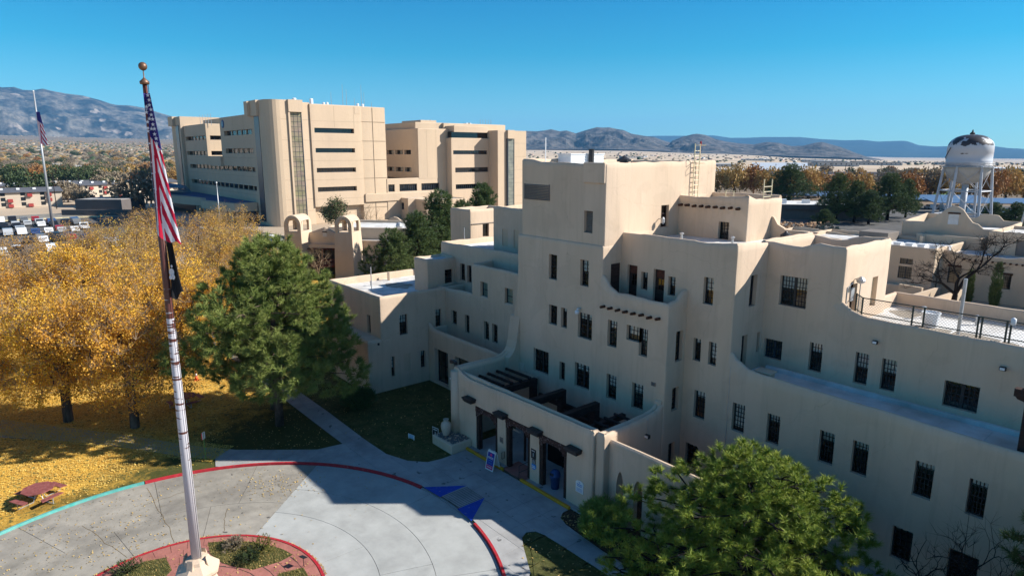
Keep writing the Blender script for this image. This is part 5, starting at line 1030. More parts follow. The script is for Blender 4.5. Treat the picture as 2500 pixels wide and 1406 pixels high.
# air grille box by the left wall
m = MB(); m.box(-49.6, -48.4, 22.7, 23.6, 0.05, 0.35); m.box(-49.7, -48.3, 22.6, 23.7, 0.35, 0.4); tag(m.build('utility_box', VENT), 'low tan utility box in the bed beside the left wing wall', 'box')
# ================================================================== trees
def cluster_tree(rngl, root, targets, r_end=0.012, bend=0.12):
    """branch skeleton: recursively splits the target points, each split is a fork. returns list of (p0,p1,p2,count)"""
    segs = []
    def rec(p, T, depth, d_in):
        n = len(T)
        if n == 1: segs.append((p, (p + T[0]) / 2 + rngl.normal(0, 0.05, 3), T[0], 1)); return
        c = T.mean(0); k = 3 if (depth < 2 and n > 12) else 2
        f = 0.5 if depth > 0 else 0.35
        q = p + (c - p) * f; mid = (p + q) / 2 + rngl.normal(0, bend, 3) * np.linalg.norm(q - p) * 0.5 + d_in * 0.12 * np.linalg.norm(q - p)
        segs.append((p, mid, q, n))
        C = T[rngl.choice(n, k, replace=False)]
        for _ in range(4):
            lab = ((T[:, None] - C[None]) ** 2).sum(2).argmin(1)
            C = np.array([T[lab == i].mean(0) if (lab == i).any() else C[i] for i in range(k)])
        d = (q - p) / max(np.linalg.norm(q - p), 1e-6)
        for i in range(k):
            S = T[lab == i]
            if len(S): rec(q, S, depth + 1, d)
    rec(root, targets, 0, np.array([0, 0, 1.0])); return segs
def segs_mesh(name, segs, rbase, rmin, material, ntot, expo=0.5):
    m = MB()
    for p, mid, q, n in segs:
        r = max(rmin, rbase * (n / ntot) ** expo); m.tube([p, mid, q], [r * 1.05, r, r * 0.85], 7 if r > 0.1 else (5 if r > 0.04 else 3), False)
    return m.mesh(name, [material], True)
def quads_cloud(rngl, C, per, sig, size, flat=0.0):
    n = len(C) * per; P = np.repeat(C, per, 0) + rngl.normal(0, 1, (n, 3)) * sig
    a = rngl.normal(0, 1, (n, 3)); a /= np.linalg.norm(a, axis=1)[:, None]; b = np.cross(a, rngl.normal(0, 1, (n, 3))); b /= np.linalg.norm(b, axis=1)[:, None]
    s = rngl.uniform(size[0], size[1], (n, 1)); a = a * s; b = b * s * 0.7; V = np.zeros((n * 4, 3)); V[0::4] = P - a; V[1::4] = P + b; V[2::4] = P + a; V[3::4] = P - b
    return V, np.arange(n * 4).reshape(n, 4)
def lobed_targets(rngl, n, lobes, shell=0.5):
    """points inside a union of ellipsoid lobes [(center, radii)], biased to the outside"""
    w_ = np.array([r[0] * r[1] * r[2] for _, r in lobes]); w_ = w_ / w_.sum(); idx = rngl.choice(len(lobes), n, p=w_); out = []
    for i in idx:
        c, r = lobes[i]; d = rngl.normal(0, 1, 3); d /= np.linalg.norm(d); rad = rngl.uniform(shell ** 3, 1) ** (1 / 3); out.append(np.array(c) + d * rad * np.array(r))
    return np.array(out)
def deciduous(seed, H, R, ntar=320, per=62, leaf=(0.07, 0.13), sig=0.30, hf=2.4, rb=0.34, bare=0.25):
    rl_ = np.random.default_rng(seed); lobes = []
    for k in range(11):
        a = rl_.uniform(0, 2 * PI); rr = R * rl_.uniform(0.25, 0.62); z = rl_.uniform(0.38, 0.78) * H; s = R * rl_.uniform(0.32, 0.5)
        lobes.append(((rr * math.cos(a), rr * math.sin(a), z), (s, s, s * rl_.uniform(0.7, 1.0))))
    lobes.append(((0, 0, H * 0.68), (R * 0.5, R * 0.5, H * 0.27)))
    T = lobed_targets(rl_, ntar, lobes, 0.55); T = T[T[:, 2] > hf * 0.75]; T[:, 2] = np.minimum(T[:, 2], H)
    segs = cluster_tree(rl_, np.array([0, 0, hf]), T); n = len(T)
    segs2 = [(np.array([0, 0, -0.3]), np.array([rl_.normal(0, .06), rl_.normal(0, .06), hf * 0.5]), np.array([0, 0, hf]), n)] + segs
    trunk = segs_mesh('trunk', [s for s in segs2 if s[3] > 6], rb, 0.02, BARK, n)
    tw = MB()
    for s in segs2:
        if s[3] <= 6: tw.tube([s[0], s[1], s[2]], [0.022, 0.016, 0.008], 3, False)
    for t in T:
        for _ in range(9):
            d = rl_.normal(0, 1, 3); d[2] = abs(d[2]) + 0.3; d /= np.linalg.norm(d); tw.tube([t, t + d * rl_.uniform(.5, 1.2)], [0.014, 0.005], 3, False)
    twm = tw.mesh('twigs', [TWIG]); keep = T[rl_.random(len(T)) > np.clip(bare + 0.62 * (T[:, 2] / H - 0.55), 0.0, 0.8)]
    Vq, Fq = quads_cloud(rl_, keep, per, sig, leaf)
    return trunk, twm, Vq, Fq
def add_tree(parts, loc, rz, sc, label, group, cat='tree', name='autumn_tree'):
    t = thing(name, label, cat, loc, rz, group); t.scale = (sc[0], sc[0], sc[1])
    for nm, me in parts: mobj(nm, me, None, t)
    return t
gold_sets = []
for sd in (11, 12, 13):
    tr, tw_, Vq, Fq = deciduous(sd, 11.5, 6.4, 330, 105, (0.055, 0.10), 0.36, 2.3, 0.36, 0.27)
    gold_sets.append([('trunk', tr), ('twigs', tw_), ('crown', npmesh('crown', Vq, Fq, [GOLD]))])
ochre_sets = []
for sd in (21, 22):
    tr, tw_, Vq, Fq = deciduous(sd, 11.5, 6.2, 300, 64, (0.06, 0.105), 0.38, 2.6, 0.34, 0.38)
    ochre_sets.append([('trunk', tr), ('twigs', tw_), ('crown', npmesh('crown', Vq, Fq, [OCHRE]))])
front = [(-52.62, 7.34, 1, 0.3, (0.92, 1.0), 'golden leaved tree with a forked trunk nearest behind the flagpole'),
         (-57.1, 3.7, 0, 2.1, (0.95, 1.0), 'golden tree half bare on top, standing left of the forked trunk'),
         (-60.0, -3.2, 2, 4.0, (1.0, 0.98), 'golden tree at the left edge of the lawn beyond the picnic table'),
         (-63.5, 13.0, 2, 1.2, (1.0, 1.06), 'golden tree behind the flagpole and next to the green pine'),
         (-67.0, 21.5, 0, 3.3, (0.95, 1.02), 'golden tree just left of the green pine, beside the footpath'),
         (-70.5, 7.0, 1, 5.0, (1.05, 1.08), 'golden tree in the middle of the grove behind the forked one'),
         (-71, -3.5, 2, 0.4, (1.05, 1.05), 'golden tree of the second row near the left edge of the photo')]
for x, y, k, rz, sc, lb in front: add_tree(gold_sets[k], (x, y, 0.06), rz, sc, lb, 'golden trees on the lawn')
back = [(-83, 12.5, 0, (1.0, 0.98)), (-85, 0.5, 1, (1.05, 1.02)), (-84, 22.5, 1, (1.0, 1.0)), (-97, 16.0, 0, (1.05, 1.1)), (-99, 27.0, 1, (1.0, 1.05)), (-96, 4.0, 1, (1.0, 0.95)), (-86, -8, 0, (1.1, 1.05)), (-113, 33, 0, (1.05, 1.06)), (-112, 22, 1, (1.0, 1.05)), (-118, 12.5, 0, (0.9, 0.9))]
blb = ['thinning ochre tree right behind the upper part of the flagpole', 'thin ochre tree whose crown meets the car park on the left', 'ochre tree behind the golden tree beside the pine', 'tall thin ochre tree against the left foot of the hospital', 'ochre tree nearest to the hospital forecourt', 'ochre tree with bare twigs at the edge of the car park', 'ochre tree at the far left edge in front of parked cars', 'rear ochre tree close to the hospital entrance canopy', 'rear ochre tree between the flag tip and the car park', 'small ochre tree standing among the parked cars']
for i, (x, y, k, sc) in enumerate(back): add_tree(ochre_sets[k], (x, y, 0.0), i * 1.7, sc, blb[i], 'thin ochre trees behind the golden grove')

def needle_cloud(rngl, C, D, per, ln, wd, spread=0.68):
    """one tuft of needles per centre, fanned round direction D; each needle one triangle"""
    n = len(C) * per; D = D + rngl.normal(0, 0.28, D.shape); D = D / np.linalg.norm(D, axis=1)[:, None]; P = np.repeat(C, per, 0); d = np.repeat(D, per, 0) + rngl.normal(0, 1, (n, 3)) * spread; d /= np.linalg.norm(d, axis=1)[:, None]
    P = P - d * ln * 0.1 + np.repeat(D, per, 0) * rngl.uniform(-0.25, 0.45, (n, 1)) * ln
    sd = np.cross(d, rngl.normal(0, 1, (n, 3))); sd /= np.linalg.norm(sd, axis=1)[:, None]; L_ = ln * rngl.uniform(0.7, 1.15, (n, 1))
    V = np.zeros((n * 3, 3)); V[0::3] = P - sd * wd; V[1::3] = P + sd * wd; V[2::3] = P + d * L_
    return V, np.arange(n * 3).reshape(n, 3)
def conifer(seed, lobes, ntuft, per, ln, wd, hf, H, rb, material, ntar=170, shell=0.72, up=0.55, sub=1, bark=None):
    rl_ = np.random.default_rng(seed); T = lobed_targets(rl_, ntar, lobes, 0.5); axis = np.array([0, 0, 1.0])
    m = MB(); n = len(T); zs_ = np.linspace(hf, H * 0.9, 15)
    m.tube([(0, 0, -0.3), (rl_.normal(0, .05), 0.03, H * 0.3), (rl_.normal(0, .12), rl_.normal(0, .12), H * 0.65), (0, 0, H * 0.93)], [rb * 1.25, rb, rb * 0.55, 0.03], 10)
    segs = []
    for z0_, z1_ in zip(zs_, zs_[1:]):
        S = T[(T[:, 2] - 0.14 * np.hypot(T[:, 0], T[:, 1]) >= z0_) & (T[:, 2] - 0.14 * np.hypot(T[:, 0], T[:, 1]) < z1_)]
        if len(S): segs += cluster_tree(rl_, np.array([0, 0, (z0_ + z1_) / 2]), S, bend=0.1)
    for p, mid, q, c in segs:
        r = max(0.018, 0.035 * c ** 0.5); m.tube([p, mid, q], [r * 1.1, r, r * 0.8], 5, False)
    trunk = m.mesh('trunk', [bark or BARKP], True)
    P = lobed_targets(rl_, ntuft, lobes, shell)
    cents = np.array([c for c, _ in lobes]); li = ((P[:, None] - cents[None]) ** 2).sum(2).argmin(1); Dn = P - cents[li]; Dn /= np.linalg.norm(Dn, axis=1)[:, None]; Dn = Dn * 0.8 + np.array([0, 0, up]); Dn /= np.linalg.norm(Dn, axis=1)[:, None]
    V, F = needle_cloud(rl_, P, Dn, per, ln, wd)
    return trunk, npmesh('crown', V, F, [material])
def pine_lobes(seed, H, z0, R, n, top=0.18, small=1.0, bulge=0.5):
    rl_ = np.random.default_rng(seed); L_ = []
    for k in range(n):
        t = ((k + 0.5) / n) ** 0.9; z = z0 + (H - z0) * (0.06 + 0.86 * t); prof_ = (math.sin(PI * min(1, (t * 0.75 + 0.25)) ** 0.8) * 0.85 + 0.15) if bulge > 0 else 1 - t
        rr = R * prof_ * rl_.uniform(0.45, 0.8); a = k * 2.399 + rl_.uniform(-.4, .4); s = R * rl_.uniform(0.26, 0.40) * (1 - 0.3 * t) * small
        L_.append(((rr * math.cos(a), rr * math.sin(a), z), (s, s, s * rl_.uniform(0.55, 0.8))))
    L_.append(((0, 0, H - R * 0.3), (R * 0.3, R * 0.3, R * 0.34)))
    L_.append(((0, 0, z0 + (H - z0) * 0.5), (R * 0.4, R * 0.4, (H - z0) * 0.36)))
    return L_
# pine beside the diagonal walk
tr, cr = conifer(31, pine_lobes(5, 13.9, 3.2, 7.0, 38), 2600, 84, 0.52, 0.02, 3.2, 13.7, 0.27, PINE)
add_tree([('trunk', tr), ('crown', cr)], (-46.15, 15.74, 0.06), 0.6, (1, 1), 'large rounded green pine in front of the left wing', 'green pines', 'tree', 'pine_tree')
tr, cr = conifer(32, pine_lobes(8, 11.0, 2.6, 4.6, 22), 1300, 60, 0.5, 0.02, 2.6, 11.0, 0.25, PINE)
add_tree([('trunk', tr), ('crown', cr)], (-49.6, 16.6, 0.06), 2.6, (1, 1), 'shaded pine standing directly behind the large rounded pine', 'green pines', 'tree', 'pine_tree')
# big bright pine at the bottom right
tr, cr = conifer(33, pine_lobes(19, 9.5, 0.3, 6.6, 60, small=0.66), 2600, 84, 0.36, 0.0145, 0.8, 9.5, 0.24, PINEB, ntar=320, up=1.0, shell=0.68, bark=DARKBARK)
add_tree([('trunk', tr), ('crown', cr)], (-12.9, 23.9, 0.1), 0.9, (1.12, 0.81), 'bright green pine in the lower right before the wing', 'green pines', 'tree', 'pine_tree')
tr, cr = conifer(34, pine_lobes(23, 7.5, 0.6, 2.6, 16), 900, 40, 0.34, 0.015, 0.6, 7.5, 0.2, DPINE)
add_tree([('trunk', tr), ('crown', cr)], (-3.5, 28.3, 0.1), 0.3, (1, 1.2), 'dark conifer cut by the right edge of the photo', 'green pines', 'tree', 'pine_tree')
# dark pines behind the left wing
dp = conifer(35, pine_lobes(41, 14, 1.5, 6.0, 26), 2600, 26, 0.55, 0.03, 2.0, 14, 0.35, DPINE, bark=DARKBARK); dps = [('trunk', dp[0]), ('crown', dp[1])]
dp2 = conifer(36, pine_lobes(44, 14, 1.5, 5.4, 22, small=0.9), 2300, 26, 0.55, 0.03, 2.0, 14, 0.33, DPINE, bark=DARKBARK); dps2 = [('trunk', dp2[0]), ('crown', dp2[1])]
for (x, y), k, s, lb in (((-74.50, 41.73), 0, (0.82, 0.74), 'dark pine with long drooping boughs behind the left wing, nearest the bell towers'), ((-87.32, 57.59), 1, (1.15, 1.0), 'tall dark pine behind the left wing roof, middle of three'), ((-99.73, 75.54), 0, (0.95, 1.02), 'dark pine in front of the hospital strip window'), ((-91.65, 64.92), 1, (0.9, 0.85), 'lower dark pine between the two tall ones behind the left wing'), ((-82.05, 49.85), 1, (0.9, 0.82), 'dark pine standing between the drooping pine and the tall one')):
    add_tree(dps if k == 0 else dps2, (x, y, 0), x, s, lb, 'dark pines behind the building', 'tree', 'pine_tree')
for (px, D, k, s) in ():
    pass
for i, ((x, y), k, s) in enumerate((((-88.76, 200.55), 0, (1.0, 1.0)), ((-82.56, 198.62), 1, (1.05, 0.86)), ((-79.33, 213.58), 0, (1.25, 1.0)), ((-78.17, 197.64), 1, (1.0, 0.68)), ((-78.91, 226.70), 1, (0.85, 0.85)), ((-131.19, 253.08), 0, (1.7, 1.12)), ((-45.53, 204.16), 1, (0.8, 0.55)), ((-52.30, 211.71), 0, (0.8, 0.5)), ((-82.62, 179.64), 1, (0.7, 0.35)))):
    lb = ['tall dark evergreen left of the water tower, leftmost of its clump', 'dark evergreen in the middle of the clump by the grey flat roof', 'broad dark evergreen of the clump nearest the water tower', 'low dark evergreen in front of its clump', 'dark evergreen at the right end of the clump beside the tower legs', 'broad dark evergreen before the ochre tree row', 'dark evergreen at the right edge below the water tower', 'low dark evergreen behind the curved gable building', 'low brown green bush left of the evergreen clump'][i]
    add_tree(dps if k == 0 else dps2, (x, y, 0), i * 2.2, s, lb, 'evergreens behind the right roofs', 'tree', 'evergreen_tree')
# bare dark tree beside the right rear building
rl_ = np.random.default_rng(51); lob = [((-3.2, -0.5, 6.2), (1.7, 1.5, 1.5)), ((-1.4, 0.5, 8.2), (1.6, 1.4, 1.3)), ((3.6, 0.3, 9.0), (1.9, 1.5, 1.6)), ((5.6, -0.3, 10.3), (1.4, 1.2, 1.0)), ((1.0, 0.2, 8.2), (1.3, 1.3, 1.3)), ((-4.4, 0.2, 4.4), (1.2, 1.0, 0.6)), ((2.6, -0.4, 6.6), (1.6, 1.2, 1.2)), ((0.2, 0.6, 6.5), (1.2, 1.1, 1.2))]
T = lobed_targets(rl_, 130, lob, 0.3); sg = cluster_tree(rl_, np.array([0, 0, 1.3]), T); n = len(T)
m = MB()
for p, mid, q, c in [(np.array([0, 0, -0.3]), np.array([0.1, 0, 0.5]), np.array([0, 0, 1.3]), n)] + sg:
    r = max(0.018, 0.30 * (c / n) ** 0.55); m.tube([p, mid, q], [r * 1.05, r, r * 0.8], 7 if r > 0.1 else 4, False)
for t in T:
    for _ in range(6):
        d = rl_.normal(0, 1, 3); d[2] = abs(d[2]) * 0.8; d /= np.linalg.norm(d); e = t + d * rl_.uniform(.5, 1.1); m.tube([t, e], [0.018, 0.006], 3, False)
        d2 = d + rl_.normal(0, .5, 3); d2 /= np.linalg.norm(d2); m.tube([(t + e) / 2, (t + e) / 2 + d2 * 0.5], [0.012, 0.005], 3, False)
t = thing('bare_tree', 'leafless dark tree with spreading limbs before the right rear building', 'tree', (-24.6, 88.5, 0), math.radians(50)); t.scale = (1.12, 1.12, 1.02); m.build('trunk', DARKBARK, t, True)
# columnar cypresses at the wall, bushes
def cypress(loc, h, r, label):
    t = thing('cypress', label, 'tree', loc); lb_ = [((0, 0, h * 0.5), (r, r, h * 0.5)), ((0, 0, h * 0.3), (r * 1.1, r * 1.1, h * 0.3))]
    P = lobed_targets(rng, 420, lb_, 0.75); D_ = np.tile(np.array([0, 0, 1.0]), (len(P), 1)); V, F = needle_cloud(rng, P, D_, 14, 0.5, 0.03, 0.35); mobj('crown', npmesh('crown', V, F, [DPINE]), None, t); m = MB(); m.tube([(0, 0, 0), (0, 0, h * 0.6)], [0.12, 0.05], 6); m.build('trunk', DARKBARK, t)
cypress((-23.6, 101.5, 0), 6.0, 0.62, 'slim dark cypress against the right rear wall by the arched window'); cypress((-26.6, 101.8, 0), 4.6, 0.5, 'slim dark cypress behind the trunk of the bare tree')
def shrub(loc, r, h, label, material, n=500, per=16, ln=0.22, wd=0.012, name='shrub', up=0.5, group=None):
    t = thing(name, label, 'shrub', loc, 0, group); lbs = [((random.uniform(-.5, .5) * r, random.uniform(-.5, .5) * r, h * random.uniform(.35, .6)), (r * .6, r * .6, h * .42)) for _ in range(6)] + [((0, 0, h * .45), (r * .8, r * .8, h * .5))]
    P = lobed_targets(rng, n, lbs, 0.6); P = P[P[:, 2] > 0.03]; c = np.array([0, 0, h * .3]); D_ = P - c; D_ /= np.linalg.norm(D_, axis=1)[:, None]; D_[:, 2] += up; D_ /= np.linalg.norm(D_, axis=1)[:, None]
    V, F = needle_cloud(rng, P, D_, per, ln, wd, 0.6); mobj('foliage', npmesh('foliage', V, F, [material]), None, t)
    m = MB()
    for k in range(9): a = k * 0.7; m.tube([(0, 0, 0), (0.4 * r * math.cos(a), 0.4 * r * math.sin(a), h * .45), (0.75 * r * math.cos(a), 0.75 * r * math.sin(a), h * .7)], [0.03, 0.02, 0.008], 4, False)
    m.build('stem', DARKBARK, t)
shrub((-45.6, 21.9, 0.08), 1.5, 1.7, 'round very dark shrub in the shade at the left wing wall', DPINE, 700, 18, 0.3, 0.014)
shrub((-20.9, 23.9, 0.1), 1.45, 2.2, 'feathery bright juniper beside the porch corner', JUNI, 1100, 22, 0.26, 0.012, 'juniper', 0.2)
shrub((-31.0, 9.1, 0.15), 0.75, 0.8, 'sparse straggly rose bush in the island bed near the red kerb', GREENL, 130, 12, 0.12, 0.012); shrub((-30.6, 8.5, 0.15), 0.6, 0.5, 'low dark bush in the island bed nearer the pedestal', F_GRN, 170, 12, 0.14, 0.012); shrub((-32.3, 8.2, 0.15), 0.6, 0.45, 'low brown bush in the island bed beside the flagpole', F_BRN, 150, 12, 0.14, 0.012); shrub((-33.4, 3.6, 0.15), 0.7, 0.6, 'low bush in the island bed at the lower photo edge', F_GRN, 160, 12, 0.14, 0.012)
# leafless shrubs before the right wing
def baretwig(loc, h, r, label, n=60, material=DARKBARK, name='bare_shrub', rb=0.09):
    rl2 = np.random.default_rng(int(abs(loc[0] * 10)) + 3); T = lobed_targets(rl2, n, [((0, 0, h * .62), (r, r, h * .38))], 0.2); sg = cluster_tree(rl2, np.array([0, 0, h * .12]), T); m = MB()
    for p, mid, q, c in [(np.zeros(3), np.array([0, 0, h * .06]), np.array([0, 0, h * .12]), n)] + sg: rr = max(0.006, rb * (c / n) ** .5); m.tube([p, mid, q], [rr, rr, rr * .8], 4, False)
    for t in T:
        for _ in range(4): d = rl2.normal(0, 1, 3); d[2] = abs(d[2]) + .4; d /= np.linalg.norm(d); m.tube([t, t + d * h * .09], [0.006, 0.002], 3, False)
    t = thing(name, label, 'shrub', loc); m.build('branches', material, t); return t
baretwig((-6.0, 28.4, 0.1), 6.2, 1.7, 'leafless twiggy shrub before the dark ground floor opening at right', 90); baretwig((-7.7, 28.7, 0.1), 4.3, 1.1, 'smaller leafless shrub left of the dark ground floor opening', 50)
baretwig((*(-119.79, 43.72), 0), 4.5, 3.6, 'grey leafless shrub thicket behind the rounded pine by the bell towers', 120, TWIG, rb=0.12); baretwig((*(-93.63, 39.54), 0), 6.5, 2.2, 'grey leafless tree before the red balcony', 110, TWIG, rb=0.12)
baretwig((*(-136.26, 70.54), 0), 9.0, 4.0, 'pale leafless tree behind the right bell tower', 110, TWIG, rb=0.2)
t = thing('pale_tree', 'grey green tree between the bell towers and the hospital', 'tree', (*(-148.57, 68.18), 0)); tr_, tw_, Vq, Fq = deciduous(61, 10.5, 4.0, 130, 26, (0.12, 0.24), 0.45, 2.2, 0.3, 0.1); mobj('trunk', tr_, None, t); mobj('twigs', tw_, None, t); mobj('crown', npmesh('crown', Vq, Fq, [F_GRN]), None, t)
shrub((-22.2, 90, 0), 1.8, 2.4, 'pale green shrub at the right edge before the right rear wall', GREENL, 260, 12, 0.35, 0.03)
# ================================================================== hospital block
HB = thing('hospital_building', 'large six storey tan hospital with window bands and tall strip windows', 'building')
def hw(side, plane, a0, a1, z0, z1, cols, parent=HB, glass=None, depth=0.5): return window(parent, side, plane, a0, a1, z0, z1, cols=cols, rows=1, depth=depth, panes=False, glass=glass or GLASSB, fr=0.1, mw=0.14, frame=FRAMEB)
kw = dict(stucco=PRECAST, roofmat=ROOFG, amp=0.0, disp=0.0, step=6.0, lip=0.1, t=0.5, r=0.02)
bz = [(25.5, 26.85), (20.05, 21.3), (14.5, 15.8), (9.05, 10.4)]
# south-east lit block
mass(HB, -190.0, -179.0, 75.9, 91.4, 4.9, 33.3, right=[(76.9, 88.95, a, b, 1.0) for a, b in bz], roof=32.4, **kw)
for a, b in bz: hw('x', -179.0, 76.9, 88.95, a, b, 12, depth=1.0)
mass(HB, -190.0, -179.1, 91.0, 99.2, 0, 33.2, roof=32.4, **kw)
mass(HB, -190.0, -180.5, 75.9, 91.4, 0, 5.0, right=[(79.0, 83.0, 1.5, 4.6)], roof=4.8, **kw); hw('x', -180.5, 79.0, 83.0, 1.5, 4.6, 4)
m = MB(); m.box(-181.2, -178.95, 89.3, 91.0, 31.0, 33.0); m.build('soffit_box', PRECAST, HB)
# strip window bay
mass(HB, -191.0, -179.4, 69.6, 76.0, 0, 33.6, roof=32.6, **kw)
m = MB(); m.box(-180.0, -178.4, 69.7, 73.7, 30.9, 34.1); m.build('window_hood', PRECAST, HB)
m = MB(); m.box(-180.0, -178.6, 69.6, 70.1, 1.0, 31.0); m.build('window_fin', PRECAST, HB)
m = MB(); m.box(-179.6, -179.3, 70.15, 73.5, 1.5, 30.9); sw = m.build('strip_window', STRIPGLASS, HB)
m = MB()
for k in range(22): m.box(-179.32, -179.25, 70.15, 73.5, 1.5 + 1.34 * k, 1.56 + 1.34 * k)
for y in (71.2, 72.35): m.box(-179.32, -179.26, y, y + 0.07, 1.5, 30.9)
m.box(-179.45, -179.2, 73.35, 73.55, 1.5, 30.9); m.build('mullion', FRAMEB, sw)
# corner pier, rounded
m = MB(); q = [(-192, 70), (-192, 64.2), (-185.2, 64.0), (-182.5, 64.0)] + [(-182.5 + 3.5 * math.sin(a), 67.5 - 3.5 * math.cos(a)) for a in [k * PI / 2 / 6 for k in range(1, 7)]] + [(-179.0, 70)]
m.prism(q, 0, 34.0); m.build('pier', PRECAST, HB)
m = MB(); m.box(-192.2, -184.9, 63.2, 66, 29.9, 34.05); m.box(-192.2, -189.6, 62.4, 66, 30.0, 33.9); m.build('pier_cap', PRECAST, HB)
m = MB(); m.box(-189.3, -185.4, 63.9, 64.1, 1, 30.0); m.build('strip_window', mat('dark_strip', (0.035, 0.045, 0.06), 0.3, 0.5, 0.2, 1), HB)
# shaded long front with window bands
wz = [(25.15, 26.6), (19.85, 21.3), (14.6, 16.0), (9.2, 10.6), (3.55, 5.0)]
mass(HB, -222.0, -188.5, 64.21, 90, 18.2, 30.8, front=[(-218.2, -189.3, a, b, 1.1) for a, b in wz[:2]], roof=30.0, **kw)
mass(HB, -266.0, -238.0, 64.21, 90, 18.2, 29.6, front=[(-264.5, -238.9, a, b, 1.1) for a, b in ((24.3, 25.7), (19.2, 20.6))], right=[(65.4, 88, a, b, 0.9) for a, b in ((24.3, 25.7), (19.2, 20.6))], roof=28.8, **kw)
mass(HB, -266.0, -188.5, 64.2, 90, 0, 18.95, front=[(-262.0, -189.5, a, b, 1.1) for a, b in wz[2:]], roof=18.5, **kw)
m = MB(); m.box(-240, -219, 86, 90, 17.5, 28.6); m.build('wall', PRECAST, HB); m = MB(); m.box(-232, -221.5, 63.4, 64.25, 15.8, 18.9); m.build('balcony_wall', PRECAST, HB)
for a, b in ((24.3, 25.7), (19.2, 20.6)): hw('x', -238.0, 65.4, 88, a, b, 14, depth=0.9)
pm = MB(); pm.box(0, 0.55, 0.30, 0.46, 0, 1.45); pme = pm.mesh('window_pier', [PRECAST])
for a0, a1, zz in ((-218.2, -189.3, wz[0]), (-218.2, -189.3, wz[1]), (-264.5, -238.9, (24.3, 25.7)), (-264.5, -238.9, (19.2, 20.6)), (-262, -189.5, wz[2]), (-262, -189.5, wz[3]), (-262, -189.5, wz[4])):
    n = int((a1 - a0) / 1.55); hw('y', 64.2, a0, a1, *zz, n, depth=1.1)
    for k in range(1, int((a1 - a0) / 4.6)):
        o = mobj('window_pier', pme, None, HB); o.location = (a0 + k * 4.6, 64.75, zz[0] - 0.0)
m = MB(); m.box(-279, -266, 63.2, 80, 0, 33.0); m.build('pier', PRECAST, HB)
m = MB(); m.box(-279.5, -273, 62.2, 66, 29.8, 33.2); m.build('pier_cap', PRECAST, HB); m = MB(); m.box(-272.5, -268.5, 63.0, 63.3, 2, 30); m.build('strip_window', MATS['dark_strip'], HB)
m = MB(); m.box(-262, -242, 70, 88, 29, 31.6); m.build('penthouse', PRECAST, HB)
# round wall emblem
m = MB(); m.tube([(-218.6, 64.22, 28.8), (-218.6, 64.05, 28.8)], [1.25, 1.25], 24); e_ = m.build('emblem', mat('emblem_blue', (0.03, 0.07, 0.18), 0.5), HB)
m = MB(); m.tube([(-218.75, 64.06, 28.8), (-218.75, 64.02, 28.8)], [0.85, 0.85], 20); m.build('emblem_disc', mat('emblem_teal', (0.12, 0.30, 0.40), 0.5), e_)
# low entrance canopy along the shaded front
m = MB(); m.prism([(-192, 64), (-192, 57.5), (-200, 55.5), (-212, 54), (-222, 57), (-232, 54), (-262, 50), (-275, 52), (-275, 64)], 3.6, 6.0); m.build('canopy', PRECAST, HB)
m = MB(); m.box(-275, -192, 60, 63.8, 0, 3.6); m.build('entrance_wall', FRAMEB, HB)
m = MB(); m.prism([(-194, 63.9), (-194, 58.5), (-212, 55.5), (-222, 58), (-240, 56), (-260, 53), (-260, 63.9)], 6.0, 6.06); m.build('canopy_roof', mat('blue_roof', (0.035, 0.08, 0.2), 0.6), HB)
pm = MB(); pm.box(-0.3, 0.3, -0.3, 0.3, 0, 3.6); pme = pm.mesh('column', [PRECAST])
for k in range(9): o = mobj('column', pme, None, HB); o.location = (-194 - k * 4.0, 57.2 - (k % 2) * 0.3 - 0.1 * k, 0)
m = MB()
for k in range(12):
    x = -246 - k * 2.2; m.tube([(x, 52 + 0.0, 6.0), (x, 53, 8.0), (x, 55, 9.0), (x, 58, 9.0), (x, 60, 6.4)], 0.14, 5)
m.box(-272, -245, 54, 58, 8.3, 8.6); m.build('skylight', mat('skylight_blue', (0.10, 0.2, 0.3), 0.3, 0.5), HB)
# link wing and second tower
mass(HB, -200, -178.95, 99.0, 121.2, 0, 12.3, right=[(99.4, 101.6, 8.3, 10.5), (103.3, 109.6, 8.3, 10.5), (111.2, 118.0, 8.3, 10.5)], roof=11.6, **kw)
for a, b in ((99.4, 101.6), (103.3, 109.6), (111.2, 118.0)): hw('x', -178.95, a, b, 8.3, 10.5, max(3, int((b - a) / 0.65)))
mass(HB, -190, -178.6, 91.5, 121, 5.6, 8.0, roof=7.9, **kw)
mass(HB, -186, -174.5, 103.5, 112, 0, 6.4, roof=6.2, front=[(-180.5, -177.0, 2.8, 4.9)], **kw); hw('y', 103.5, -180.5, -177.0, 2.8, 4.9, 4)
mass(HB, -176.5, -168, 106, 121, 0, 6.1, roof=5.9, **kw)
mass(HB, -205, -178.9, 110.4, 123, 12, 27.5, roof=26.9, front=[(-199.0, -194.2, 19.5, 20.9, 1.0), (-193.4, -188.4, 19.5, 20.9, 1.0), (-187.6, -183.4, 19.5, 20.9, 1.0), (-199.0, -194.2, 14.0, 15.4, 1.0), (-193.4, -188.4, 14.0, 15.4, 1.0), (-187.6, -183.4, 14.0, 15.4, 1.0)], **kw)
for a, b in ((-199.0, -194.2), (-193.4, -188.4), (-187.6, -183.4)):
    for z in (19.5, 14.0): hw('y', 110.4, a, b, z, z + 1.4, 3, depth=1.0)
mass(HB, -205, -182.0, 111.5, 148, 26, 29.5, roof=29.0, **kw); m = MB(); m.box(-198, -186, 116, 122, 29.4, 30.4); m.box(-182.5, -181.0, 121.5, 123.5, 27, 29.4); m.build('penthouse', PRECAST, HB)
mass(HB, -190, -176.0, 120.9, 136, 0, 24.7, right=[(121.6, 135.4, 19.5, 20.75, 0.6), (122.3, 135.8, 13.75, 15.3, 0.4), (122.4, 135.8, 8.4, 9.95, 0.4)], roof=24.4, **kw)
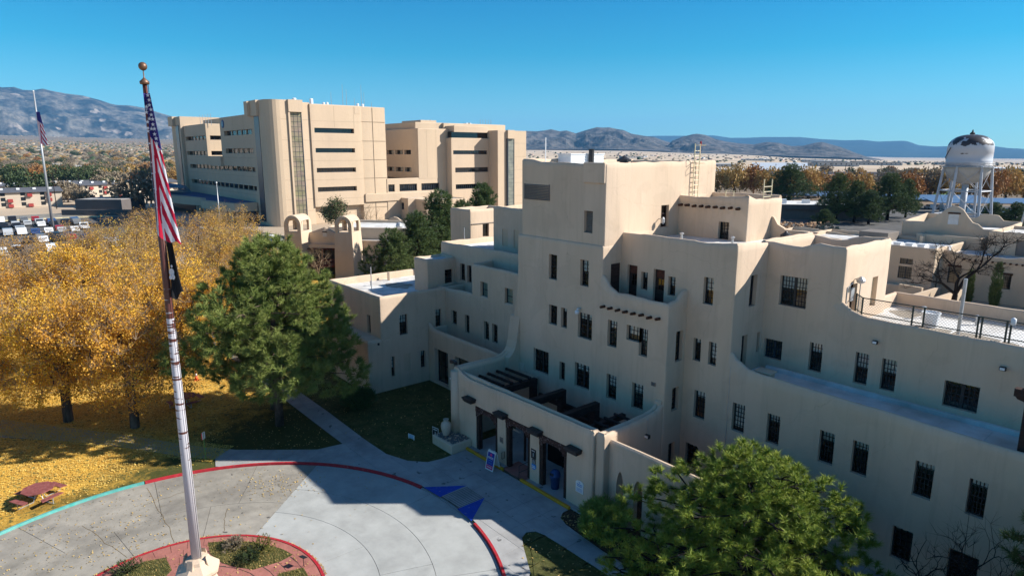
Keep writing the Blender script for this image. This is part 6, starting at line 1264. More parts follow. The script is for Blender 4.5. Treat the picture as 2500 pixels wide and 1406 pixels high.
mass(HB, -190, -176.0, 122.1, 136, 26.5, 28.5, roof=28.2, **kw); m = MB(); m.box(-190, -176.7, 121.5, 135.95, 24.6, 26.6); m.build('glazed_storey', GLASSB, HB); m = MB(); m.box(-190, -176.9, 121.8, 135.9, 24.5, 26.7); m.build('glazed_core', FRAMEB, HB)
for z0_, z1_, a in ((19.5, 20.75, 121.6), (13.75, 15.3, 122.3), (8.4, 9.95, 122.4)): hw('x', -176.0, a, 135.6, z0_, z1_, 16)
m = MB(); m.box(-190, -171.12, 136, 148.3, 0, 27.2); m.build('pier', PRECAST, HB); m = MB(); m.box(-172, -170.3, 139.7, 142.6, 24.6, 27.35); m.build('window_hood', PRECAST, HB); m = MB(); m.box(-171.6, -171.05, 139.9, 142.9, 1, 24.6); s2_ = m.build('strip_window', STRIPGLASS2, HB)
m = MB()
for k in range(18): m.box(-171.07, -171.02, 139.9, 142.9, 1 + 1.3 * k, 1.06 + 1.3 * k)
m.box(-171.2, -170.95, 142.75, 142.95, 1, 24.6); m.box(-171.5, -170.4, 139.6, 139.9, 1, 24.6); m.build('mullion', FRAMEB, s2_)
# open joints between the precast panels
jm = MB(); JT = mat('panel_joint', (0.30, 0.23, 0.165), 0.9)
for z in (3.9, 7.2, 12.6, 18.0, 23.4, 28.9):
    jm.box(-179.1, -178.985, 91.1, 99.1, z, z + 0.05); jm.box(-179.5, -179.385, 73.8, 75.9, z, z + 0.05); jm.box(-179.1, -178.985, 67.6, 69.5, z, z + .05); jm.box(-171.2, -171.105, 143.1, 148.2, z * .8, z * .8 + .05)
for z in (28.7, 23.2, 17.8, 12.4, 7.0): jm.box(-179.1, -178.985, 76.0, 91.0, z, z + 0.045)
for y in (95.0, 88.96, 82.9): jm.box(-179.1, -178.984, y, y + 0.05, 27.0 if y < 91 else 0.5, 33.0)
for y in (113.5, 117.0): jm.box(-179.0, -178.885, y, y + .05, 12.4, 27.3)
for x in (-209, -199.5): jm.box(x, x + .05, 64.19, 64.3, 26.7, 30.6)
for z in (8.0, 13.2, 18.6): jm.box(-266, -188.6, 64.185, 64.3, z, z + .05)
tag(jm.build('panel_joint', JT, HB), kind='stuff')
# roof kit
ORD2 = ['first', 'second', 'third', 'fourth', 'fifth', 'sixth', 'seventh']
for i, (x, y, h, r, lb) in enumerate(((-186, 74.5, 2.0, 0.55, 0), (-186, 79.5, 2.1, 0.5, 0), (-186, 83.2, 1.2, 0.35, 0), (-186, 84.3, 1.3, 0.35, 0), (-186, 94.0, 1.4, 0.4, 0), (-186, 95.6, 1.3, 0.4, 0))):
    m = MB(); m.lathe([(r, 0), (r, h), (r * .6, h + .15)], 10, (x, y, 33.0)); tag(m.build('roof_vent', WHITEM), ['tall white vent pipe by the hospital roof corner, left of its pair', 'tall white vent pipe by the hospital roof corner, right of its pair', 'short white vent pipe right of the tall pair, left one', 'short white vent pipe right of the tall pair, right one', 'short white vent pipe beside the roof antennas, left one', 'short white vent pipe beside the roof antennas, right one'][i], 'vent', 'white vents on the hospital roof')
for i, (x, y, h) in enumerate(((-188, 86.5, 4.6), (-188, 90.2, 7.0), (-188, 91.4, 5.6), (-188, 96.3, 7.2), (-188, 97.2, 5.0), (-186, 93.0, 3.0), (-186, 98.6, 2.2))):
    m = MB(); m.tube([(x, y, 32.6), (x, y, 33 + h)], [0.09, 0.04], 5); tag(m.build('antenna', METALG), 'thin whip antenna, %s from the left on the main hospital roof' % ORD2[[0, 1, 2, 4, 5, 3, 6][i]], 'antenna', 'antennas on the hospital roof')
for k in range(5):
    m = MB(); m.tube([(-184, 143.2 - k * 1.15, 26.8), (-184, 143.2 - k * 1.15, 31.2)], 0.07, 5); tag(m.build('antenna', METALG), 'thin antenna, %s from the right on the right rear hospital roof' % ORD2[k], 'antenna', 'antennas on the rear hospital roof')
    m = MB(); m.tube([(-250 + k * 3.2, 66.0, 29), (-250 + k * 3.2, 66.0, 32.8)], 0.08, 5); tag(m.build('antenna', METALG), 'thin antenna, %s from the left on the left hospital roof' % ORD2[k], 'antenna', 'antennas on the left hospital roof')
for x, y, z, lb in ((-190, 121.5, 29.3, 'white cooling unit on the rear hospital roof near its middle'), (-186, 134.5, 28.6, 'white fan unit on the rear hospital roof toward the right')):
    t = thing('roof_unit', lb, 'roof unit', (x, y, z)); m = MB(); m.box(-1, 1, -1.0, 1.0, 0, 1.3); bevel(m.build('casing', WHITEM, t), 0.08); m = MB(); m.tube([(1.0, 0, 0.7), (1.35, 0, 0.9)], [0.5, 0.6], 12); m.build('fan_cowl', METALD, t)

# ================================================================== bell tower building
ang = math.radians(50.3 - 9); CH = thing('bell_tower_building', 'adobe building with two arched bell towers and a red railed balcony', 'building', (-93.0, 50.0, 0), ang)
CH.location = (*(-96.32, 45.14), 0)
def bell(x0, label=None):
    # local x to the right, local y away; tapered tower with arched openings on all four faces
    m = MB(); hwid, hdep = 1.45, 1.9
    def ring(z, s): return [(x0 - hwid * s, -hdep * s + 1.9), (x0 + hwid * s, -hdep * s + 1.9), (x0 + hwid * s, hdep * s + 1.9), (x0 - hwid * s, hdep * s + 1.9)]
    def slab_(z0, s0, z1, s1):
        a, b = ring(z0, s0), ring(z1, s1); m.hexa([(*p, z0) for p in a] + [(*p, z1) for p in b])
    slab_(0, 1.14, 4.5, 1.08); slab_(4.5, 1.08, 7.6, 1.0)
    n = 14   # domed head: front/back arch profile extruded, with openings
    zs, R = 7.6, hwid
    def arcp(k, rx, rz, zc): a = PI * k / n; return (x0 - rx * math.cos(a), zc + rz * math.sin(a))
    for (ya, yb) in ((1.9 - hdep, 1.9 - hdep + 0.45), (1.9 + hdep - 0.45, 1.9 + hdep)):
        for sd in (-1, 1): m.box(x0 + sd * R if sd < 0 else x0 + 0.82, x0 - 0.82 if sd < 0 else x0 + R, ya, yb, zs, 8.6)
        for k in range(n):
            o0, o1 = arcp(k, R, 1.62, 8.6), arcp(k + 1, R, 1.62, 8.6); i0, i1 = arcp(k, 0.82, 1.0, 8.6), arcp(k + 1, 0.82, 1.0, 8.6)
            m.hexa([(i0[0], ya, i0[1]), (i1[0], ya, i1[1]), (i1[0], yb, i1[1]), (i0[0], yb, i0[1]), (o0[0], ya, o0[1]), (o1[0], ya, o1[1]), (o1[0], yb, o1[1]), (o0[0], yb, o0[1])])
    ya, yb = 1.9 - hdep + 0.45, 1.9 + hdep - 0.45
    for k in range(n):   # vault between the two faces, open low on the sides
        o0, o1 = arcp(k, R, 1.62, 8.6), arcp(k + 1, R, 1.62, 8.6); i0, i1 = arcp(k, R - 0.3, 1.3, 8.6), arcp(k + 1, R - 0.3, 1.3, 8.6)
        if min(o0[1], o1[1]) < 9.0: continue
        m.hexa([(i0[0], ya, i0[1]), (i1[0], ya, i1[1]), (i1[0], yb, i1[1]), (i0[0], yb, i0[1]), (o0[0], ya, o0[1]), (o1[0], ya, o1[1]), (o1[0], yb, o1[1]), (o0[0], yb, o0[1])])
    for sd in (-1, 1):
        xx = x0 + sd * (R - 0.16)
        for yy in (ya - 0.01, yb - 0.39): m.box(xx - 0.16, xx + 0.16, yy, yy + 0.4, zs, 9.3)
    bevel(m.build('bell_tower', STUCCO2, CH), 0.06, 2)
bell(0.0); bell(-8.6)
def cmass(x0, x1, y0, y1, z0, z1, **k): return mass(CH, x0, x1, y0, y1, z0, z1, stucco=STUCCO2, step=2.0, r=0.12, **k)
cmass(-7.4, -1.3, 2.6, 3.2, 5.2, 6.6, tf=[(-7.4, 7.1), (-6.4, 6.6), (-5.9, 6.65), (-5.2, 7.6), (-4.35, 8.15), (-3.5, 7.6), (-2.8, 6.65), (-1.3, 6.6)], tb=[(-7.4, 7.1), (-6.4, 6.6), (-5.9, 6.65), (-5.2, 7.6), (-4.35, 8.15), (-3.5, 7.6), (-2.8, 6.65), (-1.3, 6.6)], roof=6.3, t=0.25, front=[(-4.7, -4.0, 6.3, 6.31)])
m = MB(); m.box(-4.75, -3.95, 2.5, 3.3, 7.25, 7.38); m.build('lintel', VIGA, CH); m = MB(); m.box(-4.7, -4.0, 2.57, 2.6, 6.55, 7.25); m.build('opening', ROOFW, CH)
cmass(-9.5, 9.5, 4.2, 20, 0, 5.9, roof=5.3); cmass(-7.0, 14, 9.5, 22, 4, 7.4, roof=6.9); m = MB(); m.box(-7.4, -1.3, 2.0, 4.4, 4.75, 5.3); m.build('porch_roof', STUCCO2, CH)
m = MB()
for k in range(11): m.tube([(-7.1 + k * 0.56, 1.5, 4.62), (-7.1 + k * 0.56, 4.3, 4.7)], 0.11, 6)
m.build('porch_vigas', mat('rail_red', (0.10, 0.025, 0.025), 0.7, 0.2, 0.3, 4), CH)
RR = MATS['rail_red']; m = MB(); m.box(-7.4, -1.3, 1.4, 4.4, 1.7, 1.95); m.build('balcony_floor', RR, CH); m = MB(); m.box(-7.4, -1.3, 1.4, 1.5, 2.95, 3.05); m.box(-7.4, -1.3, 1.4, 1.5, 1.95, 2.05)
for k in range(26): m.box(-7.35 + k * 0.235, -7.28 + k * 0.235, 1.42, 1.48, 2.05, 2.95)
for x in (-7.3, -4.4, -1.45): m.box(x - 0.1, x + 0.1, 1.38, 1.55, 0, 4.6)
m.build('balcony_rail', RR, CH); m = MB(); m.box(-7.4, -1.3, 4.0, 4.1, 0, 4.7); m.build('recess_wall', FRAME, CH)
m = MB(); m.lathe([(0.5, 0), (0.62, 0.5), (0.5, 0.9), (0.2, 1.1)], 14, (5.2, 12.0, 7.0)); k = tag(m.build('roof_turbine', METALG), 'round metal turbine vent on the white roof behind the bell towers', 'vent'); k.matrix_world = CH.matrix_basis.copy(); 
m = MB(); m.box(12, 14, 0, 1, 0, 1)
# low scalloped wall before the hospital
WL = thing('scalloped_wall', 'low tan wall with a curved gable and small vents before the hospital', 'wall', (*(-133.84, 73.47), 0), math.radians(50.3 - 4)); m = MB()
pf = [(-6.5, 0), (9, 0), (9, 4.2), (5, 4.2), (3.6, 4.6), (2.6, 5.4), (1.8, 5.6), (1.0, 5.4), (0, 4.6), (-1.2, 4.5), (-2.6, 3.9), (-4, 3.5), (-6.5, 3.4)]; m.vprism(pf, 'y', 0, 0.6); m.build('wall', STUCCO2, WL)
m = MB()
for k in range(4): m.tube([(0.4 + k * 0.9, -0.05, 3.9), (0.4 + k * 0.9, 0.02, 3.9)], 0.2, 8)
m.build('vent_hole', VIGA, WL)

# ================================================================== rear adobe buildings at right
def rear(label, loc=(0, 0, 0)): return thing('adobe_building', label, 'building', loc)
km = dict(stucco=STUCCO2, step=0.7, r=0.2, t=0.4)
RA = rear('low tan adobe building with white roof vents and a paired window with transom')
mass(RA, -52, -31.2, 102.2, 116, 0, 6.95, roof=6.3, front=[(-35.67, -33.87, 2.3, 4.05), (-35.6, -33.88, 4.4, 5.2)], **km)
window(RA, 'y', 102.2, -35.67, -33.87, 2.3, 4.05, cols=3, rows=4, double=True, panes=False); window(RA, 'y', 102.2, -35.6, -33.88, 4.4, 5.2, cols=2, rows=1, double=True, panes=False)
mass(RA, -44, -32.5, 100.6, 102.6, 0, 1.6, roof=1.3, **km)
m = MB(); m.box(-36.9, -36.5, 113, 114, 0, 7.4); m.build('chimney', STUCCO2, RA)
vb = MB(); vb.box(-0.45, 0.45, -0.45, 0.45, 0, 0.55); vb.box(-0.55, 0.55, -0.55, 0.55, 0.55, 0.65); vme_ = vb.mesh('roof_vent', [WHITEM])
for k in range(5): o = mobj('roof_vent', vme_); o.location = (-37.5 + k * 1.5, 106.2 + 0.3 * k, 6.3); tag(o, 'white box vent, %s from the left on the bright rear roof' % ORD2[k], 'vent', 'white roof vents in a row')
RB = rear('long tan adobe wall with a row of beam ends and an arched window, far right')
mass(RB, -32.5, 6, 105.5, 122, 0, 6.35, tf=[(-31, 6.6), (-29, 6.25), (-24, 6.2), (-22.2, 6.45), (-21, 6.4)], roof=5.75, front=[(-23.95, -23.0, 2.1, 4.1), (-30.4, -28.9, 2.0, 4.4)], **km)
window(RB, 'y', 105.5, -23.95, -23.0, 2.1, 4.1, cols=4, rows=5, panes=False); window(RB, 'y', 105.5, -30.4, -28.9, 2.0, 4.4, cols=2, rows=2, panes=False)
m = MB(); m.box(-24.05, -22.9, 105.35, 105.5, 4.05, 4.3); m.box(-30.5, -28.8, 105.35, 105.5, 4.35, 4.6); m.build('lintel', VIGA, RB)
v2 = MB(); v2.tube([(0, 0.1, 0), (0, -0.3, 0)], 0.13, 8); v2m = v2.mesh('viga', [VIGA])
for k in range(16): o = mobj('viga', v2m, None, RB); o.location = (-28.6 + 0.66 * k, 105.5, 5.55)
for xa, ya, xb, yb, z in ((-33.6, 97.5, -30.6, 97.0, 2.3), (-30.4, 93.0, -30.0, 101.5, 1.9), (-27.4, 92.0, -27.0, 101, 2.2)): m = MB(); m.beam((xa, ya, z / 2), (xb, yb, z / 2), 0.4, z); m.build('garden_wall', STUCCO2, RB)
m = MB(); m.tube([(-31.05, 103.5, 0), (-31.05, 103.5, 5.5)], 0.07, 6); m.build('downpipe', METALD, RB)
RC = rear('tan adobe building with a curved bell gable below the water tower')
mass(RC, -41.3, -27.6, 117.5, 128, 0, 9.1, tf=[(-41.3, 9.15), (-38.0, 9.2), (-37.5, 9.8), (-36.3, 10.0), (-35.6, 11.2), (-34.6, 11.9), (-33.5, 11.9), (-32.6, 11.2), (-31.9, 9.9), (-31.3, 9.5), (-30.6, 9.3), (-30.0, 8.7), (-27.6, 8.75)], tr=[(117.5, 8.75), (128, 9.2)], tl=[(117.5, 9.1), (122, 9.4), (128, 9.8)], tb=[(-41.3, 9.8), (-34, 9.4), (-33, 10.2), (-31, 10.2), (-30, 9.3), (-27.6, 9.3)], roof=8.2, front=[(-39.3, -37.9, 5.2, 6.6)], **km)
m = MB(); m.box(-34.75, -33.35, 117.42, 117.5, 9.1, 10.7); m.build('gable_opening', ROOFW, RC); m = MB(); m.box(-34.85, -33.2, 117.3, 117.5, 10.7, 10.95); m.build('lintel', VIGA, RC); window(RC, 'y', 117.5, -39.3, -37.9, 5.2, 6.6, cols=2, rows=1, panes=False, frame=WOOD)
mass(RC, -38, -29.2, 114.5, 118, 0, 7.6, roof=7.1, **km)
RD = rear('white roofed tan adobe box right of the bell gable, with a doorway')
mass(RD, -28.0, -18.2, 112.5, 124, 0, 9.0, roof=8.5, front=[(-24.6, -23.3, 5.8, 8.0)], **km); m = MB(); m.box(-24.6, -23.3, 112.7, 112.75, 5.8, 8.0); m.build('door_leaf', VENT, RD)
t = thing('cooler_unit', 'beige evaporative cooler on the white roof at the right edge', 'roof unit', (-18.9, 110.3, 6.35)); m = MB(); m.box(-0.7, 0.7, -0.7, 0.7, 0.2, 1.3); bevel(m.build('casing', CREAMM, t), 0.05); m = MB(); m.box(-0.8, 0.8, -0.8, 0.8, 0, 0.2); m.build('stand', WHITEM, t)
RE = rear('small tan adobe building with twin curved gables and a white roof, left of the others')
mass(RE, -58.0, -46.6, 104.5, 114, 0, 5.9, roof=5.4, tf=[(-58, 5.4), (-52, 5.4), (-50.5, 6.0), (-46.6, 6.0)], tb=[(-58, 6.9), (-56.5, 7.1), (-50, 6.7), (-46.6, 6.3)], tl=[(104, 5.7), (110, 6.7), (114, 6.9)], **km)
mass(RE, -49.2, -46.4, 103.2, 108, 0, 6.4, roof=6.0, tf=[(-49.2, 6.9), (-48.7, 6.75), (-48.3, 6.8), (-47.6, 7.0), (-47.0, 7.4), (-46.6, 7.0), (-46.4, 6.4)], **km)
mass(RE, -63, -58.0, 103, 106, 0, 6.15, roof=5.6, **km); mass(RE, -74, -61.8, 92, 101, 0, 7.15, roof=6.5, **km)
m = MB(); m.box(-58.4, -58.0, 106, 106.5, 5, 7.6); m.build('chimney', STUCCO2, RE)
t = thing('plant_container', 'plain grey metal plant box on the roof between the adobe buildings', 'roof unit', (-42.9, 113.0, 0), 0.0); m = MB(); m.box(-2.2, 2.2, -2.2, 2.2, 0, 7.6); bevel(m.build('casing', VENT, t), 0.06)
# rock riprap bank
m = MB(); RIP = mat('rock_tan', (0.42, 0.29, 0.18), 0.95, 0.1, 0.3, 0.8, (0.28, 0.15, 0.08), 0.5)
RPC = (-73.12, 150.23)
for k in range(420):
    u_, v_ = random.uniform(-12, 12), random.uniform(0, 14); x, y = RPC[0] + .64 * u_ - .77 * v_, RPC[1] + .77 * u_ + .64 * v_; h = 0.4 + v_ * 0.16; s = random.uniform(.25, .6)
    m.obox((x, y, h), (s * 1.3, s, s * .8), random.uniform(0, 3), random.uniform(-.5, .5), random.uniform(-.5, .5))
tag(m.build('rocks', RIP), kind='stuff')
t = thing('flat_roof_building', 'long brown flat roofed building with rooftop units behind the rocks', 'building', (*(-93.01, 201.69), 0), math.radians(50.3 - 10))
m = MB(); m.box(-26, 16, 0, 16, 0, 3.0); m.build('wall', mat('brown_wall', (0.17, 0.13, 0.11), 0.9), t); m = MB(); m.box(-27, 17, -1, 17, 3.0, 4.4); m.build('fascia', mat('brown_fascia', (0.12, 0.095, 0.085), 0.9), t); m = MB(); m.box(-26.5, 16.5, -0.5, 16.5, 4.4, 4.45); m.build('roof', ROOFW, t)
for k, (x, y, s) in enumerate(((-12, 3, 1.4), (-4, 6, 1.1), (2, 3, 1.5), (-18, 8, 1.0), (9, 8, 2.2))): m = MB(); m.box(x - s, x + s, y - s * .6, y + s * .6, 4.45, 4.45 + s); m.build('rooftop_unit', WHITEM, t)

# ================================================================== water tower
wt = thing('water_tower', 'old white water tower with peeling dark roof on six legs', 'water tower', (-52.7, 187.0, 0), 0.35); RT_ = 4.7; WTP = mat('tower_paint', (0.46, 0.475, 0.51), 0.5, 0.3, 0.12, 0.5)
TANK = bpy.data.materials.new('peeling_tank'); TANK.use_nodes = True; N, L = nodes_of(TANK); b = N['Principled BSDF']; b.inputs['Roughness'].default_value = 0.42
tc = N.new('ShaderNodeTexCoord'); sx = N.new('ShaderNodeSeparateXYZ'); L.new(tc.outputs['Object'], sx.inputs[0]); nz = N.new('ShaderNodeTexNoise'); nz.inputs['Scale'].default_value = 0.55; nz.inputs['Detail'].default_value = 7; L.new(tc.outputs['Object'], nz.inputs['Vector'])
rp = N.new('ShaderNodeValToRGB'); e = rp.color_ramp.elements; e[0].position = 0.0; e[0].color = (0, 0, 0, 1); e[1].position = 0.97; e[1].color = (0.42, 0.42, 0.42, 1)
for p, v in ((0.33, 0.04), (0.355, 0.14), (0.385, 0.04), (0.55, 0.03), (0.60, 0.24), (0.70, 0.33)): q = e.new(p); q.color = (v, v, v, 1)
mr = N.new('ShaderNodeMapRange'); mr.inputs[1].default_value = 17.0; mr.inputs[2].default_value = 25.0; L.new(sx.outputs[2], mr.inputs[0]); L.new(mr.outputs[0], rp.inputs[0])
ad = N.new('ShaderNodeMath'); L.new(nz.outputs[0], ad.inputs[0]); L.new(rp.outputs[0], ad.inputs[1]); st = N.new('ShaderNodeMapRange'); st.inputs[1].default_value = 0.735; st.inputs[2].default_value = 0.755; L.new(ad.outputs[0], st.inputs[0])
mx = N.new('ShaderNodeMixRGB'); mx.inputs[1].default_value = (0.46, 0.475, 0.51, 1); mx.inputs[2].default_value = (0.045, 0.035, 0.035, 1); L.new(st.outputs[0], mx.inputs[0]); L.new(mx.outputs[0], b.inputs['Base Color'])
m = MB(); m.lathe([(RT_ * math.cos(a), 16.7 - 4.2 * math.sin(a)) for a in [PI / 2 * (1 - k / 10) for k in range(11)]], 32); m.build('bowl', mat('tank_bowl', (0.42, 0.40, 0.37), 0.5, 0.3, 0.12, 0.6), wt, True)
m = MB(); m.lathe([(RT_, 16.7), (RT_ + .02, 18.3), (RT_, 18.33), (RT_, 20.0), (RT_ + .02, 20.03), (RT_, 21.3)] + [(RT_ * math.cos(a) ** 0.85, 21.3 + 3.0 * math.sin(a)) for a in [PI / 2 * k / 10 for k in range(1, 11)]], 40); m.build('tank', TANK, wt, True)
m = MB(); m.lathe([(0.5, 24.2), (0.55, 24.6), (0.2, 24.9), (0.1, 25.4)], 10); m.build('roof_vent', METALD, wt)
m = MB(); m.lathe([(RT_ + 0.05, 16.6), (RT_ + 0.75, 16.6), (RT_ + 0.75, 16.72), (RT_ + 0.05, 16.72)], 32); m.build('catwalk', METALG, wt)
m = MB()
for k in range(24): a = 2 * PI * k / 24; m.tube([((RT_ + .7) * math.cos(a), (RT_ + .7) * math.sin(a), 16.7), ((RT_ + .7) * math.cos(a), (RT_ + .7) * math.sin(a), 17.6)], 0.04, 4)
for z in (17.2, 17.6): m.tube([((RT_ + .7) * math.cos(2 * PI * k / 32), (RT_ + .7) * math.sin(2 * PI * k / 32), z) for k in range(33)], 0.04, 4)
m.build('railing', METALG, wt)
m = MB(); m.tube([(0, 0, 0), (0, 0, 12.8)], 0.7, 14); m.build('riser', WTP, wt, True)
def lp(k, z): a = 2 * PI * k / 6; r = RT_ + 0.1 + (16.6 - z) * 0.10; return (r * math.cos(a), r * math.sin(a), z)
for k in range(6): m = MB(); m.tube([lp(k, 0), lp(k, 16.9)], 0.30, 8); m.build('leg', WTP, wt)
m = MB()
for k in range(6):
    for z in (5.2, 11.0): m.tube([lp(k, z), lp(k + 1, z)], 0.16, 5)
m.build('strut', WTP, wt); m = MB()
for k in range(6):
    for z0_, z1_ in ((0, 5.2), (5.2, 11.0), (11.0, 16.4)): m.tube([lp(k, z0_), lp(k + 1, z1_)], 0.05, 4); m.tube([lp(k + 1, z0_), lp(k, z1_)], 0.05, 4)
m.build('brace', WTP, wt); m = MB(); m.tube([(RT_ * math.cos(2.6) * 1.04, RT_ * math.sin(2.6) * 1.04, 16.7), (RT_ * math.cos(3.3) * 1.04, RT_ * math.sin(3.3) * 1.04, 19.0), (RT_ * math.cos(3.7) * 1.03, RT_ * math.sin(3.7) * 1.03, 21.3)], 0.09, 5); m.build('stair_rail', METALD, wt)
t = thing('lattice_mast', 'grey lattice mast leg at the right edge beside the water tower', 'mast', (*(-41.01, 186.00), 0), 0.2); m = MB()
for s in (-1, 1): m.tube([(s * 3.0, 0, 0), (s * 0.3, 0, 22)], 0.22, 5)
for k in range(7): z = k * 3; w0, w1 = 3.0 - 2.7 * z / 22, 3.0 - 2.7 * (z + 3) / 22; m.tube([(-w0, 0, z), (w1, 0, z + 3)], 0.09, 4); m.tube([(w0, 0, z), (-w1, 0, z + 3)], 0.09, 4)
m.build('frame', METALG, t); t.location.x += 3.2

# ================================================================== cars
def carmesh(kind):
    m = MB(); g = MB(); wl_ = MB()
    L_, wd = (4.6, 1.82) if kind == 0 else ((4.9, 1.95) if kind == 1 else (5.6, 2.0))
    if kind == 0: pr = [(-2.3, .35), (-2.3, .75), (-1.5, .9), (-0.95, 1.38), (0.55, 1.42), (1.35, .95), (2.25, .85), (2.3, .35)]; gl = [(-1.35, .95), (-0.88, 1.33), (0.5, 1.36), (1.2, .97)]
    elif kind == 1: pr = [(-2.45, .4), (-2.45, 1.0), (-2.3, 1.68), (0.55, 1.72), (1.3, 1.08), (2.35, .98), (2.45, .4)]; gl = [(-2.25, 1.08), (-2.15, 1.6), (0.5, 1.64), (1.12, 1.1)]
    else: pr = [(-2.8, .45), (-2.8, 1.05), (-0.9, 1.05), (-0.75, 1.75), (0.7, 1.8), (1.35, 1.15), (2.7, 1.05), (2.8, .45)]; gl = [(-0.82, 1.12), (-0.66, 1.68), (0.66, 1.72), (1.2, 1.17)]
    m.vprism(pr, 'y', -wd / 2, wd / 2); g.vprism(gl, 'y', -wd / 2 - 0.012, wd / 2 + 0.012)
    a = gl[0]; b_ = gl[1]; g.hexa([(a[0] - .12, -wd * .42, a[1]), (a[0] - .12, wd * .42, a[1]), (a[0] - .05, wd * .42, a[1]), (a[0] - .05, -wd * .42, a[1]), (b_[0] - .1, -wd * .40, b_[1]), (b_[0] - .1, wd * .40, b_[1]), (b_[0] - .05, wd * .40, b_[1]), (b_[0] - .05, -wd * .40, b_[1])])
    a = gl[3]; b_ = gl[2]; g.hexa([(a[0], -wd * .42, a[1]), (a[0], wd * .42, a[1]), (a[0] + .14, wd * .42, a[1]), (a[0] + .14, -wd * .42, a[1]), (b_[0], -wd * .40, b_[1]), (b_[0], wd * .40, b_[1]), (b_[0] + .1, wd * .40, b_[1]), (b_[0] + .1, -wd * .40, b_[1])])
    w_ = MB(); w_.tube([(0, -0.11, 0), (0, 0.11, 0)], 0.33, 12)
    return m, g, w_, L_, wd
CARP = {n: mat('car_' + n, c, 0.3, 0.5, 0.02, 1) for n, c in dict(white=(0.72, 0.72, 0.72), silver=(0.38, 0.39, 0.40), black=(0.015, 0.015, 0.018), blue=(0.03, 0.06, 0.16), red=(0.28, 0.02, 0.025), grey=(0.14, 0.145, 0.15)).items()}
TYRE = mat('tyre', (0.015, 0.015, 0.015), 0.9); CGL = mat('car_glass', (0.015, 0.02, 0.025), 0.1, 0.5, 0.05, 1)
carm = {}
for k in range(3):
    m, g, w_, L_, wd = carmesh(k); carm[k] = ({n: m.mesh('body', [mm]) for n, mm in CARP.items()}, g.mesh('window', [CGL]), w_.mesh('wheel', [TYRE]), L_, wd)
CN = list(CARP); kn = ['sedan', 'van like car', 'pickup truck']; ncar = [0]; seen_lb = {}
def car(x, y, rz, k, cn, where, grp):
    bm_, gm, wm, L_, wd = carm[k]
    lb = '%s %s %s' % (cn, kn[k], where)
    t = thing('parked_car', lb, 'car', (x, y, 0.0), rz, grp); mobj('body', bm_[cn], None, t); mobj('window', gm, None, t)
    for sx in (-1, 1):
        for sy in (-1, 1): o = mobj('wheel', wm, None, t); o.location = (sx * L_ * .31, sy * (wd / 2 - .08), .33)
    return t
# car park with three lanes, left of the ochre trees
sheet('car_park', [(-150, -45), (-246, -45), (-246, 22), (-243, 34), (-150, 46), (-140, 30)], 0.0, ASPH)
sheet('street', [(-150, 46), (-243, 34), (-243, 48), (-150, 60), (-120, 57), (-120, 49)], 0.004, ASPH)
kb = MB(); kb.beam((-246.5, -60, 0.1), (-246.5, 22, 0.1), 0.4, 0.5); kb.beam((-246.5, 22, 0.1), (-243.5, 34, 0.1), 0.4, 0.5); struct(kb.build('kerb', CREAMM))
crng = random.Random(5); MARK = mat('bay_line', (0.5, 0.5, 0.48), 0.8); lm = MB()
ORD = ['first', 'second', 'third', 'fourth', 'fifth', 'sixth', 'seventh', 'eighth', 'ninth', 'tenth', 'eleventh', 'twelfth', 'thirteenth', 'fourteenth', 'fifteenth', 'sixteenth', 'seventeenth', 'eighteenth', 'nineteenth', 'twentieth', 'twenty-first', 'twenty-second', 'twenty-third', 'twenty-fourth', 'twenty-fifth', 'twenty-sixth']
for ri, (rx, rz) in enumerate(((-242, 0), (-228, PI), (-222.5, 0), (-208, PI), (-202.5, 0), (-188, PI), (-182.5, 0), (-168, PI), (-162.5, 0))):
    for j in range(24):
        y = -32 + j * 2.75
        if y > 26 + (-rx - 150) * -0.02: continue
        lm.box(rx - 2.5, rx + 2.5, y - 1.42, y - 1.32, 0.004, 0.008)
        if crng.random() < 0.3: continue
        k = crng.choices([0, 1, 2], [.5, .35, .15])[0]; cn = crng.choices(CN, [.22, .18, .26, .12, .06, .16])[0]
        car(rx + crng.uniform(-.3, .3), y, rz + crng.uniform(-.03, .03), k, cn, '%s from left, %s row of the left car park' % (ORD[j], ORD[ri]), 'cars in the left car park')
tag(lm.build('bay_markings', MARK), kind='structure')
t = car(*(-148.55, 51.73), 0.9, 1, 'white', 'on the street before the bell tower building', 'cars on the street'); t['label'] = 'white van standing alone on the street left of the bell towers'; 
t = car(*(-131.29, 38.99), 0.5, 0, 'blue', 'half hidden beside the pine', 'cars on the street'); t['label'] = 'blue car half hidden between the pine and the golden trees'
# bollards, planters on the hospital forecourt
bo = MB(); bo.tube([(0, 0, 0), (0, 0, 1.1)], 0.16, 8); bme = bo.mesh('bollard', [SIGNW])
for k in range(8): o = mobj('bollard', bme); o.location = (-199 - k * 1.8, 51.0 + 0.1 * k, 0); tag(o, 'white bollard, %s from the right in the row before the hospital entrance' % (ORD2 + ['eighth'])[k], 'bollard', 'bollards at the hospital entrance')
sheet('forecourt', [(-185, 48), (-185, 64), (-278, 64), (-262, 46)], 0.008, WALK)
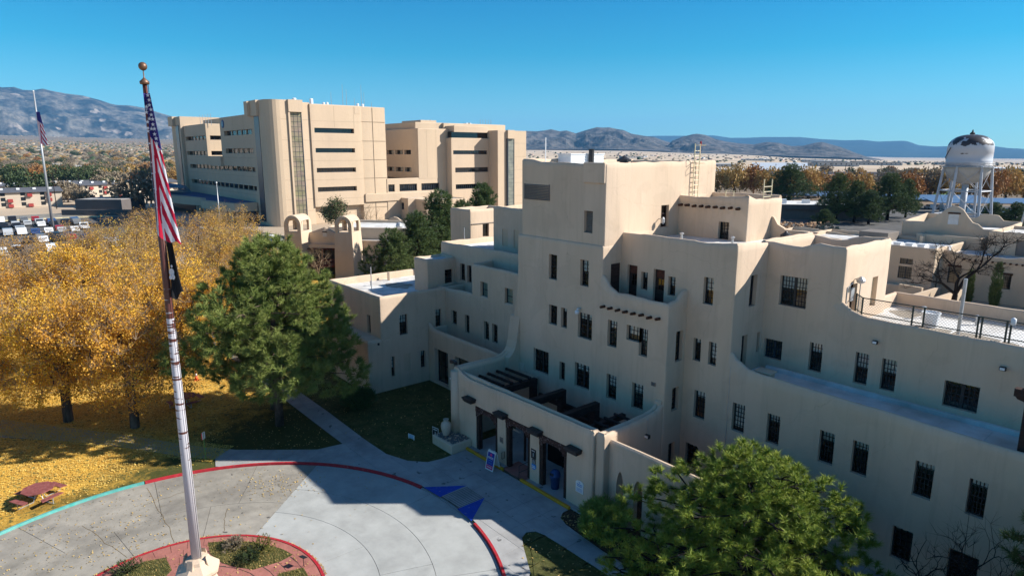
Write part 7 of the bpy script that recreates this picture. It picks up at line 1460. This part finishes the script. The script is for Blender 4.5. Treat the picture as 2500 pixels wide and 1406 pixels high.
# second and third flagpoles
def pole_flag(loc, H_, r, zt, zb_, wtop, wbot, l1, l2, black=None):
    t = thing('flagpole', l1, 'flagpole', (*loc, 0)); m = MB(); m.tube([(0, 0, 0), (0, 0, H_)], [r, r * .45], 10); m.build('pole', METALG, t, True); m = MB(); m.lathe([(.03, H_), (.2, H_ + .15), (.2, H_ + .3), (.03, H_ + .45)], 8); m.build('ball_finial', SIGNW, t)
    if zt:
        V, F, MI, nu, nv = limp_flag('flag', '', zt, zb_, wtop, wbot, True, (loc[0] + .4, loc[1] - .35), 0.5, fold=0.12); o = mobj('flag', npmesh('flag', V, F, [FLR, FLW, FLB], True, MI)); tag(o, l2, 'flag')
pole_flag((-211.3, 16.43), 35.2, 0.36, 30.3, 21.6, 0.9, 2.3, 'tall pale flagpole rising from the car park at far left', 'stars and stripes hanging limp on the far left pole')
pole_flag((-170.77, 47.45), 12.6, 0.16, 0, 0, 0, 0, 'thin short flagpole in the shade before the hospital entrance', '')

# ================================================================== apartments, streets and town at left
def apart(loc, rz, L_, wd, h, label, red=True):
    gb = 1.5; sp = h / 3
    t = thing('apartment_building', label, 'building', (*loc, 0), rz); m = MB(); m.box(0, L_, 0, wd, 0, h); m.build('wall', APW, t)
    m = MB(); m.hexa([(-.6, -.8, h), (L_ + .6, -.8, h), (L_ + .6, wd + .8, h), (-.6, wd + .8, h), (-.6, wd / 2 - .1, h + gb), (L_ + .6, wd / 2 - .1, h + gb), (L_ + .6, wd / 2 + .1, h + gb), (-.6, wd / 2 + .1, h + gb)]); m.build('roof', APR, t)
    wm = MB(); wm.box(0, 1.4, -.06, .05, 0, 1.3); wme = wm.mesh('window', [CGL]); bm_ = MB(); bm_.box(0, 1.5, -.8, .0, 0, 1.0); bm_.box(0, 1.6, -.9, 0, -.12, 0); bme_ = bm_.mesh('balcony', [APB])
    n = int(L_ / 6)
    for s in range(3):
        for k in range(n):
            o = mobj('window', wme, None, t); o.location = (k * 6 + 1.2, 0, s * sp + .7)
            if red and (k + s) % 3 != 1: o = mobj('balcony', bme_, None, t); o.location = (k * 6 + 3.2, 0, s * sp + .4)
            o = mobj('window', wme, None, t); o.location = (L_, k % 3 * 4.5 + 2 if k < 3 else 2, s * sp + .7); o.rotation_euler = (0, 0, PI / 2)
    vm_ = MB(); vm_.box(-.5, .5, -.4, .4, 0, .8); vmm = vm_.mesh('roof_vent', [WHITEM])
    for k in range(int(L_ / 5)): o = mobj('roof_vent', vmm, None, t); o.location = (k * 5 + 2, wd * .28, h + .7)
APW = mat('apartment_wall', (0.50, 0.42, 0.33), 0.9, 0.1, 0.06, .3); APR = mat('apartment_roof', (0.10, 0.105, 0.12), 0.9, 0.1, 0.12, .6); APB = mat('balcony_red', (0.30, 0.05, 0.045), 0.8, 0.1, 0.1, 1)
apart((-303, -22), math.radians(92), 50, 15, 5.6, 'near apartment block with a dark roof and red balconies, cut by the left edge', True)
apart((-345, -10), math.radians(98), 58, 15, 6.2, 'rear apartment block with a dark roof behind the far flagpole')
apart((-335, 38), math.radians(112), 46, 15, 6.2, 'third apartment block with a dark roof nearest the hospital')
t = thing('storage_building', 'plain windowless grey brown box building left of the hospital', 'building', (*(-255.07, 34.60), 0), math.radians(50.3)); m = MB(); m.box(-9.5, 6, 0, 14, 0, 4.7); m.build('wall', mat('storage_wall', (0.13, 0.115, 0.11), .9, .1, .06, .3), t); m = MB(); m.box(-11, 12, -5, -4, 0, 1.8); m.build('low_wall', MATS['storage_wall'], t); m = MB(); m.box(-9.2, 5.7, .3, 13.7, 4.7, 4.8); m.build('roof', ROOFG, t)
sheet('street', [(-246.5, -60), (-262, -60), (-268, 26), (-254, 30), (-247, 22)], 0.004, CONC_OLD)
# plain bench of utility poles, trees and houses out to the foothills
def low_tree_mesh(seed, n, leaf, trunk=True):
    r_ = np.random.default_rng(seed); lb_ = [((r_.uniform(-.5, .5), r_.uniform(-.5, .5), r_.uniform(.34, .72)), (.42, .42, .28)) for _ in range(9)] + [((0, 0, .54), (.62, .62, .44))]
    C = lobed_targets(r_, n, lb_, .6); return quads_cloud(r_, C, 5, 0.045, leaf)
ftm = {}
tk = MB(); tk.tube([(0, 0, -.02), (0.01, 0, .3), (.06, .02, .55)], [.045, .035, .02], 5, False); tk.tube([(0, 0, .25), (-.15, .05, .55)], [.025, .012], 4, False); tk.tube([(0, 0, .28), (.04, -.16, .6)], [.025, .012], 4, False)
tkm = tk.mesh('trunk', [BARK])
for cn, mm in (('ochre', F_OCH), ('brown', F_BRN), ('green', F_GRN), ('rust', F_RUST)):
    for v in range(2): Vq, Fq = low_tree_mesh(70 + v + len(ftm), 420, (0.028, 0.06)); ftm[(cn, v)] = npmesh('crown', Vq, Fq, [mm])
far_n = 0
def ftree(x, y, h, wd, cn, label, grp, z=0.0):
    v = random.randint(0, 1); t = thing('far_tree', label, 'tree', (x, y, z), random.uniform(0, 6), grp); t.scale = (wd, wd, h); mobj('trunk', tkm, None, t); mobj('crown', ftm[(cn, v)], None, t)
def at_depth(px, D):
    a = az_of(px); d = D / math.cos(a - math.radians(-50.303)); return (math.sin(a) * d, math.cos(a) * d, d)
def ground_z(px, d):
    t = max(0.0, min(1.0, (d - 1100) / 5900)); ze = (20 + (374.2 - hor_y(px)) * 7000 / 1589 / math.cos(0.2045)) * 0.92; return -0.06 + t * ze
# the ochre row behind the carports
for i, px in enumerate(list(range(1755, 2290, 44)) + list(range(2290, 2520, 38))):
    x, y, d = at_depth(px + random.uniform(-12, 12), random.uniform(300, 345) if px < 1900 else random.uniform(268, 300)); cn = random.choices(['ochre', 'rust', 'brown'], [.7, .15, .15])[0]
    ftree(x, y, random.uniform(12, 15), random.uniform(7.5, 10), cn, {'ochre': 'round ochre tree', 'rust': 'rust coloured tree', 'brown': 'brown thinning tree'}[cn] + ', %s from the left in the row behind the solar carports' % ORD[i], 'autumn trees behind the carports')
for i in range(34):
    px = random.uniform(1745, 2500); D = random.uniform(360, 620); x, y, d = at_depth(px, D); cn = random.choices(['ochre', 'brown', 'green', 'rust'], [.35, .4, .15, .1])[0]
    ftree(x, y, random.uniform(6, 11), random.uniform(5, 8), cn, {'ochre': 'small ochre tree', 'rust': 'small rust tree', 'brown': 'small bare brown tree', 'green': 'small green tree'}[cn] + ' among the low buildings, ' + ('above the ladder block' if px < 1950 else ('above the evergreen clump' if px < 2150 else ('just left of the water tower' if px < 2310 else 'behind or right of the water tower'))), 'scattered trees on the right plain')
# solar carports
SOLAR = mat('solar_panel', (0.10, 0.15, 0.24), 0.35, 0.5, 0.08, .3)
for i, (px, D, L_) in enumerate(((1985, 262, 30), (2090, 258, 26), (2250, 240, 46), (2440, 222, 40))):
    x, y, d = at_depth(px, D); t = thing('solar_carport', ['solar carport roof left of the evergreens', 'solar carport roof seen between the evergreens', 'solar carport roof behind the left legs of the water tower', 'solar carport roof at the right edge behind the water tower'][i], 'carport', (x, y, 0), math.radians(50.3 - 8), 'solar carports'); m = MB(); m.hexa([(-L_ / 2, -4.5, 3.4), (L_ / 2, -4.5, 3.4), (L_ / 2, 4.5, 4.6), (-L_ / 2, 4.5, 4.6), (-L_ / 2, -4.5, 3.6), (L_ / 2, -4.5, 3.6), (L_ / 2, 4.5, 4.8), (-L_ / 2, 4.5, 4.8)]); m.build('panel_roof', SOLAR, t)
    for k in range(5): m = MB(); m.tube([(-L_ / 2 + (k + .5) * L_ / 5, 0, 0), (-L_ / 2 + (k + .5) * L_ / 5, 0, 3.9)], 0.2, 6); m.build('column', METALG, t)
    for k in range(int(L_ / 3.2)):
        if crng.random() < .75:
            wx, wy = -L_ / 2 + 1.6 + k * 3.2, -2.0; a = math.radians(50.3 - 8); car(x + wx * math.cos(a) - wy * math.sin(a), y + wx * math.sin(a) + wy * math.cos(a), a + PI / 2, crng.choice([0, 1, 1]), crng.choice(CN), '%s from the left under the %s solar carport' % (ORD[k], ORD[i]), 'cars under the solar carports')
sheet('parking_lot', [at_depth(1560, 172)[:2], at_depth(1900, 160)[:2], at_depth(2300, 140)[:2], at_depth(2750, 130)[:2], at_depth(2750, 250)[:2], at_depth(1560, 262)[:2]], 0.0, ASPH)
sheet('dry_field', [at_depth(q, 255)[:2] for q in (1350, 1650, 2000, 2300, 2600, 2900)] + [at_depth(q, 700 - (q - 1350) * .06)[:2] for q in (2900, 2600, 2300, 2000, 1650, 1350)], 0.0, mat('brown_field', (0.26, 0.20, 0.145), 0.95, 0.05, 0.25, 0.05, (0.16, 0.125, 0.09), 0.02))
# low buildings on the right plain
def lowb(px, D, L_, wd, h, rz, wallc, roofc, label, gable=0.0):
    x, y, d = at_depth(px, D); t = thing('low_building', label, 'building', (x, y, ground_z(px, d)), math.radians(50.3 + rz)); m = MB(); m.box(-L_ / 2, L_ / 2, 0, wd, -1, h); m.build('wall', wallc, t); m = MB()
    if gable: m.hexa([(-L_ / 2 - .8, -1, h), (L_ / 2 + .8, -1, h), (L_ / 2 + .8, wd + 1, h), (-L_ / 2 - .8, wd + 1, h), (-L_ / 2 - .8, wd * .45, h + gable), (L_ / 2 + .8, wd * .45, h + gable), (L_ / 2 + .8, wd * .55, h + gable), (-L_ / 2 - .8, wd * .55, h + gable)])
    else: m.box(-L_ / 2 - .3, L_ / 2 + .3, -.3, wd + .3, h, h + .4)
    m.build('roof', roofc, t)
    m = MB()
    for k in range(max(2, int(L_ / 7))): xx = -L_ / 2 + (k + .4) * L_ / max(2, int(L_ / 7)); m.box(xx, xx + 1.8, -.06, .02, h * .35, h * .7)
    m.build('window', CGL, t)
LBW = mat('low_wall_tan', (0.30, 0.24, 0.19), .9); LBD = mat('low_roof_dark', (0.055, 0.055, 0.065), .9); LBP = mat('low_wall_pale', (0.45, 0.43, 0.40), .9); LBM = mat('low_roof_metal', (0.62, 0.66, 0.70), .5, .4)
lowb(1905, 575, 44, 26, 5, -22, LBP, LBM, 'white metal roofed gabled hall on the right plain', 6.5); lowb(1800, 640, 40, 16, 3, -8, LBP, LBM, 'long low white roofed building left of the gabled hall', 2)
lowb(2110, 445, 50, 22, 3.2, -6, LBW, LBD, 'dark hip roofed building in the middle of the right plain', 4); lowb(2205, 430, 42, 20, 3.2, -6, LBW, LBD, 'dark hip roofed building just left of the water tower', 4); lowb(2000, 480, 30, 14, 4, -6, LBW, LBD, 'small dark roofed building behind the ochre row')
lowb(2250, 385, 34, 16, 3.0, -6, mat('low_brick', (0.16, 0.10, 0.085), .9), LBD, 'brown low building close behind the ochre row', 2.2); lowb(2300, 560, 40, 16, 5, -4, LBW, LBD, 'flat dark building behind the water tower bowl'); lowb(2455, 420, 40, 14, 4, -4, LBP, LBD, 'low pale building at the right edge of the plain'); lowb(2430, 700, 60, 16, 4, -4, LBP, LBM, 'distant pale shed at the right edge', 1)
for i in range(16):
    px = random.uniform(1290, 2500); D = random.uniform(900, 1900); lowb(px, D, random.uniform(30, 90), 20, random.uniform(4, 7), random.uniform(-20, 20), LBP, random.choice([LBM, LBD, LBW]), 'tiny pale shed far out ' + ('behind the tower roof' if px < 1750 else ('above the gabled hall' if px < 1960 else ('above the evergreen clump' if px < 2200 else 'beyond the water tower'))))
for o in COL.objects:
    if str(o.get('label')).startswith('tiny pale shed far out'): o['group'] = 'far sheds on the plain'
up_ = MB(); up_.tube([(0, 0, 0), (0, 0, 11)], [.16, .11], 5); up_.box(-1.1, 1.1, -.07, .07, 9.9, 10.1); upm = up_.mesh('utility_pole', [DARKBARK])
for i in range(26):
    px = random.uniform(1770, 2500); x, y, d = at_depth(px, random.uniform(330, 640)); o = mobj('utility_pole', upm); o.location = (x, y, 0); o.rotation_euler = (0, 0, random.uniform(0, 3)); tag(o, 'thin dark utility pole ' + ('above the ladder block' if px < 1950 else ('above the evergreen clump' if px < 2150 else ('just left of the water tower' if px < 2310 else ('behind the water tower' if px < 2420 else 'right of the water tower')))) + ' on the plain', 'utility pole', 'utility poles on the plain')
for (px, D, h) in ((33, 270, 13), (225, 238, 12), (345, 262, 12), (72, 300, 11), (230, 310, 12)):
    x, y, d = at_depth(px * 0.53, D); o = mobj('utility_pole', upm); o.location = (x, y, 0); o.scale = (1, 1, h / 11); tag(o, 'thin utility pole near the apartments at left', 'utility pole', 'utility poles at left')
# green field
x, y, d = at_depth(2350, 330); sheet('sports_field', [at_depth(2290, 318)[:2], at_depth(2345, 318)[:2], at_depth(2348, 352)[:2], at_depth(2296, 352)[:2]], 0.02, mat('sport_grass', (0.10, 0.17, 0.04), .95))
# trees among the apartments
for (px, D, h, wd, cn, lb) in ((62, 262, 13.5, 10, 'green', 'yellow green spreading tree before the near apartment block'), (150, 270, 9, 8, 'brown', 'brown bare tree right of the far flagpole'), (320, 232, 15, 11, 'brown', 'large brown tree against the left end of the hospital'), (20, 380, 14, 11, 'green', 'dark green tree behind the near apartment roof at the left edge'), (150, 400, 13, 10, 'green', 'green tree above the rear apartment roof, left one'), (192, 395, 13, 11, 'green', 'green tree above the rear apartment roof, right one'), (175, 300, 8, 6, 'green', 'dark bush by the apartment gable'), (240, 305, 10, 7, 'brown', 'brown tree before the third apartment block'), (265, 300, 9, 6, 'green', 'green tree before the third apartment block'), (15, 250, 7, 6, 'brown', 'bare shrub at the car park wall, far left'), (185, 258, 6, 6, 'brown', 'bare shrub at the car park wall, beside the grey box')):
    x, y, d = at_depth(px, D); ftree(x, y, h, wd, cn, lb, 'trees around the apartments')
HCOL = [mat('house_%s' % n, c, .9, .1, .05, .2) for n, c in (('white', (.62, .61, .58)), ('tan', (.42, .34, .26)), ('pink', (.40, .27, .22)), ('brown', (.22, .17, .14)), ('grey', (.34, .34, .35)))]
def zone(px, D, lo, hi):
    h = 'at the photo edge' if px < 25 else 'left of the far flagpole' if px < 75 else 'behind the far flagpole' if px < 110 else ('just right of the far flagpole' if px < 190 else ('left of midway between flagpoles' if px < 235 else 'right of midway between flagpoles' if px < 290 else ('just left of the near flagpole' if px < 350 else 'beside the left end of the hospital')))
    q = (D / lo) if D < lo else (1 + (D - lo) / max(hi - lo, 1) if D < hi else 2 + min(.99, (D - hi) / hi))
    return ('in the nearest rows, ' if q < .8 else ('fairly near, ' if q < 1 else ('in the nearer middle distance, ' if q < 1.5 else ('in the farther middle distance, ' if q < 2 else ('far back, ' if q < 2.3 else 'at the farthest edge, '))))) + h
hb = MB(); hb.box(-.5, .5, -.5, .5, -.3, 1); hb.box(-.52, .52, -.52, .52, .98, 1.06); hms = []
for mm in HCOL: hb2 = hb.mesh('house', [mm]); hms.append(hb2)
hsd = random.Random(9); kinds = ['white', 'tan', 'pink', 'brown', 'grey']
for i in range(210):
    D = 430 * (2200 / 430) ** hsd.random(); px = hsd.uniform(-60, 470); x, y, d = at_depth(px, D); k = hsd.choices(range(5), [.36, .24, .14, .1, .16])[0]
    o = mobj('house', hms[k]); o.location = (x, y, ground_z(px, d)); L_ = hsd.uniform(10, 24) * (1 if hsd.random() < .88 else 2.6); o.scale = (L_, hsd.uniform(9, 15), hsd.uniform(3, 5.2)); o.rotation_euler = (0, 0, math.radians(hsd.choice([0, 90]) + hsd.uniform(-4, 4))); tag(o, kinds[k] + ' flat roofed house ' + zone(px, D, 700, 1200), 'house', 'houses of the town at left')
for i in range(250):
    D = 400 * (1500 / 400) ** hsd.random(); px = hsd.uniform(-60, 470); x, y, d = at_depth(px, D); cn = hsd.choices(['ochre', 'brown', 'green', 'rust'], [.16, .46, .26, .12])[0]
    ftree(x, y, hsd.uniform(7, 13), hsd.uniform(6, 10), cn, {'ochre': 'ochre', 'rust': 'rust brown', 'brown': 'grey brown bare', 'green': 'dark green'}[cn] + ' tree ' + zone(px, D, 600, 950), 'trees of the town at left', ground_z(px, d))
def far_mass(name, n, px0, px1, D0, D1, size, mats_, lam, seed):
    r_ = np.random.default_rng(seed); V = []; F = []; MI = []
    for i in range(n):
        D = D0 * (D1 / D0) ** r_.random(); px = r_.uniform(px0, px1); x, y, d = at_depth(px, D); z = ground_z(px, d); mi = r_.choice(len(mats_), p=lam); s = r_.uniform(*size); h = s * r_.uniform(.35, .7); b0 = len(V); a = r_.uniform(0, 3); q = 6
        for k in range(q): t = a + 2 * PI * k / q; V.append((x + s * .6 * math.cos(t), y + s * .6 * math.sin(t), z - .3 * h))
        for k in range(q): t = a + .4 + 2 * PI * k / q; rr = s * r_.uniform(.35, .6); V.append((x + rr * math.cos(t), y + rr * math.sin(t), z + h * r_.uniform(.5, .85)))
        V.append((x, y, z + h))
        for k in range(q): F.append((b0 + k, b0 + (k + 1) % q, b0 + q + (k + 1) % q)); F.append((b0 + k, b0 + q + (k + 1) % q, b0 + q + k)); F.append((b0 + q + k, b0 + q + (k + 1) % q, b0 + 2 * q)); MI += [mi] * 3
    o = mobj(name, npmesh(name, V, F, mats_, False, MI)); o['kind'] = 'stuff'
far_mass('far_woods', 15000, -100, 480, 900, 6800, (5, 12), [F_BRN, F_OCH, F_GRN, F_RUST], [.66, .07, .21, .06], 3)
far_mass('far_scrub', 420, 1280, 2560, 1300, 3800, (4, 10), [F_BRN, F_GRN], [.7, .3], 4)
r_ = np.random.default_rng(8); V = []; F = []; MI = []
for i in range(1500):
    right_ = r_.random() < .05; D = 1700 * (2600 / 1700) ** r_.random() if right_ else 1300 * (6800 / 1300) ** r_.random(); px = r_.uniform(1290, 2550) if right_ else r_.uniform(-100, 480); x, y, d = at_depth(px, D); z = ground_z(px, d); s = r_.uniform(6, 16) * (2.5 if r_.random() < .06 else 1); h = r_.uniform(2.5, 4.5); a = r_.uniform(0, 3); b0 = len(V)
    for zz in (z - 2, z + h):
        for (u, v) in ((-1, -.7), (1, -.7), (1, .7), (-1, .7)): V.append((x + s * .5 * (u * math.cos(a) - v * math.sin(a)), y + s * .5 * (u * math.sin(a) + v * math.cos(a)), zz))
    for f in ((4, 5, 6, 7), (0, 1, 5, 4), (1, 2, 6, 5), (2, 3, 7, 6), (3, 0, 4, 7)): F.append(tuple(b0 + k for k in f)); MI.append(r_.choice(5, p=[.16, .28, .16, .2, .2]))
    MI[-5:] = [MI[-1]] * 5
o = mobj('far_houses', npmesh('far_houses', V, F, HCOL, False, MI)); o['kind'] = 'stuff'

# ================================================================== mountains
def vnoise(x, y, seed):
    r_ = np.random.default_rng(seed); G_ = r_.random((256, 256)); xi = np.floor(x).astype(int); yi = np.floor(y).astype(int); fx = x - xi; fy = y - yi; fx = fx * fx * (3 - 2 * fx); fy = fy * fy * (3 - 2 * fy)
    g = lambda a, b: G_[a % 256, b % 256]
    return (g(xi, yi) * (1 - fx) + g(xi + 1, yi) * fx) * (1 - fy) + (g(xi, yi + 1) * (1 - fx) + g(xi + 1, yi + 1) * fx) * fy
def ridged(x, y, seed, octv=6):
    s = 0; a = 1; tot = 0
    for k in range(octv): s = s + a * (1 - np.abs(vnoise(x * 2 ** k, y * 2 ** k, seed + k) * 2 - 1)); tot += a; a *= 0.52
    return s / tot
def mtn(name, profile, basey, D, depth_, material, px0, px1, n=260, mrows=46, rough=1.0, seed=1, cell=900.0):
    i_ = np.arange(n + 1); px = px0 + (px1 - px0) * i_ / n; az = np.array([az_of(p) for p in px]); top = np.array([elev(p, prof_lin(profile, p), D) for p in px])
    bz_ = np.array([min(elev(p, basey(p), D - depth_), tp - 15) for p, tp in zip(px, top)]); V = np.zeros((n + 1, mrows + 1, 3))
    for j in range(mrows + 1):
        t = j / mrows; dist = D - depth_ * (1 - t); X = np.sin(az) * dist; Y = np.cos(az) * dist
        s = t ** 1.25 * 0.9 + 0.1 * t; env = min(1.0, (t * 3.2)) * (1 - t) ** 0.7
        rg = ridged(X / cell + 40, Y / cell + 40, seed) - 0.62; rg2 = vnoise(X / cell * .45 + 9, Y / cell * .45 + 9, seed + 50) - 0.5
        z = bz_ + (top - bz_) * (s + env * rough * (1.15 * rg + 0.5 * rg2)); lim = bz_ + (top - bz_) * (0.15 + 0.85 * t ** .45)
        V[:, j, 0] = X; V[:, j, 1] = Y; V[:, j, 2] = np.minimum(z, lim) if t < 1 else top
    V = V.reshape(-1, 3)
    F = [(i * (mrows + 1) + j, (i + 1) * (mrows + 1) + j, (i + 1) * (mrows + 1) + j + 1, i * (mrows + 1) + j + 1) for i in range(n) for j in range(mrows)]
    back = len(V); Vb = V[mrows::mrows + 1].copy(); Vb[:, :2] *= 1.12; Vb[:, 2] = -200; V = np.vstack([V, Vb]); F += [(i * (mrows + 1) + mrows, (i + 1) * (mrows + 1) + mrows, back + i + 1, back + i) for i in range(n)]
    struct(mobj(name, npmesh(name, V, [f[::-1] for f in F], [material], True)))
def prof_lin(p, a):
    if a <= p[0][0]: return p[0][1]
    for (a0, z0), (a1, z1) in zip(p, p[1:]):
        if a <= a1: return z0 + (z1 - z0) * (a - a0) / (a1 - a0)
    return p[-1][1]
ROCK = mat('mountain_rock', (0.135, 0.12, 0.11), 0.95, 0.05, 0.3, 0.05, (0.035, 0.04, 0.04), 0.014, contrast=(0.40, 0.62))
ROCKS = mat('sandia_rock', (0.15, 0.135, 0.115), 0.95, 0.05, 0.55, 0.03, (0.018, 0.026, 0.032), 0.0045, contrast=(0.40, 0.60), speck=((0.25, 0.21, 0.18), 0.0060, 0.635))
MESA = mat('mesa_forest', (0.02, 0.045, 0.06), 0.95, 0.05, 0.2, 0.006, (0.035, 0.06, 0.065), 0.002)
mtn('mountain', [(-300, 190), (-120, 200), (0, 208), (30, 214), (58, 213), (78, 220), (100, 221), (126, 217), (150, 223), (180, 229), (220, 234), (260, 245), (285, 254), (300, 257), (330, 258), (365, 264), (400, 276), (440, 288), (500, 300), (560, 312), (640, 322), (760, 335), (900, 350)], lambda p: 348 + (p - 0) * .012, 9800, 2700, ROCKS, -300, 900, 520, 110, 1.05, 3, 1100.0)
mtn('mountain', [(1180, 340), (1230, 330), (1284, 320), (1310, 321), (1328, 319), (1345, 316), (1366, 321), (1382, 319), (1405, 326), (1430, 318), (1455, 311), (1470, 312), (1485, 311.5), (1502, 315), (1520, 318), (1540, 327), (1570, 332), (1595, 335), (1620, 344), (1650, 352), (1700, 366), (1750, 385)], lambda p: 365 + max(0, p - 1500) * .035, 6600, 1500, ROCK, 1180, 1750, 420, 80, 1.35, 5, 420.0)
mtn('mountain', [(1600, 382), (1640, 344), (1665, 334), (1690, 328), (1700, 327), (1720, 330), (1745, 340), (1770, 346), (1800, 350), (1838, 353), (1870, 347), (1900, 349), (1930, 357), (1960, 356), (1988, 349), (2005, 347), (2020, 351), (2050, 359), (2080, 370), (2120, 384), (2170, 392)], lambda p: 376 + max(0, p - 1750) * .03, 6400, 1500, ROCK, 1600, 2170, 420, 80, 1.35, 6, 420.0)
mtn('mesa', [(1400, 336), (1560, 334), (1600, 332), (1660, 332), (1740, 331), (1780, 337), (1820, 337), (1860, 335), (1950, 335), (2000, 340), (2060, 343), (2100, 342), (2140, 346), (2170, 345), (2205, 344), (2222, 348), (2240, 355), (2280, 358), (2330, 357), (2380, 356), (2430, 358), (2460, 362), (2500, 364), (2700, 368), (3000, 372)], lambda p: 384 + (p - 1400) * .004, 15500, 3500, MESA, 1400, 3000, 260, 40, .6, 9, 2400.0)
# air: one closed box of thin haze round everything
hz = MB(); hz.box(-20500, 20500, -20500, 20500, -420, 1250); h = hz.build('haze', None); h['kind'] = 'stuff'; h.data.materials.clear()
HM = bpy.data.materials.new('haze_air'); HM.use_nodes = True; N, L = nodes_of(HM); N.remove(N['Principled BSDF']); pv = N.new('ShaderNodeVolumePrincipled'); pv.inputs['Color'].default_value = (0.22, 0.56, 1.0, 1); pv.inputs['Density'].default_value = 4.6e-5; pv.inputs['Anisotropy'].default_value = 0.0
L.new(pv.outputs[0], N['Material Output'].inputs['Volume']); h.data.materials.append(HM)
